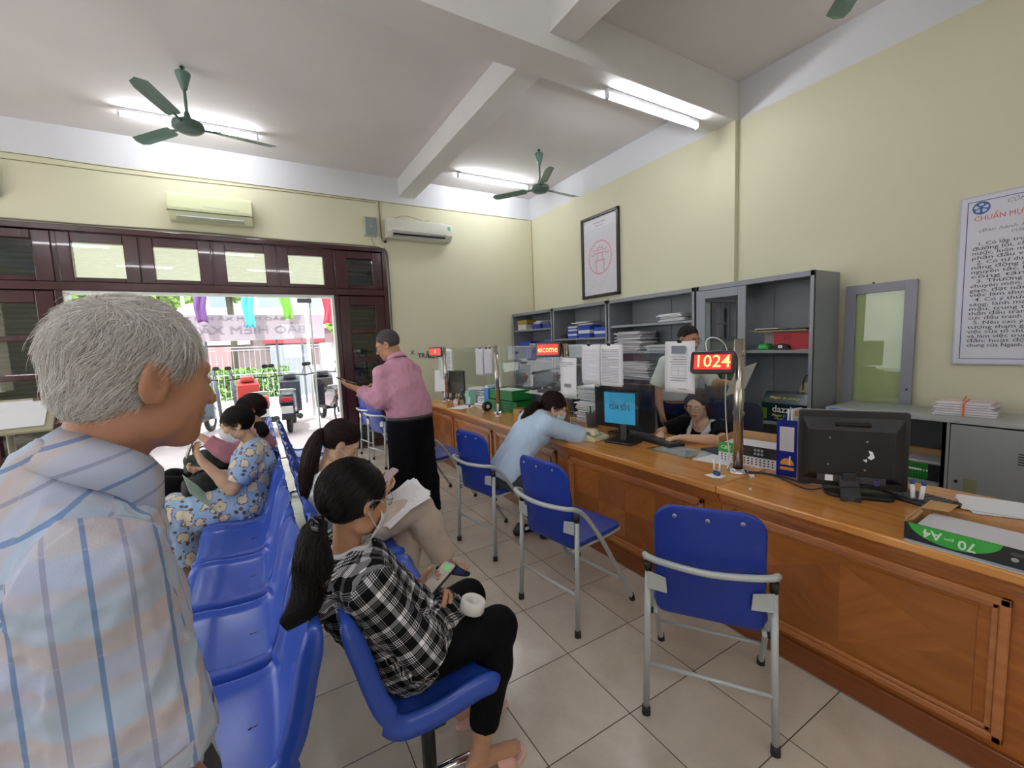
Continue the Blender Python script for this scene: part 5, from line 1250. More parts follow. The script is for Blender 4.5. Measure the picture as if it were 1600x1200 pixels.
def phone(label, c, xd, yd, w=.072, h=.150, screen='6b7a86', case='1b1b1e'):
    """flat phone: x along its width, y along its height, z out of the screen"""
    t = thing('smartphone', label, 'phone', (0, 0, 0)); t.matrix_world = TM(c, xd, unit(v3(yd)-unit(xd)*float(np.dot(unit(xd), v3(yd)))))
    MB().rbox((0, 0, 0), (w, h, .009), .010, 'z').build('phone_body', mat('phone_'+case, hexc(case), rough=.3), t, bevel=.0015)
    MB().rbox((0, 0, .0047), (w-.006, h-.008, .0006), .008, 'z').build('screen', mat('screen_'+screen, hexc(screen), rough=.1, emit=hexc(screen), estr=.12), t)
    return t
pg = phone('phone with pale screen in the hands of the girl in checked hoodie', (.475, 1.370, .690), (.20, -.97, .1), (.75, .15, .40), screen='8d8378')
MB().box(-.012, .022, .040, .062, .0050, .0056).build('green_button', mat('green_ui', hexc('3f8f3f'), rough=.3, emit=hexc('3f8f3f'), estr=.4), pg)
pr_ = MB().lathe([(.001, 0), (.040, 0), (.042, .004), (.042, .034), (.039, .038), (.024, .038), (.022, .034), (.022, .006), (.001, .006)], (.555, 1.27, .605), 36, (.25, -.1, 1)).build('tape_roll', mat('white_roll', hexc('dcd9d4'), rough=.6)); tag(pr_, 'white roll on the lap of the girl in checked hoodie', 'roll')

# ---- woman with long ponytail, grey vest and beige trousers
def tan_woman():
    s = .90; base = (.36, 2.42)
    J = dict(H=(.355, 2.405, 1.005), N=(.275, 2.410, .885), C=(.265, 2.415, .73), P=(.345, 2.42, .52), SR=(.265, 2.265, .845), SL=(.275, 2.560, .845),
             ER=(.36, 2.215, .63), WR=(.52, 2.345, .70), EL=(.37, 2.60, .64), WL=(.52, 2.47, .70), HR=(.38, 2.345, .505), HL=(.38, 2.495, .505),
             KR=(.735, 2.370, .575), AR=(.875, 2.335, .215), TR=(1.015, 2.325, .150), KL=(.715, 2.475, .49), AL=(.645, 2.46, .09), TL=(.79, 2.45, .045), hs=.93)
    hd = {'R': ((.75, .35, .25), (-.3, .35, .8), 1, 40), 'L': ((.75, -.25, .3), (-.3, -.3, .8), -1, 40)}
    o, b, H, M, hs = person('woman with long brown ponytail and beige trousers sitting with crossed legs', base, J, s, True, (-8, 38), SK_FAIR, hd, .005)
    J = {k: (v3(v) if isinstance(v, tuple) else v) for k, v in J.items()}
    VG = mat('pale_grey_knit', hexc('c6c9d0'), rough=.85, bump=.2, bscale=300)
    top('grey_shirt', o, b, J, s, True, VG, .014, (.9, .9), .005, wr=(1, .004, 30), nk=(v3(J['N'])+v3((0, 0, .012)), (-.3, 0, 1), .11), seed=41)
    BG = mat('beige_cotton', hexc('c6b4a3'), rough=.85, var=.05, vscale=10)
    bottoms('beige_trousers', o, b, J, s, BG, .018, (1.76, 1.90),   .026, .0055, .06, 42, (.007, 30))
    BL = mat('blue_slipper_strap', hexc('22376f'), rough=.7, bump=.4, bscale=300); DK = mat('dark_sole', hexc('2b2c33'), rough=.7)
    sandal(o, b, J['AR'], J['TR'], DK, BL, 'slipper', .9); sandal(o, b, J['AL'], J['TL'], DK, BL, 'slipper', .9)
    eyes(o, b, H, M, hs, True); mask_(o, b, H+M@v3((0, 0, -.035)), M, hs, 'lowered_face_mask')
    S = Field(.0045); hair_cap(S, H, M, hs, (.079, .098, .092), low=-.045); surf('hair_underlayer', S, HCAPB, o, b)
    tie = (0, -.108, .012); scalp_flow('hair', H, M, hs, tie, 3600, HBRN, o, b, 12, .0009, low=-.065, lift=.010)
    tw = H+M@(v3(tie)*hs)
    q = [tw+v3((.004, 0, .004)), tw+v3((-.035, -.012, -.012)), tw+v3((-.075, -.03, -.085)), tw+v3((-.105, -.035, -.20)), tw+v3((-.105, -.035, -.33)), tw+v3((-.095, -.03, -.45))]
    locks('ponytail', q, [.014, .028, .042, .046, .042, .022], 2400, HBRN, o, b, 15, .0011, wave=.003)
    S = Field(.006); S.chain([v3(p) for p in q], [.010, .020, .030, .034, .030, .012], .02); surf('ponytail_underlayer', S, HCAPB, o, b)
    h = MB()
    for i in range(10):
        a = 2*math.pi*i/10; h.ell(tw-b+v3((-.006, math.cos(a)*.019, math.sin(a)*.019)), (.0075, .0075, .0075), 8, 6)
    h.build('beaded_hair_tie', mat('pearly_beads', hexc('a59a9c'), rough=.2, metal=.3), o)
    return o
tan_woman()
phone('phone held by the woman with beige trousers', (.575, 2.41, .765), (.25, -.97, 0), (.80, .1, .50), screen='8c7484', case='c49a98')
def papers_(name, label, c, xd, yd, w=.21, h=.297, n=2, ink=True, mt=None, cat='paper', skew=6, lines=16, group=None):
    t = thing(name, label, cat, (0, 0, 0), group=group); t.matrix_world = TM(c, xd, unit(v3(yd)-unit(xd)*float(np.dot(unit(xd), v3(yd)))))
    for i in range(n): MB().obox((.004*i, -.003*i, -.0016*i), (w, h, .0008), (0, 0, R(skew*i*((-1)**i)))).build('sheet', mt or PAPER, t)
    if ink:
        k = MB(); rs = random.Random(int(abs(c[0])*1000))
        for j in range(lines):
            y = h/2-.03-j*(h-.05)/lines; x0 = -w/2+.02+rs.random()*.015; k.box(x0, x0+(w-.05)*(.5+.5*rs.random()), y-.0011, y+.0011, .0005, .0008)
        k.build('printed_lines', INKF, t)
    return t
papers_('document', 'printed sheets on the raised knee of the woman with beige trousers', (.630, 2.365, .635), (.15, -1, -.25), (.85, .1, .38), n=3, lines=20)

# ---- woman in light blue flowered dress (faces left)
def flower_woman():
    s = .90; base = (-.13, 3.37)
    J = dict(H=(-.150, 3.375, 1.035), N=(-.065, 3.375, .895), C=(-.055, 3.375, .74), P=(-.135, 3.37, .52), SR=(-.075, 3.525, .850), SL=(-.075, 3.225, .850), nb=1,
             ER=(-.20, 3.56, .63), WR=(-.35, 3.47, .73), EL=(-.195, 3.165, .655), WL=(-.335, 3.190, .855), HR=(-.17, 3.45, .505), HL=(-.17, 3.29, .505),
             KR=(-.545, 3.47, .50), AR=(-.52, 3.46, .09), TR=(-.67, 3.46, .045), KL=(-.545, 3.27, .50), AL=(-.52, 3.28, .09), TL=(-.67, 3.28, .045), hs=.93)
    hd = {'R': ((-.8, -.3, .3), (.3, -.3, .8), -1, 35), 'L': ((-.35, .10, .85), (.75, .45, .3), 1, 38)}
    o, b, H, M, hs = person('woman in light blue flowered dress and white face mask sitting and reading her phone', base, J, s, True, (184, 14), SK_FAIR, hd, .005)
    J = {k: (v3(v) if isinstance(v, tuple) else v) for k, v in J.items()}; N = J['N']
    def ex(S):
        for a in 'RL':
            Sh, El = J['S'+a], J['E'+a]; S.cap(Sh+Z_*.01, Sh+(El-Sh)*.45, .062, .080, .03); S.cap(Sh+(El-Sh)*.45, Sh+(El-Sh)*.82, .080, .058, .02, end=True)
            S.cap(J['H'+a], J['K'+a]-v3((-.02, 0, 0)), .115, .100, .05)
            S.cap(J['K'+a]-v3((-.01, 0, .0)), J['A'+a]+v3((.0, 0, .13)), .10, .115, .05, end=True)
        S.cap((J['KR']+J['KL'])/2, (J['HR']+J['HL'])/2, .10, .12, .06); S.cap((J['KR']+J['KL'])/2-Z_*.02, (J['AR']+J['AL'])/2+Z_*.14, .10, .11, .06, end=True)
        S.cap(J['P'], J['P']+v3((0, 0, .05)), .17, .15, .05)
    g1 = folds(51, .010, 42, (1, 1, .2))
    S = Field(.0055); torso_ops(S, J, s, .016, True, .04); ex(S); g2 = folds(52, .003, 60); S.disp = lambda X, Y, Z: g1(X, Y, Z)+g2(X, Y, Z)
    S.ell(N+v3((-.035, 0, .045)), (.062, .060, .080), None, .008, 's')
    surf('flowered_dress', S, mat_flowers(), o, b, lambda V: V-b)
    eyes(o, b, H, M, hs, True); mask_(o, b, H, M, hs)
    S = Field(.0045); hair_cap(S, H, M, hs, (.079, .098, .092), low=-.05); surf('hair_underlayer', S, HCAPB, o, b)
    tie = (0, -.105, -.050); scalp_flow('hair', H, M, hs, tie, 3200, HBLK, o, b, 22, .0009, low=-.065, lift=.009)
    tw = H+M@(v3(tie)*hs); locks('low_ponytail', [tw, tw+v3((.035, -.01, -.015)), tw+v3((.045, -.015, -.055)), tw+v3((.03, -.015, -.085))], [.018, .034, .036, .016], 1500, HBLK, o, b, 25, .001, wave=.004)
    S = Field(.005); S.ell(tw+v3((.030, -.010, -.035)), (.026, .026, .040), None); surf('bun_underlayer', S, HCAPB, o, b)
    SA = mat('beige_sandal', hexc('a98f78'), rough=.6); sandal(o, b, J['AL'], J['TL'], SA, SA, s=.9); sandal(o, b, J['AR'], J['TR'], SA, SA, s=.9)
    return o
flower_woman()
phone('phone raised by the woman in flowered dress', (-.385, 3.215, .955), (.2, -.97, 0), (.35, .1, .93), screen='b9b4ae', case='7a6a5e')
papers_('plastic_folder', 'pale green plastic folder on the lap of the woman in flowered dress', (-.36, 3.235, .635), (.25, -.95, -.35), (-.55, -.2, .85), .22, .26, 2, False, mat('pale_green_plastic', hexc('b9d3bd'), rough=.3), 'folder', 3)
def bag(label, c, size, col, name='handbag', rot=0.):
    t = thing(name, label, 'bag', c, rot); S = Field(.007); w, d, h = size
    S.cap((-w/2+.03, 0, .035), (w/2-.03, 0, .035), .04, None, .02, flat=((0, 1, 0), .08/d)); S.cap((-w/2+.03, 0, h*.7), (w/2-.03, 0, h*.7), .035, None, .05, flat=((0, 1, 0), .1/d)); S.cap((0, 0, .03), (0, 0, h*.75), .06, .05, .05)
    S.disp = folds(9, .006, 40); V, F = S.run(); m = mat('bag_'+col, hexc(col), rough=.6); np_mesh('bag_body', V, F, m, t)
    MB().tube([(-w*.3, 0, h*.75), (-w*.25, 0, h*1.15), (0, 0, h*1.3), (w*.25, 0, h*1.15), (w*.3, 0, h*.75)], .006, 8, smooth_path=2).build('strap', m, t)
    return t
bag('black bag on the lap of the woman in flowered dress, under her green folder', (-.36, 3.40, .60), (.22, .12, .12), '17171a', rot=.2)

# ---- woman in dusty pink top behind the flowered dress
def pink_woman():
    s = .90; base = (-.13, 3.86)
    J = dict(H=(-.075, 3.90, 1.065), N=(-.035, 3.88, .905), C=(-.035, 3.87, .74), P=(-.125, 3.86, .52), SR=(-.045, 4.03, .855), SL=(-.055, 3.735, .850),
             ER=(-.20, 4.07, .64), WR=(-.36, 3.96, .70), EL=(-.215, 3.68, .775), WL=(-.375, 3.70, .925), HR=(-.16, 3.94, .505), HL=(-.16, 3.78, .505),
             KR=(-.60, 3.95, .60), AR=(-.70, 3.90, .25), TR=(-.84, 3.89, .19), KL=(-.60, 3.72, .60), AL=(-.60, 3.76, .09), TL=(-.75, 3.76, .045), hs=.93)
    hd = {'R': ((-.8, -.3, .3), (.3, -.3, .8), -1, 35), 'L': ((-.75, .2, .55), (.5, .4, .6), 1, 40)}
    o, b, H, M, hs = person('woman in dusty pink long-sleeved top sitting behind the flowered dress, phone raised', base, J, s, True, (190, 8), SK_FAIR, hd, .006)
    J = {k: (v3(v) if isinstance(v, tuple) else v) for k, v in J.items()}
    PK = mat('dusty_pink_cloth', hexc('b07686'), rough=.8); top('pink_blouse', o, b, J, s, True, PK, .016, (1.8, 1.85), .006, wr=(1, .005, 34), nk=(J['N']+v3((0, 0, .01)), (.3, 0, 1), .11), seed=61)
    bottoms('black_trousers', o, b, J, s, mat('black_trouser_cloth', hexc('0b0b0d'), rough=.85, spec=.15), .016, (1.95, 1.95), .012, .0065, .06, 62, (.004, 30))
    eyes(o, b, H, M, hs)
    S = Field(.005); hair_cap(S, H, M, hs, (.082, .102, .094), low=-.09); S.cap(H+M@v3((0, -.06, -.02)), H+M@v3((0, -.075, -.12)), .065, .045, .03, flat=(M[:, 1], 1.3))
    surf('hair_underlayer', S, HCAPB, o, b); scalp_flow('hair', H, M, hs, (0, -.09, -.11), 2200, HBRN, o, b, 32, .001, low=-.09, lift=.016, ax=(.083, .104, .098))
    SA = mat('beige_sandal', hexc('a98f78')); sandal(o, b, J['AL'], J['TL'], SA, SA, s=.9)
    return o
pink_woman()
phone('phone raised by the woman in dusty pink top', (-.445, 3.72, 1.0), (.2, -.97, 0), (.45, .1, .88), screen='8f8f96')
bag('dark green shoulder bag on the lap of the woman in dusty pink top', (-.38, 3.85, .64), (.26, .13, .15), '24372f', 'shoulder_bag', .1)
def vv(J): return {k: (v3(v) if isinstance(v, tuple) else v) for k, v in J.items()}
SHOE = mat('black_leather_shoe', hexc('131214'), rough=.35)
def shoe(parent, base, A, T, s=1.):
    S = Field(.006); A, T = v3(A), v3(T); S.cap((A[0], A[1], .05), (T[0], T[1], .035), .042*s, .036*s, .02); d = unit(T-A); h = v3((A[0], A[1], .04))-v3((d[0], d[1], 0))*.035; S.cap(h, (A[0], A[1], .07), .036, .040, .02); S.cut((0, 0, .006), (0, 0, -1))
    return surf('shoe', S, SHOE, parent, base)
# ---- man in pink shirt, standing, back to the camera
def pink_man():
    s = 1.0; base = (1.04, 3.42); f = unit((-.34, .94, 0)); r = v3((f[1], -f[0], 0)); up = Z_
    P = v3((1.045, 3.43, .90)); N = v3((.985, 3.455, 1.385))
    J = dict(H=N+f*.075+v3((-.03, 0, .135)), N=N, C=N-up*.20-f*.01+v3((.015, 0, 0)), P=P, SR=N+r*.150-up*.095+f*.01, SL=N-r*.158-up*.090+f*.01)
    J['EL'] = v3((.795, 3.37, 1.085)); J['WL'] = v3((.665, 3.49, 1.185)); J['ER'] = v3((1.105, 3.68, 1.12)); J['WR'] = v3((.875, 3.66, 1.19))
    for a, q in (('L', -1), ('R', 1)):
        J['H'+a] = P+r*q*.09-up*.04; J['K'+a] = v3((J['H'+a][0]+.02*q, J['H'+a][1], .48)); J['A'+a] = v3((J['K'+a][0]+.03*q, J['K'+a][1], .09)); J['T'+a] = J['A'+a]+f*.17-up*.045
    J['hs'] = .98
    hd = {'L': ((-.75, .35, .35), (.45, .25, .8), 1, 22), 'R': ((-.95, -.05, -.0), (.1, -.3, -.9), -1, 38)}
    o, b, H, M, hs = person('man in pink shirt and dark trousers standing with his back turned, reading a phone', base, J, s, False, (152, 24), SK_MED, hd, .005, feet=False)
    PK = mat('pink_shirt_cotton', hexc('c892a9'), rough=.75, var=.05, vscale=30)
    pb = v3(J['P'])
    def ex(S):
        S.cap(N-up*.24-f*.03, P+up*.10-f*.01, .178, .190, .06, flat=(f, 1.35)); S.ell(N-f*.030-up*.035, (.10, .06, .05), None, .06)
    top('pink_shirt', o, b, J, s, False, PK, .012, (1.88, 1.88), .0055, wr=(1, .013, 24), hem=(P+up*.030, -up), nk=(N+up*.035, up+f*.35, .13), sleeve=.006, rs=(.040, .046, .042, .032), seed=71, extra=ex, stretch=(1, 1, .8))
    collar('shirt_collar', o, b, N+f*.012+up*.0, up+f*.35, f, .060, .080, .040, PK, 22, .03, None, .02)
    BKT = mat('navy_black_trousers', hexc('0c0d12'), rough=.85, spec=.15)
    bottoms('dark_trousers', o, b, J, s, BKT, .030, (1.99, 1.99), .026, .006, .030, 72, (.006, 20))
    B = MB(); x, y = r, f; n = 40
    for (z0, z1, rr) in ((.015, .050, 1.),):
        V = []
        for z in (z0, z1):
            for i in range(n):
                a = 2*math.pi*i/n; V.append(P+x*math.cos(a)*.204+y*math.sin(a)*.156+up*z-b)
        B.add(V, [(i, (i+1) % n, n+(i+1) % n, n+i) for i in range(n)], True)
    bl = B.build('leather_belt', mat('black_belt_leather', hexc('2a2a2c'), rough=.4), o); md = bl.modifiers.new('t', 'SOLIDIFY'); md.thickness = .005
    shoe(o, b, J['AL'], J['TL']); shoe(o, b, J['AR'], J['TR'])
    eyes(o, b, H, M, hs, True); glasses(o, b, H, M, hs, '1c1a1c', .024, .016, .2)
    S = Field(.0045); hair_cap(S, H, M, hs, (.0785, .0945, .0900), cz=.033, low=-.05)
    S.ell(H+M@v3((0, .118, .03)), (.06, .05, .07), M, .01, 's')
    g = folds(3, .0012, 160); S.disp = lambda X, Y, Z: g(X, Y, Z)
    V, F = S.run(); np_mesh('hair_underlayer', V-b, F, mat('salt_pepper_hair', hexc('4d4a4c'), rough=.7, var=.35, vscale=90, bump=.8, bscale=250), o); fuzz(V, F, 5000, .006, .013, .0006, hair_mat('salt_pepper_strands', '2c2a2c', '8d8888', .5), o, b, H, M)
    return o
pink_man()
phone('phone in the left hand of the man in pink shirt', (.595, 3.55, 1.252), (.35, .9, -.1), (-.85, .3, .40), screen='9c8a7c')

# ---- woman in light blue leaning on the counter
def blue_woman():
    s = .90; base = (1.50, 2.72)
    J = dict(H=(1.965, 2.690, .985), N=(1.865, 2.700, .925), C=(1.745, 2.715, .80), P=(1.50, 2.72, .53), SR=(1.800, 2.570, .880), SL=(1.815, 2.850, .880), nb=1,
             ER=(2.055, 2.525, .775), WR=(2.110, 2.740, .775), EL=(2.03, 2.86, .775), WL=(2.17, 2.66, .785), HR=(1.54, 2.645, .505), HL=(1.54, 2.795, .505),
             KR=(1.87, 2.640, .47), AR=(1.80, 2.60, .09), TR=(1.93, 2.585, .045), KL=(1.87, 2.79, .46), AL=(1.66, 2.76, .10), TL=(1.80, 2.75, .045), hs=.94)
    hd = {'R': ((.25, .95, 0), (0, 0, -1), -1, 15), 'L': ((.3, -.95, 0), (0, 0, -1), 1, 15)}
    o, b, H, M, hs = person('masked woman in light blue blouse sitting and leaning on the wooden counter', base, J, s, True, (-34, 28), SK_FAIR, hd, .005, feet=False)
    J = vv(J); LB = mat('light_blue_blouse_cloth', hexc('b9cfe8'), rough=.8)
    def ex(S): S.cap(J['C']+v3((-.02, 0, .01)), J['P']+v3((.02, 0, .03)), .135, .145, .05, flat=(unit((.6, 0, -.75)), 1.35))
    top('light_blue_blouse', o, b, J, s, True, LB, .018, (1.6, 1.6), .0055, wr=(1, .006, 26), nk=(J['N']+v3((.018, 0, .008)), (1, 0, .5), .10), hem=(J['P']+v3((-.02, 0, -.035)), (-.55, 0, -.8), .4), sleeve=.010, seed=81, extra=ex)
    bottoms('dark_grey_shorts', o, b, J, s, mat('dark_grey_cloth', hexc('43464f'), rough=.85), .018, (1.02, 1.02), .012, .0065, .07, 82, (.005, 30))
    shoe(o, b, J['AR'], J['TR'], .85); shoe(o, b, J['AL'], J['TL'], .85)
    eyes(o, b, H, M, hs, True); mask_(o, b, H, M, hs)
    S = Field(.005); hair_cap(S, H, M, hs, (.080, .100, .093), low=-.05); surf('hair_underlayer', S, HCAPB, o, b)
    tie = (0, -.104, -.045); scalp_flow('hair', H, M, hs, tie, 2600, HBRN, o, b, 42, .001, low=-.065, lift=.011)
    tw = H+M@(v3(tie)*hs); q = [tw, tw+v3((-.045, .005, .000)), tw+v3((-.105, -.01, -.045)), tw+v3((-.155, -.02, -.10)), tw+v3((-.175, -.03, -.155))]
    locks('wavy_ponytail', q, [.016, .034, .042, .040, .020], 1700, HBRN, o, b, 45, .0012, wave=.011)
    S = Field(.006); S.chain([v3(p) for p in q], [.012, .022, .028, .026, .012], .02); surf('ponytail_underlayer', S, HCAPB, o, b)
    return o
blue_woman()
# ---- clerk standing behind the glass
def clerk_man():
    s = .98; base = (3.34, 2.60); f = unit((-.30, -.95, 0)); r = v3((f[1], -f[0], 0)); up = Z_
    P = v3((3.36, 2.66, .88)); N = v3((3.30, 2.54, 1.325)); r = unit((-.95, .30, 0))
    J = dict(H=v3((3.262, 2.455, 1.462)), N=N, C=N-up*.18-f*.03, P=P, SR=N+r*.170-up*.07, SL=N-r*.170-up*.07, hs=.98)
    J['ER'] = v3((3.075, 2.66, 1.045)); J['WR'] = v3((3.03, 2.56, .84)); J['EL'] = v3((3.55, 2.40, 1.05)); J['WL'] = v3((3.40, 2.20, 1.09))
    for a, q in (('L', -1), ('R', 1)):
        J['H'+a] = P+r*q*.09-up*.04; J['K'+a] = v3((J['H'+a][0], J['H'+a][1], .46)); J['A'+a] = v3((J['K'+a][0], J['K'+a][1]+.02, .085)); J['T'+a] = J['A'+a]+f*.17-up*.04
    hd = {'R': ((-.1, -.35, -1), (.9, -.2, 0), -1, 25), 'L': ((-.5, -.75, .1), (-.3, .2, -.9), 1, 30)}
    o, b, H, M, hs = person('clerk in white short-sleeved shirt and glasses standing behind the glass screen', base, J, s, False, (-98, 16), SK_MED, hd, .005, feet=False)
    WS = mat('white_office_shirt', hexc('dfe2e2'), rough=.8)
    top('white_shirt', o, b, J, s, False, WS, .012, (.95, .95), .0055, wr=(1, .006, 26), hem=(P+up*.03, -up), nk=(N+up*.03, up+f*.3, .13), sleeve=.008, seed=91)
    collar('shirt_collar', o, b, N+f*.012, up+f*.3, f, .060, .080, .038, WS, 24, .03, None, .02)
    bottoms('dark_trousers', o, b, J, s, mat('charcoal_trousers', hexc('121318'), rough=.85, spec=.15), .018, (1.99, 1.99), .02, .007, .04, 92)
    shoe(o, b, J['AL'], J['TL']); shoe(o, b, J['AR'], J['TR'])
    eyes(o, b, H, M, hs, False, '2a2320'); glasses(o, b, H, M, hs, '2a2628', .024, .016, .4); lips(o, b, H, M, hs)
    S = Field(.0045); hair_cap(S, H, M, hs, (.0770, .0925, .0895), cz=.033, low=-.03); S.ell(H+M@v3((0, .118, .020)), (.07, .052, .062), M, .008, 's'); V, F = S.run(); np_mesh('hair_underlayer', V-b, F, mat('short_black_hair', hexc('1d1a1b'), rough=.6, bump=.8, bscale=250), o); fuzz(V, F, 3500, .008, .020, .0007, HBLK, o, b, H, M)
    return o
clerk_man()
papers_('document', 'sheet held up by the standing clerk behind the number display', (3.36, 2.04, 1.12), (.75, -.2, .2), (.1, -.5, .7), n=1, ink=False)
# ---- clerk seated at the desk
def clerk_woman():
    s = .90; base = (3.00, 2.04)
    J = dict(H=(2.860, 2.075, .975), N=(2.925, 2.065, .835), C=(2.955, 2.06, .69), P=(3.02, 2.05, .47), SR=(2.905, 2.215, .795), SL=(2.925, 1.905, .795), nb=1,
             ER=(2.77, 2.34, .72), WR=(2.60, 2.20, .760), EL=(2.745, 1.79, .755), WL=(2.555, 1.985, .775), HR=(2.98, 2.13, .46), HL=(2.98, 1.97, .46),
             KR=(2.85, 2.17, .44), AR=(2.84, 2.16, .09), TR=(2.80, 2.16, .045), KL=(2.85, 1.95, .44), AL=(2.84, 1.95, .09), TL=(2.80, 1.95, .045), hs=.95)
    hd = {'R': ((-.75, -.5, -.05), (0, 0, -1), 1, 30), 'L': ((-.85, .45, -.08), (0, 0, -1), -1, 30)}
    o, b, H, M, hs = person('seated clerk with shoulder-length hair, glasses and black top with white collar typing at her desk', base, J, s, True, (196, 22), SK_FAIR, hd, .0045, feet=False)
    J = vv(J); N = J['N']; BT = mat('black_blouse', hexc('0c0c10'), rough=.85, spec=.15)
    top('black_blouse', o, b, J, s, True, BT, .014, (.75, .75), .005, wr=(1, .004, 30), nk=(N+v3((-.02, 0, -.01)), (-1, 0, .6), .09), sleeve=.016, seed=101)
    bottoms('black_skirt', o, b, J, s, BT, .016, (1.5, 1.5), .03, .008, .05, 102)
    WC = mat('white_lapel_cloth', hexc('c5c8d2'), rough=.75); f = v3((-1, 0, 0))
    for q in (-1, 1):
        V = []; 
        for j in range(9):
            t = j/8; c = N+v3((-.015-.115*min(1, t*1.3), q*(.072-.050*t), .028-.19*t)); wv = v3((.004, q*(.055-.02*t), -.012)); V += [c, c+wv*.5+v3((-.008, 0, .006)), c+wv]
        F = np.array([(j*3+i, j*3+i+1, (j+1)*3+i+1, (j+1)*3+i) for j in range(8) for i in range(2)]); l = np_mesh('white_lapel', np.array(V)-b, F, WC, o); md = l.modifiers.new('t', 'SOLIDIFY'); md.thickness = .004
    shoe(o, b, J['AR'], J['TR'], .85); shoe(o, b, J['AL'], J['TL'], .85)
    eyes(o, b, H, M, hs, False, '2a2020'); lips(o, b, H, M, hs, 'a8434a'); glasses(o, b, H, M, hs, 'b08a7a', .026, .021, .7)
    S = Field(.0045); hair_cap(S, H, M, hs, (.081, .100, .094), low=-.10); S.ell(H+M@v3((0, .100, .004)), (.060, .070, .080), M, .012, 's')
    for q in (-1, 1): S.cap(H+M@v3((q*.072, -.01, .02)), H+M@v3((q*.082, .000, -.135)), .026, .022, .02)
    S.cap(H+M@v3((0, -.07, .0)), H+M@v3((0, -.07, -.13)), .07, .065, .03, flat=(M[:, 1], 1.8))
    g = folds(8, .003, 90, (1, 1, .1)); S.disp = lambda X, Y, Z: g(X, Y, Z); surf('bobbed_hair', S, mat('dark_brown_bob_hair', hexc('33221c'), rough=.35, var=.4, vscale=40, stretch=(1, 1, .1), bump=.5, bscale=120), o, b)
    w = MB(); w.tube([J['WL']-b+v3((math.sin(a)*.0, 0, 0))+v3((.0+.010*math.cos(a)*.6, .018*math.cos(a), .024*math.sin(a))) for a in [2*math.pi*i/16 for i in range(16)]], .004, 6, closed=True); w.build('black_wristband', RUB, o)
    nl = MB(); nl.tube([N-b+v3((-.045, -.04, .0)), N-b+v3((-.075, 0, -.065)), N-b+v3((-.045, .04, 0))], .0009, 6, smooth_path=2).ell(N-b+v3((-.073, 0, -.060)), (.003, .004, .006), 8, 6); nl.build('pendant_necklace', mat('silver_chain', hexc('d8d0c4'), rough=.2, metal=.8), o)
    return o
clerk_woman()
oc = thing('office_chair', 'dark office chair under the seated clerk behind the desk', 'chair', (3.08, 2.05, 0))
MB().rbox((0, 0, .38), (.46, .48, .07), .08).build('seat', mat('dark_navy_fabric', hexc('1a1f33'), rough=.8), oc, bevel=.02)
MB().rbox((.22, 0, .70), (.06, .44, .50), .08, 'x').build('backrest', mat('dark_navy_fabric', (0, 0, 0)), oc, bevel=.02)
MB().cyl((0, 0, .06), (0, 0, .36), .025).build('gas_column', BLKM, oc)
for k in range(5):
    a = 2*math.pi*k/5; MB().tube([(0, 0, .09), (math.cos(a)*.26, math.sin(a)*.26, .055)], (.022, .014), 8).ell((math.cos(a)*.26, math.sin(a)*.26, .027), (.025, .025, .027), 10, 8).build('caster_leg', BLKM, oc)
# ---------------------------------------------------------------- things on and above the counter
CT = .735
STEELP = mat('brushed_stainless', hexc('b3aca2'), rough=.22, metal=.95, stretch=(1, 1, .05))
def post(label, y, x=2.233):
    t = thing('steel_post', label, 'post', (x, y, CT), group='steel posts of the glass screens')
    MB().cyl((0, 0, .01), (0, 0, .735), .0255, n=28).build('pole', STEELP, t)
    MB().lathe([(.001, .0), (.052, 0), (.054, .008), (.046, .013), (.044, .020), (.034, .024), (.028, .026)], n=32).build('base_flange', CHROME, t)
    for q in (-1, 1):
        for z in (.33, .66): MB().box(-.006, .006, q*.024-.008, q*.024+.008, z-.012, z+.012).build('glass_clip', STEELP, t, bevel=.002)
    return t
py_ = [1.366, 2.883, 4.09, 5.55]
post('nearest steel post, beside the red number display', py_[0]); post('steel post behind the leaning woman, right of the welcome display', py_[1])
post('steel post in front of the green baskets', py_[2]); post('farthest steel post, next to the man in pink shirt', py_[3])
def screen(label, a, b):
    o = MB().box(-.004, .004, a+.032-(a+b)/2, b-.032-(a+b)/2, 0, .455).build('glass_screen', GLASS_SCREEN); o.location = (2.233, (a+b)/2, 1.005); tag(o, label, 'glass screen'); return o
screen('clear glass screen in front of the seated clerk, nearest pane', py_[0], py_[1]); screen('middle clear glass screen, behind the leaning woman', py_[1], py_[2]); screen('farthest clear glass screen, by the green baskets', py_[2], py_[3])
LEDBG = mat('led_red_field', hexc('7a1418'), rough=.3, emit=hexc('e0281c'), estr=.9); LEDT = mat('led_lit_digits', hexc('ff7a4a'), rough=.4, emit=hexc('ff7a4a'), estr=2.6); LEDC = mat('dark_maroon_plastic', hexc('2a161c'), rough=.2)
def display(label, c, rz, w, h, text, size, tilt=18, wid=None, arm=None):
    t = thing('number_display', label, 'LED display', c, rot=Euler((0, R(tilt), rz)))
    MB().rbox((0, 0, 0), (.030, w, h), .018, 'x').build('casing', LEDC, t, bevel=.006, seg=3)
    MB().box(-.0175, -.0145, -w*.41, w*.41, -h*.33, h*.33).build('lit_panel', LEDBG, t)
    text_mesh('digits', text, size, LEDT, t, TM((-.0185, 0, 0), (0, -1, 0), (0, 0, 1)), .0005, 'CENTER', .0006, wid)
    if arm: MB().tube(arm, .009, 10, smooth_path=1).build('bracket', LEDC, t)
    return t
display('red LED number display reading 1024 on the nearest steel post', (2.135, 1.455, 1.345), R(24), .225, .125, '1024', .098, 20, .165, [(.012, -.04, 0), (.05, -.08, .01), (.09, -.125, .02)])
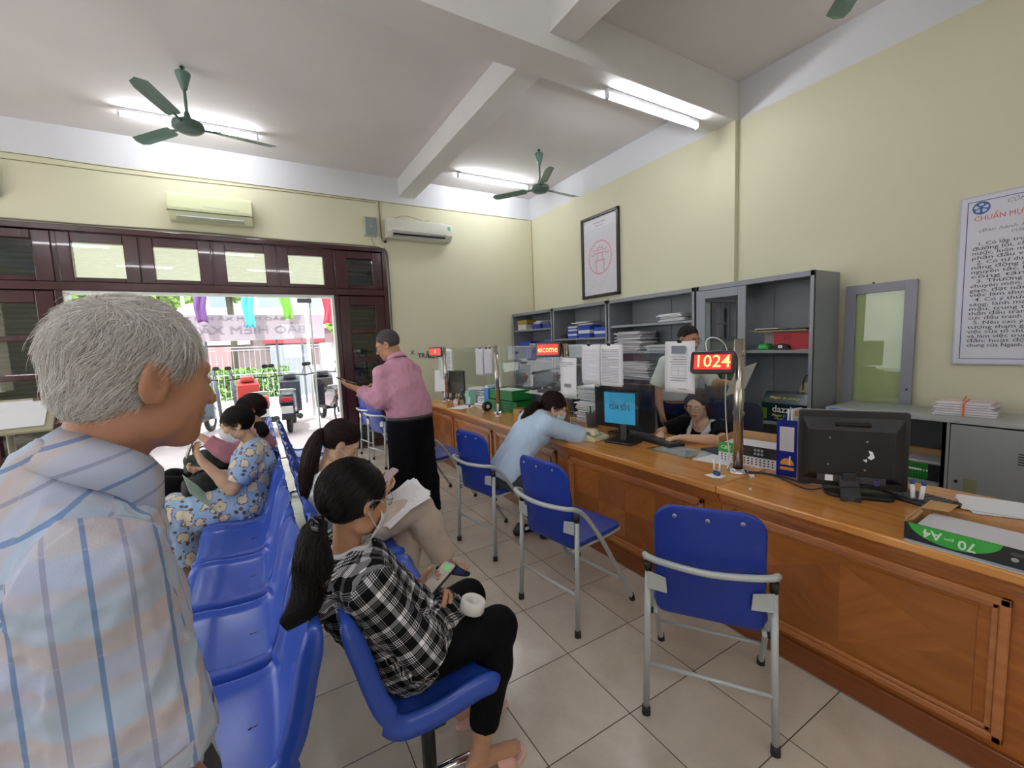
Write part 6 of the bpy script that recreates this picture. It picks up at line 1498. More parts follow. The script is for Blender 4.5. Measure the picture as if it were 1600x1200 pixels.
display('red LED display with scrolling word on the second steel post', (2.14, 2.99, 1.425), R(30), .235, .130, 'elcome', .075, 6, .18, [(.012, -.04, 0), (.05, -.08, 0), (.08, -.10, 0)])
display('small red LED display on the farthest steel post', (2.15, 5.68, 1.41), R(38), .20, .13, '1', .07, 4, None, [(.012, -.04, 0), (.05, -.08, 0), (.09, -.10, 0)])
wire('display_cable', [(2.15, 1.50, 1.40), (2.16, 1.52, 1.475), (2.21, 1.48, 1.485), (2.29, 1.46, 1.42), (2.27, 1.47, 1.2), (2.27, 1.46, .95), (2.28, 1.44, .78), (2.22, 1.42, .745)], .0032, mat('white_cable', hexc('e2e2e2'), rough=.5), 'white cable looping over the glass screen behind the red 1024 display', 'cable', sp=3)
def posted(label, y, z, w, h, seed, lines=True, x=2.222, clips=(0,), back=True, tone=None, ilines=INKF, dark=None):
    t = thing('posted_sheet', label, 'paper sheet', (x, y, z)); V = []; n = 9
    for j in range(n):
        for i in range(5):
            u = (i/4-.5)*w; v = -h*j/(n-1); V.append((-.010*math.sin(j/(n-1)*2.2)*(.6+.4*math.sin(seed+i*.7)), -u, v))
    F = np.array([(j*5+i, j*5+i+1, (j+1)*5+i+1, (j+1)*5+i) for j in range(n-1) for i in range(4)])
    o = np_mesh('sheet', np.array(V), F, tone or PAPER, t); md = o.modifiers.new('t', 'SOLIDIFY'); md.thickness = .0006
    if back: MB().box(.000, .0008, -w/2-.012, w/2-.006, -h+.012, -.001).build('rear_sheet', PAPERG, t)
    if lines:
        rs = random.Random(seed); k = MB()
        for j in range(22):
            q = -.04-j*(h-.06)/22; k.box(-.0135, -.0130, -w/2+.02+(rs.random()*.5*w if j % 6 == 5 else 0), w/2-.02, q-.0016, q+.0016)
        k.build('printed_lines', ilines, t)
    for c in clips:
        g = MB().prism([(-.011, .006), (.0, -.012), (.014, .006)], c*w-.014, c*w+.014, 'xz').build('binder_clip', DARK, t); MB().tube([(-.006, c*w-.008, .004), (-.004, c*w-.007, .028), (-.004, c*w+.007, .028), (-.006, c*w+.008, .004)], .001, 5).build('clip_wire', CHROME, g)
    return t
posted('posted sheet with faint text on the glass right of the second post', 2.545, 1.455, .205, .297, 1, True, clips=(.1,), ilines=mat('ghost_ink', hexc('c8c8d4'), rough=.6))
posted('posted sheet with dense text on the glass above the blue sign', 2.325, 1.455, .21, .305, 2, True, clips=(.1,), ilines=INKL)
s4 = posted('posted guide sheet with pictures hanging on the glass left of the 1024 display', 1.735, 1.465, .215, .315, 3, False, clips=(0,), back=False)
k = MB(); k.box(-.014, -.0135, -.05, .05, -.075, -.028).build('photo_block', mat('grey_photo', hexc('7f828e'), rough=.6), s4)
k = MB()
for z, a, b in ((-.095, -.06, .06), (-.11, -.06, .04), (-.125, -.06, .06), (-.14, -.06, .05), (-.225, -.06, .06), (-.24, -.05, .06), (-.29, -.06, -.0)): k.box(-.0145, -.014, a, b, z-.002, z+.002)
for z in (-.155, -.18, -.21): k.box(-.0145, -.014, -.05, .05, z-.0008, z+.0008)
for y in (-.05, 0, .05): k.box(-.0145, -.014, y-.0008, y+.0008, -.21, -.155)
k.build('printed_lines', INKL, s4)
s5 = posted('narrow posted notice below the welcome display, left of the second post', 2.80, 1.355, .215, .335, 4, False, clips=(), back=False, x=2.20)
k = MB()
for z, a, b in ((-.04, -.07, .08), (-.055, -.07, .08), (-.07, .0, .08)): k.box(-.014, -.0135, a, b, z-.002, z+.002)
k.box(-.014, -.0135, -.035, .045, -.245, -.215); k.build('printed_lines', INKL, s5)
posted('pale posted sheet hanging on the far glass left of the third post, left one', 4.47, 1.445, .20, .31, 5, True, clips=(-.1,), tone=PAPERG, ilines=mat('ghost_ink', (0, 0, 0)))
posted('pale posted sheet hanging on the far glass left of the third post, right one', 4.25, 1.445, .20, .29, 6, True, clips=(-.2, .2), tone=PAPERG, ilines=mat('ghost_ink', (0, 0, 0)))
posted('printed notice with dark blocks right of the farthest post', 5.38, 1.445, .17, .29, 7, True, clips=(), back=True, ilines=mat('dark_print', hexc('41454f'), rough=.6))
posted('printed notice hanging left of the farthest post below the small display', 5.70, 1.33, .14, .30, 8, True, clips=(), back=False, ilines=INKL)
wt = thing('wall_lettering', 'dark block letters on the far wall behind the man in pink shirt', 'sign', (2.33, YF-.004, 1.33))
for k_, (ch_, dx, dz) in enumerate((('X', -.20, .07), ('TRẢ', -.02, .01), ('KẾT', .14, 0), ('QUẢ', .33, -.0))): text_mesh('letters', ch_, .105 if k_ else .09, mat('letter_grey', hexc('5c6266'), rough=.5), wt, TM((dx, 0, dz), (1, 0, 0), (0, 0, 1)), .002, 'CENTER', .002)

# monitors
MONB = mat('black_monitor_plastic', hexc('17171a'), rough=.42, bump=.08, bscale=400); MONG = mat('dark_grey_plastic', hexc('25262a'), rough=.5)
m1 = thing('monitor', 'black monitor seen from behind on the near counter with white paint scraps', 'monitor', (2.31, .875, CT), R(31))
W_, H_, zb = .405, .355, .035
MB().rbox((.012, 0, zb+H_/2), (.030, W_, H_), .012, 'x').build('screen_housing', MONB, m1, bevel=.004)
MB().rbox((.028, 0, zb+H_/2), (.004, W_+.004, H_+.004), .012, 'x').build('silver_rim', mat('silver_rim_plastic', hexc('b9bcc0'), rough=.3, metal=.5), m1)
b_ = MB(); a0, a1 = (W_*.44, W_*.36); zc = zb+H_*.5
V = [(-.003, -W_*.46, zb+.03), (-.003, W_*.46, zb+.03), (-.003, W_*.46, zb+H_-.03), (-.003, -W_*.46, zb+H_-.03), (-.035, -W_*.36, zb+.06), (-.035, W_*.40, zb+.06), (-.035, W_*.40, zb+H_-.085), (-.035, -W_*.36, zb+H_-.085)]
b_.add(V, [(4, 5, 6, 7), (0, 1, 5, 4), (1, 2, 6, 5), (2, 3, 7, 6), (3, 0, 4, 7)], False).build('rear_shell', MONB, m1, bevel=.006)
MB().obox((-.022, .0, zb+H_-.060), (.016, .13, .020), (0, R(-30), 0)).build('rear_handle_slot', DARK, m1, bevel=.003)
MB().box(-.034, .0, -.12, .13, zb+.03, zb+.062).build('port_recess', mat('port_grey', hexc('3a3b40'), rough=.5), m1)
MB().box(-.037, -.033, .07, .10, zb+.033, zb+.060).build('white_port_label', PAPER, m1)
MB().cyl((-.034, -.085, zb+.045), (-.052, -.085, zb+.040), .011).build('purple_connector', mat('purple_plug', hexc('4a3f78'), rough=.4), m1)
for y, z in ((.085, zb+.235), (-.05, zb+.225), (.09, zb+.11), (-.045, zb+.095)): MB().cyl((-.034, y, z), (-.0365, y, z), .0045).build('screw', SCREW, m1)
pp = MB(); pp.add([(-.0362, -.055, zb+.185), (-.0362, -.070, zb+.18), (-.0362, -.078, zb+.155), (-.0362, -.066, zb+.143), (-.0362, -.052, zb+.152), (-.0362, -.062, zb+.165)], [(0, 1, 2, 3, 4, 5)], False); pp.build('white_paint_scrap', PAPER, m1, fix=False)
pp = MB(); pp.add([(-.0362, -.035, zb+.142), (-.0362, -.052, zb+.145), (-.0362, -.050, zb+.130)], [(0, 1, 2)], False); pp.build('white_paint_scrap', PAPER, m1, fix=False)
MB().obox((-.062, .012, .050), (.014, .075, .135), (0, R(38), 0)).obox((-.040, .012, .088), (.02, .05, .05)).obox((-.104, -.012, .008), (.022, .022, .014)).obox((-.104, .036, .008), (.022, .022, .014)).build('stand_foot', MONG, m1, bevel=.004)
MB().rbox((.02, -.03, .009), (.17, .25, .018), .04).build('stand_base', MONB, m1, bevel=.004)
text_mesh('logo', 'hp', .03, MONG, m1, TM((-.0362, .015, zb+.245), (0, -1, 0), (0, 0, 1)))
def keyboard(label, c, rz, L=.44):
    t = thing('keyboard', label, 'keyboard', c, rz, group=None); MB().rbox((0, 0, .009), (.145, L, .018), .01).build('keyboard_body', MONB, t, bevel=.003)
    K = MB(); n = int(L/.0195)
    for r_ in range(5):
        for k_ in range(n):
            y = -L/2+.012+k_*.0193
            if r_ == 4 and 5 < k_ < 12: continue
            K.box(-.058+r_*.0235, -.040+r_*.0235, y, y+.0160, .018, .0245)
    o = K.build('keys', mat('grey_key_tops', hexc('3d3f45'), rough=.35), t); o['kind'] = 'stuff'; return t
keyboard('black keyboard behind the near monitor', (2.475, .775, CT), R(-14)); keyboard('black keyboard under the hands of the seated clerk', (2.475, 2.135, CT), R(-9), .42)
m2 = thing('monitor', 'small monitor with a light blue sign CỬA SỔ 5 taped on its back', 'monitor', (2.28, 2.275, CT), R(16))
MB().rbox((.012, .02, .250), (.035, .29, .235), .01, 'x').build('screen_housing', MONB, m2, bevel=.004)
MB().obox((.012, 0, .075), (.022, .05, .14), (0, R(4), 0)).build('stand_neck', MONG, m2, bevel=.004); MB().rbox((.0, 0, .008), (.19, .235, .016), .035).build('stand_base', MONB, m2, bevel=.004)
sg = MB().box(-.0135, -.0122, -.105, .145, .135, .365).build('blue_sign_sheet', mat('sky_blue_paper', hexc('2fa9de'), rough=.5), m2)
text_mesh('sign_lettering', 'CỬA SỔ 5', .056, INK, sg, TM((-.0145, .02, .255), (0, -1, 0), (0, 0, 1)), .0003, 'CENTER', .0002, .165)
m3 = thing('monitor', 'large black monitor seen from behind, beyond the blue sign CỬA SỔ 5', 'monitor', (2.47, 2.46, CT), R(6))
MB().rbox((0, .0, .225), (.04, .56, .36), .01, 'x').build('screen_housing', MONB, m3, bevel=.004); MB().box(-.01, .02, -.04, .04, .01, .1).build('stand_neck', MONG, m3); MB().rbox((.02, 0, .007), (.18, .24, .014), .03).build('stand_base', MONB, m3)
m4 = thing('monitor', 'black monitor with white maker name seen through the middle glass', 'monitor', (2.62, 3.60, CT), R(12))
MB().rbox((0, 0, .19), (.05, .58, .30), .012, 'x').build('screen_housing', mat('charcoal_shiny', hexc('2a2d33'), rough=.3), m4, bevel=.006); MB().box(-.01, .02, -.04, .04, .01, .1).build('stand_neck', MONG, m4); MB().rbox((.02, 0, .007), (.18, .24, .014), .03).build('stand_base', MONB, m4)
text_mesh('maker_name', 'FUJITSU', .05, mat('pale_print', hexc('8f949c'), rough=.4), m4, TM((-.027, .02, .20), (0, -1, 0), (0, 0, 1)), .0004, 'CENTER', .001)
m5 = thing('monitor', 'dark grey monitor at the far end of the counter beside the man in pink', 'monitor', (2.36, 5.62, CT), R(28))
MB().rbox((0, 0, .24), (.04, .40, .32), .012, 'x').build('screen_housing', mat('dark_taupe_plastic', hexc('4b4a48'), rough=.5), m5, bevel=.006); MB().obox((0, 0, .06), (.03, .06, .12)).build('stand_neck', MONG, m5); MB().rbox((.02, 0, .007), (.18, .22, .014), .03).build('stand_base', MONB, m5)
# paper box, plastic strip and sheets at the right
KRAFT = mat('kraft_cardboard', hexc('b9905f'), rough=.8, var=.06, vscale=12); GRNB = mat('green_box_print', hexc('35a03a'), rough=.45); BLKB = mat('black_box_print', hexc('18181a'), rough=.45)
ps = MB().box(1.945, 2.04, -.35, .57, CT, CT+.0025).build('plastic_strip', mat('bluish_clear_plastic', hexc('b5bccb'), rough=.25)); tag(ps, 'bluish plastic sheet edge under the open paper carton', 'plastic sheet')
bx = thing('paper_carton', 'open carton of printed sheets with green and black A4 label at the right edge', 'box', (1.972, .265, CT+.003), R(1.5))
L_, D_, Hh = .62, .30, .062
MB().box(0, .003, -L_/2, L_/2, 0, Hh).build('printed_front', BLKB, bx)
g_ = MB(); n = 24; cy, cz, ra, rb = .185, Hh+.006, .115, .062
pts = [(-.0006, cy+ra*math.cos(math.pi+math.pi*i/n), min(Hh, cz+rb*math.sin(math.pi+math.pi*i/n))) for i in range(n+1)]
g_.add(pts, [tuple(range(n+1))], False); g_.build('green_label', GRNB, bx, fix=False)
MB().box(-.0006, 0, -L_/2, -.075, 0, Hh).build('green_label', GRNB, bx)
WPR = mat('white_print', hexc('c9dcc9'), rough=.5)
text_mesh('label_text', 'A4', .042, WPR, bx, TM((-.0014, .235, .038), (0, 1, 0), (0, 0, -1)), .0002, 'CENTER', .0008); text_mesh('label_text', '70', .044, WPR, bx, TM((-.0014, .150, .030), (0, 1, 0), (0, 0, -1)), .0002, 'CENTER', .0008)
text_mesh('label_text', 'gsm', .016, WPR, bx, TM((-.0014, .193, .034), (0, 1, 0), (0, 0, -1)), .0002)
for i in range(4): MB().ell((-.001, .045-.027*i, .026), (.0006, .009, .007), 10, 6).build('printed_icon', mat('grey_print', hexc('9c9ca0'), rough=.5), bx)
MB().box(-.0009, -.0003, -.07, .055, .040, .043).box(-.0009, -.0003, -.07, .055, .046, .048).build('label_text', mat('dim_print', hexc('5f5f62'), rough=.5), bx)
text_mesh('label_text', 'DOUBLE A', .030, WPR, bx, TM((-.0014, -.19, .030), (0, 1, 0), (0, 0, -1)), .0002)
MB().box(.003, D_, -L_/2, L_/2, 0, .003).box(.003, D_, L_/2-.003, L_/2, 0, Hh+.01).box(.003, D_, -L_/2, -L_/2+.003, 0, Hh+.01).box(D_-.003, D_, -L_/2, L_/2, 0, Hh*.7).build('carton_tray', KRAFT, bx)
MB().add([(.17, L_/2-.001, Hh+.008), (.28, L_/2-.002, Hh+.012), (.26, L_/2-.085, Hh+.022), (.16, L_/2-.080, Hh+.018)], [(0, 1, 2, 3)], False).add([(.003, L_/2+.001, Hh), (.17, L_/2, Hh+.006), (.12, L_/2-.02, Hh+.012), (.02, L_/2-.02, Hh+.008)], [(0, 1, 2, 3)], False).build('carton_flap', KRAFT, bx)
for i in range(7): MB().obox((.095, -.005+.004*((i*7) % 3), .010+.0072*i), (.175, .565, .0062), (0, 0, R(.8*((i*5) % 3-1)))).build('sheet_stack', PAPER if i % 2 else PAPERG, bx)
papers_('document', 'loose white sheets lying on the counter at the right edge of the photo', (2.60, .43, CT+.006), (.35, -1, 0), (1, .35, 0), .30, .21, 3, False, skew=5)
pn = thing('pen_holder', 'white glue sticks with blue caps standing by the near keyboard', 'pen holder', (2.40, .665, CT))
MB().rbox((0, 0, .006), (.04, .05, .012), .01).build('stand', PAPER, pn)
for y, dx in ((.012, .0), (-.012, .006)):
    p_ = MB().cyl((0, y, .012), (dx, y*1.5, .085), .0085).build('stick', mat('white_plastic', hexc('dcdce0'), rough=.35), pn); MB().cyl((dx, y*1.5, .085), (dx*1.1, y*1.55, .100), .009).build('blue_cap', mat('navy_cap', hexc('27408c'), rough=.4), p_)
# binder file, tray, basket
BF = mat('royal_blue_plastic', hexc('1f2fa8'), rough=.35)
fb = thing('magazine_file', 'blue plastic magazine file with a white label standing beside the monitor', 'file box', (2.36, 1.175, CT), R(14))
MB().box(0, .003, -.05, .05, 0, .30).box(0, .003, -.05, .05, 0, .30).build('front_wall', BF, fb)
sd = [(0, 0), (.25, 0), (.25, .30), (.17, .30), (.02, .27), (0, .285)]
for y in (-.05, .0475): MB().prism(sd, y, y+.0025, 'xz').build('side_wall', BF, fb)
MB().box(.0, .25, -.05, .05, 0, .004).box(.247, .25, -.05, .05, 0, .30).build('base', BF, fb)
MB().box(-.0012, 0, -.030, .036, .135, .265).build('white_label', PAPERG, fb)
w2 = MB(); w2.add([(-.0013, .032*math.cos(a), .062+.036*math.sin(a)) for a in [math.pi*i/14 for i in range(15)]], [tuple(range(15))], False); w2.build('orange_window', mat('orange_folder', hexc('d58a2c'), rough=.5), fb, fix=False)
MB().box(-.0013, 0, -.032, .032, .034, .050).build('orange_window', mat('orange_folder', (0, 0, 0)), fb)
v = MB()
for i in range(11):
    for j in range(4): v.obox((.045+.05*j, -.0508, .035+.022*i), (.030, .0012, .004), (0, R(40), 0))
v.build('side_slots', mat('slot_pale_blue', hexc('7f93cf'), rough=.4), fb)
MB().obox((.11, -.012, .20), (.20, .006, .30), (0, R(6), 0)).obox((.13, .012, .19), (.20, .006, .29), (0, R(12), 0)).build('paper_folder', PAPER, fb); MB().obox((.09, -.018, .325), (.055, .004, .03), (0, R(6), 0)).build('orange_tab', mat('orange_folder', (0, 0, 0)), fb)
bk = thing('plastic_basket', 'white perforated plastic tray on the counter under the open green and black carton', 'tray', (2.50, 1.43, CT), R(8))
MB().box(-.11, -.106, -.16, .16, 0, .055).box(.106, .11, -.16, .16, 0, .055).box(-.106, .106, -.16, -.156, 0, .055).box(-.106, .106, .156, .16, 0, .055).box(-.106, .106, -.156, .156, 0, .004).build('tray_body', mat('white_plastic', (0, 0, 0)), bk)
v = MB()
for i in range(14):
    for j in range(3): v.box(-.1112, -.1098, -.145+.0215*i, -.137+.0215*i, .010+.015*j, .018+.015*j)
v.build('perforations', DARK, bk)
kx = thing('paper_carton', 'open green and black paper carton with white sheets on the white tray', 'box', (2.50, 1.43, CT+.057), R(8))
MB().box(-.11, -.107, -.16, .16, 0, .060).build('printed_front', BLKB, kx); MB().box(-.1106, -.11, .075, .16, 0, .060).build('green_label', GRNB, kx)
MB().box(-.107, .107, -.16, .16, 0, .003).box(-.107, .107, .157, .16, 0, .088).box(-.107, .107, -.16, -.157, 0, .088).box(.107, .11, -.16, .16, 0, .10).build('carton_tray', KRAFT, kx)
MB().box(-.095, .09, -.145, .145, .01, .052).build('sheet_stack', PAPER, kx)
text_mesh('label_text', 'C&Z', .030, WPR, kx, TM((-.1112, .115, .030), (0, -1, 0), (0, 0, 1)), .0002, 'CENTER', .0008); text_mesh('label_text', 'PRODUCT OF', .014, mat('red_print', hexc('a03040'), rough=.5), kx, TM((-.1112, .02, .036), (0, -1, 0), (0, 0, 1)), .0002)
v = MB()
for i in range(2):
    for j in range(3): v.box(-.1108, -.1102, -.055-.018*j, -.043-.018*j, .012+.022*i, .026+.022*i)
v.build('printed_icons', mat('grey_print', (0, 0, 0)), kx)
# small things by the near post
pt_ = thing('counter_pen', 'blue and white counter pens on a sticky round base left of the near post', 'pen', (2.085, 1.395, CT))
MB().lathe([(.001, .010), (.022, .008), (.028, .003), (.030, 0), (.001, 0)], n=20).build('round_base', mat('white_plastic', (0, 0, 0)), pt_); MB().lathe([(.014, .0), (.016, .012), (.010, .022)], (-.004, -.008, .006), 16).build('blue_ring', mat('navy_cap', (0, 0, 0)), pt_)
for y, h in ((.014, .095), (-.014, .092)):
    p_ = MB().cyl((0, y, .008), (.006, y*1.3, h), .0055).build('pen_barrel', mat('white_plastic', (0, 0, 0)), pt_); MB().cyl((0, y, .008), (.001, y, .030), .0062).build('pen_grip', mat('navy_cap', (0, 0, 0)), p_)
MB().add([(-.035, .05, .0015), (.03, .04, .0015), (.04, -.03, .0015), (-.02, -.045, .0015), (-.045, -.01, .0015)], [(0, 1, 2, 3, 4)], False).build('paper_under_base', PAPER, pt_, fix=False)
def crumple(label, c, r, seed):
    rs = random.Random(seed); m_ = MB()
    for k_ in range(9):
        p = [Vector((rs.uniform(-r, r), rs.uniform(-r, r), rs.uniform(0, r*1.1))) for _ in range(3)]; m_.add(p, [(0, 1, 2)], False)
    m_.add([(-r*.5, -r*.4, 0), (r*.5, -r*.3, 0), (0, r*.5, 0), (0, 0, r)], [(0, 1, 2), (0, 1, 3), (1, 2, 3), (2, 0, 3)], False)
    o = m_.build('crumpled_paper', PAPER, fix=False); o.location = c; tag(o, label, 'paper scrap')
crumple('crumpled scrap of white paper just right of the near post', (2.205, 1.275, CT), .016, 1); crumple('flat torn scrap of white paper at the counter front edge right of the near post', (2.02, 1.17, CT), .010, 2)
wire('monitor_cable', [(2.25, 1.33, CT+.006), (2.30, 1.22, CT+.012), (2.255, 1.10, CT+.006), (2.20, 1.0, CT+.008), (2.17, .92, CT+.05), (2.19, .84, CT+.07), (2.24, .80, CT+.07), (2.28, .79, CT+.075)], .0035, RUB, 'black cable crossing in front of the near monitor stand', 'cable', sp=3)
wire('monitor_cable', [(2.27, 1.33, CT+.006), (2.33, 1.24, CT+.004), (2.31, 1.12, CT+.006), (2.27, 1.04, CT+.012), (2.285, .96, CT+.06), (2.29, .93, CT+.085)], .0045, RUB, 'thicker black cable from the near post to the monitor ports', 'cable', sp=3)
cm = MB().rbox((0, 0, .012), (.06, .10, .022), .028).build('computer_mouse', mat('white_plastic', (0, 0, 0)), bevel=.008, seg=3); cm.location = (2.44, 1.07, CT); cm.rotation_euler = (0, 0, R(60)); tag(cm, 'white computer mouse between the blue file and the near monitor', 'computer mouse')
papers_('document', 'sheet of paper lying behind the near post left of the white tray', (2.42, 1.62, CT+.003), (.4, -1, 0), (1, .4, 0), .21, .297, 2, False)
nb = MB().box(-.06, .06, -.085, .085, 0, .012).build('notebook', mat('dark_navy_cover', hexc('1d2836'), rough=.5), bevel=.002); nb.location = (2.52, 1.68, CT+.005); nb.rotation_euler = (0, 0, R(-15)); tag(nb, 'dark notebook on the white sheet behind the near post', 'notebook')
ac = thing('desk_mat', 'clear acrylic sheet over papers in front of the seated clerk keyboard', 'desk mat', (2.37, 1.86, CT))
MB().box(-.10, .10, -.14, .14, .0005, .0025).build('papers_under', PAPERG, ac); MB().box(-.13, .13, -.20, .17, .003, .0055).build('acrylic', glass_mat('acrylic', (.86, .93, .92), .12), ac)
# telephone
CRM = mat('cream_phone_plastic', hexc('d3cba9'), rough=.35)
tp = thing('telephone', 'cream desk telephone on the counter by the elbow of the leaning woman', 'telephone', (2.17, 2.50, CT), R(100))
MB().prism([(-.10, 0), (.10, 0), (.10, .055), (.04, .062), (-.10, .025)], -.09, .09, 'xz').build('phone_base', CRM, tp, bevel=.006)
MB().obox((0, .01, .052), (.14, .11, .004), (0, R(-10), 0)).build('keypad_panel', mat('pale_grey_panel', hexc('b8b7ac'), rough=.4), tp)
hs_ = MB(); hs_.rbox((0, .065, .080), (.20, .045, .025), .012, 'y').rbox((-.085, .065, .066), (.045, .052, .03), .012, 'y').rbox((.085, .065, .070), (.045, .052, .03), .012, 'y').build('handset', CRM, tp, bevel=.008, seg=3)
cd = []
for i in range(60): a = i*1.5; cd.append((.10+.0022*i, .06-.0035*i+.006*math.cos(a), .012+.006*math.sin(a)))
MB().tube(cd, .0022, 6).build('coiled_cord', CRM, tp)
MB().rbox((-.02, -.02, .062), (.09, .06, .003), .004).build('keys', mat('dark_keys', hexc('6a6860'), rough=.4), tp)
# cup, racks and stacked papers behind the glass
cu_ = thing('pen_cup', 'grey mesh pen pot with white papers behind the second post', 'pot', (2.50, 2.86, CT))
MB().lathe([(.001, 0), (.050, 0), (.062, .115), (.066, .12), (.060, .115), (.048, .006)], n=24).build('pot', mat('grey_mesh_pot', hexc('6a7484'), rough=.5, bump=.5, bscale=150), cu_)
for i in range(5):
    a = i*1.3; MB().tube([(.02*math.cos(a), .02*math.sin(a), .01), (.045*math.cos(a), .045*math.sin(a), .16+.01*i)], .006, 8).build('pen', [PAPER, DARK, mat('pale_green', hexc('b5c6a5'), rough=.5), PAPERG, DARK][i], cu_)
def stack(label, c, size, n, rz=0., seed=1, m=None, jit=.012, name='paper_stack', cat='paper stack', group=None):
    """pile of sheaves: each layer shifted a little"""
    t = thing(name, label, cat, c, rz, group=group); rs = random.Random(seed); w, d, h = size; th = h/n; m_ = MB()
    for i in range(n):
        m_.mi = 0 if rs.random() < .65 else 1
        k_ = .82+.18*rs.random(); m_.obox((rs.uniform(-jit, jit), rs.uniform(-jit, jit)*1.6, th*(i+.5)), (w*k_, d*k_, th*.72), (R(rs.uniform(-1.2, 1.2)), R(rs.uniform(-1, 1)), R(rs.uniform(-5, 5))))
    m_.build('sheaves', m or [PAPER, PAPERG], t); return t
stack('tall stack of papers behind the second post, below the pair of posted sheets', (2.72, 3.02, CT+.0), (.30, .34, .33), 22, .1, 3)
rk = MB(); 
for z in (.01, .07): rk.tube([(-.12, -.15, z), (.12, -.15, z), (.12, .15, z), (-.12, .15, z)], .003, 6, closed=True)
for i in range(7): rk.tube([(-.12, -.15+.05*i, .07), (-.12, -.15+.05*i, .01), (.12, -.15+.05*i, .01), (.12, -.15+.05*i, .07)], .002, 5)
rk = rk.build('wire_tray', mat('white_wire', hexc('d0d0cc'), rough=.4)); rk.location = (2.50, 3.12, CT); tag(rk, 'white wire letter tray behind the leaning woman', 'tray')
papers_('document', 'white sheets under the arms of the woman leaning on the counter', (2.12, 2.62, CT+.004), (.3, -1, 0), (1, .3, 0), n=2, ink=False)
# far part: green baskets, blue file, calendar, pens
def basket(label, c, rz, size, col, hole=True):
    t = thing('plastic_basket', label, 'basket', c, rz); m = mat('basket_'+col, hexc(col), rough=.4); w, d, h = size; b_ = MB()
    for (a, b, c2, d2) in ((-w/2, w/2, -d/2, -d/2+.004), (-w/2, w/2, d/2-.004, d/2), (-w/2, -w/2+.004, -d/2, d/2), (w/2-.004, w/2, -d/2, d/2)): b_.box(a, b, c2, d2, 0, h)
    b_.box(-w/2, w/2, -d/2, d/2, 0, .004).build('basket_body', m, t)
    r_ = MB()
    for (a, b, c2, d2) in ((-w/2-.006, w/2+.006, -d/2-.006, -d/2+.006), (-w/2-.006, w/2+.006, d/2-.006, d/2+.006), (-w/2-.006, -w/2+.006, -d/2, d/2), (w/2-.006, w/2+.006, -d/2, d/2)): r_.box(a, b, c2, d2, h-.008, h)
    r_.build('rim', m, t, bevel=.002)
    if hole:
        v = MB()
        for i in range(int(d/.03)):
            for j in range(3): v.box(-w/2-.001, -w/2+.0005, -d/2+.02+.03*i, -d/2+.034+.03*i, h*.22+.024*j*h/.1, h*.22+.024*j*h/.1+.012)
        v.build('slots', mat('dark_green_slot', hexc('0d3d1e'), rough=.5), t)
    return t
basket('green plastic basket, lower one, behind the third post', (2.46, 4.20, CT), R(8), (.28, .55, .12), '1d7a3a'); basket('green plastic basket stacked on the lower green basket', (2.47, 4.24, CT+.125), R(4), (.27, .50, .11), '21843f')
stack('papers filling the top green basket', (2.47, 4.24, CT+.135), (.22, .42, .10), 7, .1, 5)
kx2 = thing('paper_carton', 'brown and green carton lid in front of the green baskets', 'box', (2.44, 3.77, CT), R(10))
MB().box(-.11, .11, -.15, .15, 0, .004).box(-.11, -.107, -.15, .15, 0, .06).box(.107, .11, -.15, .15, 0, .06).box(-.11, .11, -.15, -.147, 0, .06).box(-.11, .11, .147, .15, 0, .06).build('carton_tray', KRAFT, kx2); MB().box(-.1112, -.11, -.15, .05, 0, .05).build('printed_front', BLKB, kx2); MB().box(-.1118, -.111, -.13, -.04, .005, .045).build('green_label', GRNB, kx2)
bf = thing('magazine_file', 'light blue magazine file left of the third post', 'file box', (2.30, 4.50, CT), R(10)); BL2 = mat('light_blue_plastic', hexc('2f78c4'), rough=.4)
MB().box(0, .003, -.045, .045, 0, .24).box(0, .24, -.045, -.042, 0, .24).box(0, .24, .042, .045, 0, .24).box(0, .24, -.045, .045, 0, .003).build('file_body', BL2, bf); MB().box(.01, .22, -.03, .03, .01, .27).build('papers', PAPER, bf)
br = thing('black_roll', 'round black tape dispenser standing left of the third post', 'tape dispenser', (2.20, 4.30, CT)); MB().cyl((0, -.025, .055), (0, .025, .055), .055, n=24).build('disc', DARK, br, bevel=.004); MB().cyl((0, -.027, .055), (0, .027, .055), .022, n=20).build('core', PAPERG, br)
cl = thing('desk_calendar', 'standing desk calendar with pens near the farthest post', 'calendar', (2.27, 5.15, CT), R(-35))
MB().prism([(-.05, 0), (.0, .17), (.004, .17), (-.044, 0)], -.07, .07, 'xz').build('front_leaf', PAPERG, cl); MB().prism([(.05, 0), (.0, .17), (-.004, .17), (.044, 0)], -.07, .07, 'xz').build('back_leaf', mat('navy_leaf', hexc('39456a'), rough=.5), cl)
MB().box(-.10, -.05, -.06, .06, 0, .05).build('pen_tray', PAPERG, cl)
for i, cc in enumerate(('c8b64a', '7a5a3a', '2a2a2a')): MB().tube([(-.075, -.03+.03*i, .01), (-.065, -.02+.025*i, .14)], .005, 8).build('pen', mat('pen_'+cc, hexc(cc), rough=.4), cl)
gbx = MB().box(-.05, .05, -.05, .05, 0, .17).build('mint_box', mat('mint_green_box', hexc('86c2ae'), rough=.5)); gbx.location = (2.32, 4.98, CT); tag(gbx, 'mint green carton right of the desk calendar', 'box')
stack('stack of white document boxes behind the mint green carton', (2.53, 5.05, CT), (.24, .36, .19), 7, .2, 8, jit=.02)
stack('lower pile of folders left of the light blue file', (2.46, 4.74, CT), (.24, .28, .11), 4, .1, 9, jit=.02)
papers_('document', 'white sheet at the front edge of the counter near the calendar', (2.11, 4.78, CT+.003), (.5, -1, 0), (1, .5, 0), n=1, ink=False)
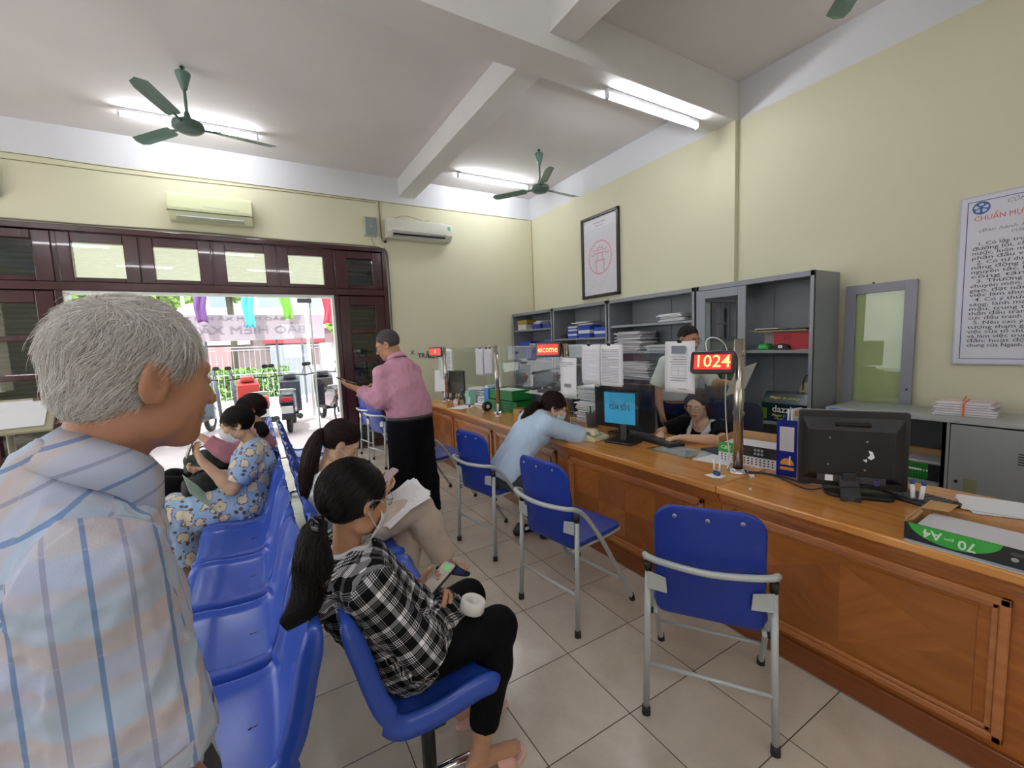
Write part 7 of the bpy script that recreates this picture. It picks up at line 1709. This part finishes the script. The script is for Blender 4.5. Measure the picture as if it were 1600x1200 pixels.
def pens(label, c, col='dcdce0'):
    t = thing('counter_pen', label, 'pen', c); MB().lathe([(.001, .010), (.024, .008), (.030, 0), (.001, 0)], n=18).build('round_base', mat('white_plastic', (0, 0, 0)), t); MB().lathe([(.014, 0), (.016, .03), (.010, .04)], (0, 0, .006), 14).build('blue_ring', mat('navy_cap', (0, 0, 0)), t)
    for y in (.010, -.010): MB().cyl((0, y, .02), (.004, y*1.4, .13), .0055).build('pen_barrel', mat('white_plastic', (0, 0, 0)), t)
pens('counter pens on a base just right of the third post', (2.13, 3.92, CT)); pens('counter pens on a base left of the third post, near the pile of folders', (2.16, 4.68, CT)); pens('counter pens on a base beside the farthest post', (2.17, 5.50, CT))
papers_('document', 'white sheet leaning behind the man in pink shirt at the far end', (2.22, 5.70, 1.0), (.7, -.6, 0), (.1, .1, 1), .2, .3, 1, False)

# ---------------------------------------------------------------- contents of the steel cabinets
def carton(label, c, size, col, rz=0., name='carton', lid=None, cat='box', band=None):
    t = thing(name, label, cat, c, rz); w, d, h = size; MB().box(-w/2, w/2, -d/2, d/2, 0, h).build('box_body', mat('card_'+col, hexc(col), rough=.55), t, bevel=.003)
    if lid: MB().box(-w/2-.003, w/2+.003, -d/2-.003, d/2+.003, h*.78, h+.004).build('lid', mat('card_'+lid, hexc(lid), rough=.55), t, bevel=.002)
    if band: MB().box(-w/2-.0015, w/2+.001, -d/2-.0015, d/2+.0015, h*.35, h*.62).build('band', mat('card_'+band, hexc(band), rough=.55), t)
    return t
X4 = 4.13
c1 = carton('red open-flap box on the middle shelf of the nearest cabinet', (X4, 1.99, 1.336), (.22, .30, .15), 'b5303a'); MB().box(-.112, .11, -.155, -.150, 0, .155).build('kraft_end', KRAFT, c1)
text_mesh('printed_mark', 'W', .07, mat('dark_red_print', hexc('7a1f2a'), rough=.5), c1, TM((-.1115, .03, .10), (0, -1, 0), (0, 0, 1)), .0003)
fl = thing('flat_tray', 'flat yellow-edged tray lying on top of the red box', 'tray', (X4-.02, 2.05, 1.502), R(-2)); MB().box(-.15, .13, -.22, .24, 0, .006).build('tray_base', mat('yellow_edge', hexc('c6a640'), rough=.5), fl); MB().box(-.13, .11, -.20, .22, .006, .020).build('dark_folder', DARK, fl); MB().box(-.14, .06, .02, .23, .020, .028).build('white_papers', PAPERG, fl)
carton('white printed carton behind the green cap on the middle shelf', (X4+.04, 2.21, 1.336), (.12, .12, .155), 'b5aeb0')
gcap = thing('snack_pack', 'bright green cap-shaped pack at the left of the middle shelf', 'pack', (4.03, 2.215, 1.336)); MB().prism([(-.055, 0), (.055, 0), (.05, .03), (.03, .055), (-.03, .055), (-.05, .03)], -.05, .05, 'yz').build('pack_body', mat('bright_green', hexc('1fa03c'), rough=.4), gcap, bevel=.008)
text_mesh('printed_mark', 'RX-41', .022, WPR, gcap, TM((-.0515, 0, .028), (0, -1, 0), (0, 0, 1)), .0003)
bcap = thing('snack_pack', 'black pack with white letters in front of the red box', 'pack', (4.005, 2.06, 1.336)); MB().prism([(-.07, 0), (.07, 0), (.062, .04), (.0, .055), (-.062, .04)], -.03, .03, 'yz').build('pack_body', DARK, bcap, bevel=.006); MB().box(-.0315, -.030, -.02, .015, .015, .042).build('white_patch', PAPER, bcap)
papers_('document', 'white sheets on the right of the middle shelf in front of the red box', (4.03, 1.87, 1.339), (.2, -1, 0), (1, .2, 0), .13, .10, 2, False)
dz = thing('gift_box', 'large dark teal box with white and yellow lettering on the lower shelf', 'box', (4.10, 2.02, .691)); DT = mat('dark_teal_gloss', hexc('17333b'), rough=.18, coat=.5)
MB().prism([(-.13, 0), (.13, 0), (.13, .22), (.06, .26), (-.05, .26), (-.13, .17)], -.19, .19, 'xz').build('box_body', DT, dz, bevel=.004)
text_mesh('white_lettering', 'dazzle', .085, mat('white_print_b', hexc('e3e3e3'), rough=.5), dz, TM((-.1315, -.01, .115), (0, -1, 0), (0, 0, 1)), .0003, 'CENTER', .0008); YEL = mat('yellow_print', hexc('c8c83a'), rough=.5)
text_mesh('yellow_lettering', 'Magic in every', .034, YEL, dz, TM((-.1315, -.01, .060), (0, -1, 0), (0, 0, 1)), .0003, 'CENTER', .0005, .22, .3); text_mesh('yellow_lettering', 'STEP NEW CREAM', .020, YEL, dz, TM((-.1315, -.01, .030), (0, -1, 0), (0, 0, 1)), .0003)
sl = unit((.08, 0, .09)); text_mesh('yellow_lettering', 'Magic in every', .036, YEL, dz, TM((-.0925, .01, .215), (0, -1, 0), tuple(sl)), .0003, 'CENTER', .0005, .26, .3)
MB().box(-.1312, -.130, .14, .185, .02, .12).build('green_panel', mat('olive_print', hexc('5f7a2c'), rough=.5), dz)
tb = thing('tote_bag', 'cream tote bag with brown handles standing behind the dark teal box', 'bag', (4.27, 1.93, .691)); MB().prism([(-.10, 0), (.10, 0), (.085, .30), (.03, .345), (-.085, .31)], -.04, .04, 'yz').build('bag_body', mat('cream_canvas', hexc('c9bda6'), rough=.8), tb, bevel=.008)
for dx in (-.042, .042): MB().tube([(dx, -.055, .27), (dx, -.05, .38), (dx, .0, .43), (dx, .05, .38), (dx, .055, .27)], .006, 8, smooth_path=2).build('handle', mat('brown_leather', hexc('4a2f24'), rough=.5), tb)
pk_ = MB().lathe([(.001, 0), (.045, 0), (.05, .05), (.045, .07), (.001, .075)], (4.08, 2.265, .691), 20).build('small_dark_bowl', mat('dark_plum', hexc('2c1d28'), rough=.3)); tag(pk_, 'small dark lidded bowl at the left of the dark teal box', 'bowl')
stack('flat stack of papers on the top shelf of the third cabinet', (4.10, 3.22, 1.657), (.28, .36, .085), 6, 0, 21)
stack('tall loose stack of papers at the left of the second shelf, third cabinet', (4.12, 3.87, 1.332), (.30, .44, .24), 16, 0, 22, jit=.02)
stack('low stack of papers in the middle of the second shelf, third cabinet', (4.12, 3.42, 1.332), (.28, .38, .07), 5, 0, 23, jit=.02)
stack('low stack of papers at the right of the second shelf, third cabinet', (4.12, 3.10, 1.332), (.26, .20, .075), 5, 0, 24)
stack('stack of papers on the third shelf left of the clerk in white shirt', (4.12, 3.78, 1.012), (.30, .50, .19), 13, 0, 25, jit=.02)
stack('stack of papers on the lower shelf, third cabinet', (4.12, 3.70, .742), (.30, .46, .17), 11, 0, 26, jit=.02)
for i, (y, w, h, cc, bd, rz) in enumerate(((4.98, .20, .10, '2c50b0', 'cfd3dc', 0), (4.98, .19, .07, 'cdd2dc', '2c50b0', 3), (4.72, .24, .17, '2846a8', 'd8dbe2', 0), (4.40, .22, .13, '2a4cb0', 'd5d8e2', 12))):
    z = 1.521+(.102 if i == 1 else 0); carton('blue and white carton, %s, on the second cabinet shelf' % ('left, bottom one', 'left, stacked on another', 'large middle one', 'tilted one at the right')[i], (4.12, y, z), (.24, w, h), cc, R(rz), band=bd)
stack('crumpled papers on top of the blue cartons', (4.12, 4.78, 1.70), (.22, .30, .05), 4, .2, 28, jit=.03)
carton('small dark carton at the left end of the second cabinet shelf', (4.05, 5.18, 1.521), (.12, .14, .06), '24282c')
carton('mustard yellow box on the top shelf of the corner cabinet', (4.08, 6.30, 1.80), (.22, .30, .06), 'a38c2e'); carton('white box under the mustard yellow box', (4.08, 6.32, 1.701), (.20, .26, .095), 'cfcdca')
basket('blue tray with papers on the top shelf of the corner cabinet, middle', (4.08, 5.86, 1.701), 0, (.22, .24, .075), '2b3f9a', False); basket('blue tray at the right end of the top shelf of the corner cabinet', (4.08, 5.58, 1.701), 0, (.22, .20, .07), '3346a0', False)
stack('papers sticking out of the middle blue tray', (4.08, 5.86, 1.71), (.18, .20, .12), 6, 0, 29, jit=.02)
carton('blue carton on the second shelf of the corner cabinet', (4.08, 6.25, 1.431), (.22, .36, .07), '2b3fa0'); carton('pale blue carton at the right of the second shelf of the corner cabinet', (4.08, 5.56, 1.431), (.22, .18, .09), '4a6cc0'); stack('low papers on the second shelf of the corner cabinet', (4.05, 5.86, 1.431), (.22, .34, .03), 3, 0, 30)
for i in range(9):
    o = MB().box(-.11, .11, -.028, .028, 0, .20).build('purple_binder', mat('purple_binder_cover', hexc('4b4a9a'), rough=.45), bevel=.003); o.location = (4.09, 5.50+.063*i if i < 5 else 6.0+.063*(i-5), 1.191); tag(o, 'purple-blue ring binder in the row seen through the far glass', 'binder', 'purple-blue ring binders in a row')
bt = thing('document_bundle', 'bundle of papers tied with an orange ribbon on the low cabinet', 'paper bundle', (4.13, .915, .886), R(6)); rs_ = random.Random(5); m_ = MB()
for i in range(11): m_.mi = i % 2; m_.obox((rs_.uniform(-.008, .008), rs_.uniform(-.012, .012), .004+.0078*i), (.22, .30-.004*i, .0062), (0, 0, R(rs_.uniform(-3, 3))))
m_.build('sheaves', [PAPER, mat('pinkish_paper_edge', hexc('c9b9c4'), rough=.6)], bt)
OR = mat('orange_ribbon', hexc('d9652c'), rough=.6); MB().box(-.122, .122, -.005, .005, .087, .0885).box(-.1235, -.122, -.005, .005, 0, .0885).box(.122, .1235, -.005, .005, 0, .0885).box(-.006, .006, -.16, .16, .0885, .0895).obox((0, .01, .105), (.004, .008, .04), (R(20), 0, 0)).build('ribbon', OR, bt)
gb = thing('paper_carton', 'green carton with crumpled papers inside the low cabinet', 'box', (4.12, 1.06, .42)); MB().box(-.15, -.147, -.17, .20, 0, .115).box(.147, .15, -.17, .20, 0, .115).box(-.15, .15, -.17, -.167, 0, .115).box(-.15, .15, .197, .20, 0, .115).box(-.15, .15, -.17, .20, 0, .003).build('carton_walls', mat('ribbed_green', hexc('1d8a2c'), rough=.45), gb)
v = MB()
for i in range(14): v.box(-.1525, -.150, .0+.0145*i, .0065+.0145*i, 0, .115)
v.build('ribs', mat('rib_dark_green', hexc('136b20'), rough=.5), gb); MB().box(-.1525, -.1495, -.17, -.01, 0, .115).build('black_panel', DARK, gb); MB().box(.10, .145, -.16, .19, .05, .17).build('kraft_flap', KRAFT, gb)
stack('crumpled papers in the green carton inside the low cabinet', (4.10, 1.08, .44), (.22, .28, .11), 6, .1, 31, jit=.03)
MB_sh = MB().box(0, .43, .625, 1.275, .395, .418).build('shelf', LG, lc)
# notice stand at the far left
ns = thing('notice_stand', 'beige framed notice board on a stand behind the old man', 'notice stand', (-1.34, 3.82, 0), R(6))
MB().obox((0, 0, 1.17), (.42, .30, .02), (R(38), 0, 0)).build('board_frame', mat('beige_frame', hexc('a9a489'), rough=.5), ns, bevel=.003); MB().obox((0, -.008, 1.183), (.35, .24, .004), (R(38), 0, 0)).build('white_sheet', PAPER, ns); MB().obox((.13, .085, 1.262), (.05, .02, .006), (R(38), 0, 0)).build('brown_clip', mat('brown_clip', hexc('6b4438'), rough=.5), ns)
MB().cyl((0, .02, .02), (0, .02, 1.12), .018).build('pole', mat('dull_beige_pole', hexc('8f8a7a'), rough=.5), ns); MB().lathe([(.001, .03), (.14, .022), (.15, 0), (.001, 0)], (0, .02, 0), 24).build('foot', BLKM, ns)
rd = MB().rbox((0, 0, 0), (.11, .012, .09), .03, 'y').build('red_sticker', mat('bright_red_sticker', hexc('c8303a'), rough=.4)); rd.location = (-2.28, YF+.035, 1.34); tag(rd, 'red round sticker on the glass of the left maroon door leaf', 'sticker')
# ---------------------------------------------------------------- the yard and street outside the door
GZ = -.04
PAVE = mat('pinkish_yard_paving', hexc('b9a9ac'), rough=.8, var=.08, vscale=2)
MB().box(-30, 30, YF+.2, 16.5, GZ-.1, GZ).build('yard_ground', PAVE, kind='structure')
MB().box(XL-.2, 3, YF+.12, YF+.2, GZ-.1, 0).build('door_step', mat('grey_step', hexc('b5b5b0'), rough=.7), kind='structure')
MB().box(-60, 60, 16.5, 120, GZ-.2, GZ-.08).build('street_ground', mat('pale_asphalt', hexc('a9a8aa'), rough=.9), kind='structure')
RUBT = mat('tyre_rubber', hexc('1a1a1c'), rough=.7)
def scooter(label, c, rz, col, seatc='1a1a1c'):
    """rear faces -x in local space"""
    t = thing('scooter', label, 'motor scooter', c, rz); B = mat('scooter_'+col, hexc(col), rough=.2, coat=.6); Sx = mat('scooter_seat_'+seatc, hexc(seatc), rough=.5)
    for x, nm in ((-.60, 'rear_wheel'), (.62, 'front_wheel')):
        w = MB(); w.tube([(x+.20*math.cos(a), 0, .235+.20*math.sin(a)) for a in [2*math.pi*i/24 for i in range(24)]], .045, 10, closed=True).build(nm, RUBT, t)
        h = MB().cyl((x, -.03, .235), (x, .03, .235), .13, n=20); h.build('wheel_hub', CHROME, bpy.data.objects[w.name] if False else t)
    MB().prism([(-.88, .60), (-.80, .78), (-.35, .74), (-.12, .66), (-.10, .36), (-.45, .36), (-.70, .46)], -.13, .13, 'xz').build('rear_body', B, t, bevel=.04, seg=3)
    MB().prism([(-.72, .765), (-.45, .80), (-.05, .74), (-.05, .68), (-.72, .70)], -.12, .12, 'xz').build('seat', Sx, t, bevel=.03, seg=3)
    MB().box(-.15, .35, -.14, .14, .28, .34).build('floor_board', DARK, t, bevel=.01)
    MB().prism([(.30, .28), (.42, .28), (.36, .95), (.46, 1.0), (.40, 1.02), (.28, .92)], -.19, .19, 'xz').build('front_shield', B, t, bevel=.03, seg=3)
    MB().prism([(.48, .34), (.80, .40), (.80, .46), (.55, .52), (.45, .45)], -.07, .07, 'xz').build('front_fender', B, t, bevel=.02)
    MB().tube([(.62, 0, .24), (.50, 0, .60), (.38, 0, 1.0)], .025, 8).build('fork', CHROME, t)
    MB().tube([(.22, -.34, 1.04), (.33, -.15, 1.05), (.33, .15, 1.05), (.22, .34, 1.04)], .014, 8).build('handlebar', BLKM, t)
    MB().rbox((.36, 0, 1.03), (.16, .24, .12), .05).build('headlamp_cowl', B, t, bevel=.03)
    for q in (-1, 1):
        m_ = MB().tube([(.28, q*.24, 1.06), (.27, q*.30, 1.22)], .007, 6).build('mirror_arm', BLKM, t); MB().rbox((.27, q*.31, 1.26), (.02, .11, .075), .03, 'x').build('mirror', BLKM, m_)
    MB().tube([(-.45, -.13, .80), (-.84, -.12, .84), (-.92, 0, .85), (-.84, .12, .84), (-.45, .13, .80)], .014, 8, smooth_path=2).build('grab_rail', mat('silver_rail', hexc('b5b3b5'), rough=.3, metal=.6), t)
    MB().rbox((-.885, 0, .66), (.04, .19, .075), .03, 'x').build('tail_lamp', mat('red_lamp', hexc('a8202c'), rough=.2), t, bevel=.008)
    MB().obox((-.90, 0, .47), (.008, .19, .14), (0, R(-12), 0)).build('number_plate', mat('white_plate', hexc('d8d8d8'), rough=.5), t)
    MB().prism([(-.92, .30), (-.82, .58), (-.76, .56), (-.86, .28)], -.10, .10, 'xz').build('rear_fender', DARK, t)
    MB().cyl((-.35, -.15, .27), (-.90, -.20, .34), .045, .055, n=16).build('exhaust', mat('exhaust_grey', hexc('5a5a5e'), rough=.3, metal=.7), t)
    return t
scooter('dark scooter in the middle of the yard seen from behind with red tail lamp', (.53, 9.75, GZ), R(83), '2a2d3a'); scooter('black scooter parked right of the middle scooter', (1.30, 10.0, GZ), R(98), '1d1d24')
scooter('red scooter parked left of the dark middle scooter', (-.12, 9.6, GZ), R(100), 'a83a38'); scooter('grey scooter farther left, half hidden by the seated women', (-1.05, 9.9, GZ), R(75), '4a5560'); scooter('white scooter at the left of the yard behind the seated women', (-1.75, 9.4, GZ), R(80), 'b9b9c2')
FG = mat('pale_grey_gate', hexc('9a9ca4'), rough=.5)
gt = thing('yard_gate', 'barred gate with a big sign panel across the far side of the yard', 'gate', (.2, 14.0, GZ))
for z in (.25, .95, 1.62, 1.70): MB().box(-3.6, 1.5, -.015, .015, z-.015, z+.015).build('rail', FG, gt)
for i in range(40): MB().box(-3.55+.128*i, -3.535+.128*i, -.008, .008, .1, 1.62).build('bar', FG, gt)
for x in (-3.6, -1.3, .35, 1.0): MB().box(x-.025, x+.025, -.025, .025, 0, 2.5).build('gate_post', mat('dark_gate_post', hexc('55565e'), rough=.5), gt)
sp_ = MB().box(-3.6, 1.62, -.10, -.05, 1.88, 2.58).build('sign_panel', mat('white_sign_back', hexc('92858f'), rough=.6), gt); GL = mat('ghost_sign_letters', hexc('776c78'), rough=.6)
text_mesh('sign_lettering', 'BẢO HIỂM XÃ HỘI QUẬN', .30, GL, gt, TM((-1.2, -.11, 2.16), (-1, 0, 0), (0, 0, 1)), .003, 'CENTER', .0, 4.6)
text_mesh('sign_lettering', 'BẢO HIỂM XÃ HỘI THÀNH PHỐ', .13, GL, gt, TM((-1.2, -.11, 2.475), (-1, 0, 0), (0, 0, 1)), .003, 'CENTER', .0, 3.6)
pl = MB().box(-.26, .26, -.2, .2, 0, 1.75).build('gate_pillar', mat('grey_brick_pillar', hexc('8f929b'), rough=.8, var=.15, vscale=14)); pl.location = (1.92, 14.1, GZ); tag(pl, 'grey pillar at the right end of the barred gate', 'pillar')
for x, y, h, lab in ((-.80, 12.0, 1.2, 'left'), (-.48, 12.1, 1.15, 'right')):
    o = MB().cyl((0, 0, 0), (-.06, 0, h), .035).build('bollard', mat('dark_bollard', hexc('3c3b46'), rough=.5)); o.location = (x, y, GZ); tag(o, 'dark upright post in the yard, %s of the two' % lab, 'post')
for x, y, h, lab in ((1.08, 11.0, 3.6, 'tall white pole in the yard right of the middle scooter'), (-1.35, 12.6, 3.4, 'tall white pole in the yard at the left')):
    o = MB().cyl((0, 0, 0), (0, 0, h), .035).build('pole', mat('white_pole', hexc('d0d0d4'), rough=.5)); o.location = (x, y, GZ); tag(o, lab, 'pole')
def flag(label, x, y, z0, z1, col):
    rs = random.Random(int(x*100)); V = []; n, k = 14, 8; w = .34
    for j in range(n):
        v = j/(n-1)
        for i in range(k): u = i/(k-1)-.5; V.append((u*w*(1-.55*math.sin(v*1.5)*(.6))+.08*v*math.sin(x*3)+.02*math.sin(v*9+x), .05*math.sin(u*11+v*5+x), z1-(z1-z0)*v-.10*abs(u)*v))
    F = np.array([(j*k+i, j*k+i+1, (j+1)*k+i+1, (j+1)*k+i) for j in range(n-1) for i in range(k-1)])
    o = np_mesh('hanging_flag', np.array(V), F, mat('flag_'+col, hexc(col), rough=.7)); o.location = (x, y, 0); md = o.modifiers.new('t', 'SOLIDIFY'); md.thickness = .003; tag(o, label, 'flag')
flag('purple hanging flag at the left above the gate sign', -1.10, 13.5, 2.35, 3.35, '6a3f7e'); flag('light blue hanging flag above the gate sign', -.05, 13.5, 2.20, 3.35, '4fb3d6'); flag('green hanging flag above the gate sign', .82, 13.5, 2.42, 3.35, '6aa83a'); flag('red hanging flag at the right above the gate sign', 1.93, 13.5, 2.28, 3.35, 'c03648')
wire('flag_line', [(-5, 13.5, 3.40), (-1, 13.5, 3.34), (1, 13.5, 3.34), (5, 13.5, 3.42)], .006, DARK, 'line carrying the coloured flags across the yard', 'line')
def leaves(name, label, cat, c, r, n, cols, size=.10, seed=1, parent=None, box=False):
    rs = np.random.RandomState(seed)
    if box: P = rs.uniform(-1, 1, (n, 3))*r
    else:
        P = rs.normal(size=(n, 3)); P /= np.linalg.norm(P, axis=1)[:, None]; P *= (rs.uniform(.35, 1, (n, 1))**.6)*r*(1+.25*np.sin(P[:, :1]*7)*np.sin(P[:, 2:]*5))
    A = rs.normal(size=(n, 3)); A /= np.linalg.norm(A, axis=1)[:, None]; B = np.cross(A, rs.normal(size=(n, 3))); B /= np.linalg.norm(B, axis=1)[:, None]; s = size*rs.uniform(.6, 1.3, (n, 1))
    V = np.stack([P-A*s, P+B*s*.5, P+A*s, P-B*s*.5], 1).reshape(-1, 3); F = np.arange(n*4).reshape(-1, 4)
    m = mat('leaf_'+cols[0], hexc(cols[0]), rough=.6); nt, b = nodes_of(m); a = _n(nt, 'ShaderNodeAttribute'); a.attribute_name = 'rnd'; nt.links.new(_mix(nt, a.outputs['Fac'], hexc(cols[0]), hexc(cols[1])), b.inputs['Base Color'])
    o = np_mesh(name, V, F, m, parent, False, {'rnd': np.repeat(rs.uniform(0, 1, n), 4)}); o.location = c
    if label: tag(o, label, cat)
    return o
leaves('clipped_hedge', 'clipped green hedge across the street, left part', 'hedge', (-2.2, 17.6, .42), (3.2, .4, .55), 5200, ('3f6a2a', '8fb45a'), .09, 3, box=True); leaves('clipped_hedge', 'clipped green hedge across the street, right part beyond the pillar', 'hedge', (4.4, 17.6, .42), (2.2, .4, .55), 3000, ('3f6a2a', '8fb45a'), .09, 4, box=True)
for i, (x, y, z, r, lab) in enumerate(((-4.2, 20.5, 5.0, (2.5, 1.5, 1.9), 'leafy street tree beyond the gate, at the left behind the purple flag'), (-.9, 24.2, 6.1, (1.5, 1.3, 1.4), 'leafy street tree beyond the gate, behind the light blue flag'), (5.2, 22, 4.0, (2.2, 1.6, 3.0), 'leafy street tree beyond the gate, at the right behind the red flag'))):
    t = thing('street_tree', lab, 'tree', (x, y, 0)); leaves('foliage', None, None, (0, 0, z-.5), r, 4200, ('466b2a', 'a8c86a'), .16, 10+i, t); MB().tube([(0, 0, 0), (.1, 0, z*.4), (0, 0, z)], .14, 10).build('trunk', mat('grey_bark', hexc('5c5348'), rough=.9), t)
bd = thing('street_building', 'pale building with red shop fronts across the street', 'building', (0, 30, 0))
MB().box(-16, 16, 0, 6, 2.9, 12).build('upper_wall', mat('white_facade', hexc('d8d4d4'), rough=.8), bd); MB().box(-16, 16, .2, 6, 0, 2.9).build('ground_floor', mat('shop_mauve_grey', hexc('7d6a6c'), rough=.7), bd)  # ground floor in a darker mauve grey than the upper wall
for i in range(8): MB().box(-15.5+4*i, -12.2+4*i, -.05, .1, 2.0, 2.8).build('shop_sign', mat('shop_red', hexc('b83a44'), rough=.5) if i % 2 == 0 else mat('shop_pale', hexc('c8c0c8'), rough=.5), bd); 
for i in range(8): MB().box(-15.2+4*i, -13.0+4*i, -.03, .1, .1, 1.9).build('shop_shutter', mat('shop_pink', hexc('c27a80'), rough=.6) if i % 2 else mat('shop_grey', hexc('8d8f99'), rough=.6), bd)
for i in range(12): MB().box(-14+2.4*i, -12.8+2.4*i, -.04, .05, 4.2, 5.8).build('window', mat('facade_window', hexc('8a94a0'), rough=.2), bd)
for i in range(10): MB().box(-16, 16, -.06, .0, 6.4+.45*i, 6.45+.45*i).build('facade_line', mat('facade_line', hexc('b0aaa8'), rough=.7), bd)
su = MB().box(-.75, .75, -.05, .05, 0, 1.1).build('utility_box', mat('grey_cabinet_out', hexc('8c8e96'), rough=.6)); su.location = (1.9, 17.0, -.12); tag(su, 'grey street cabinet row in front of the hedge', 'street cabinet')
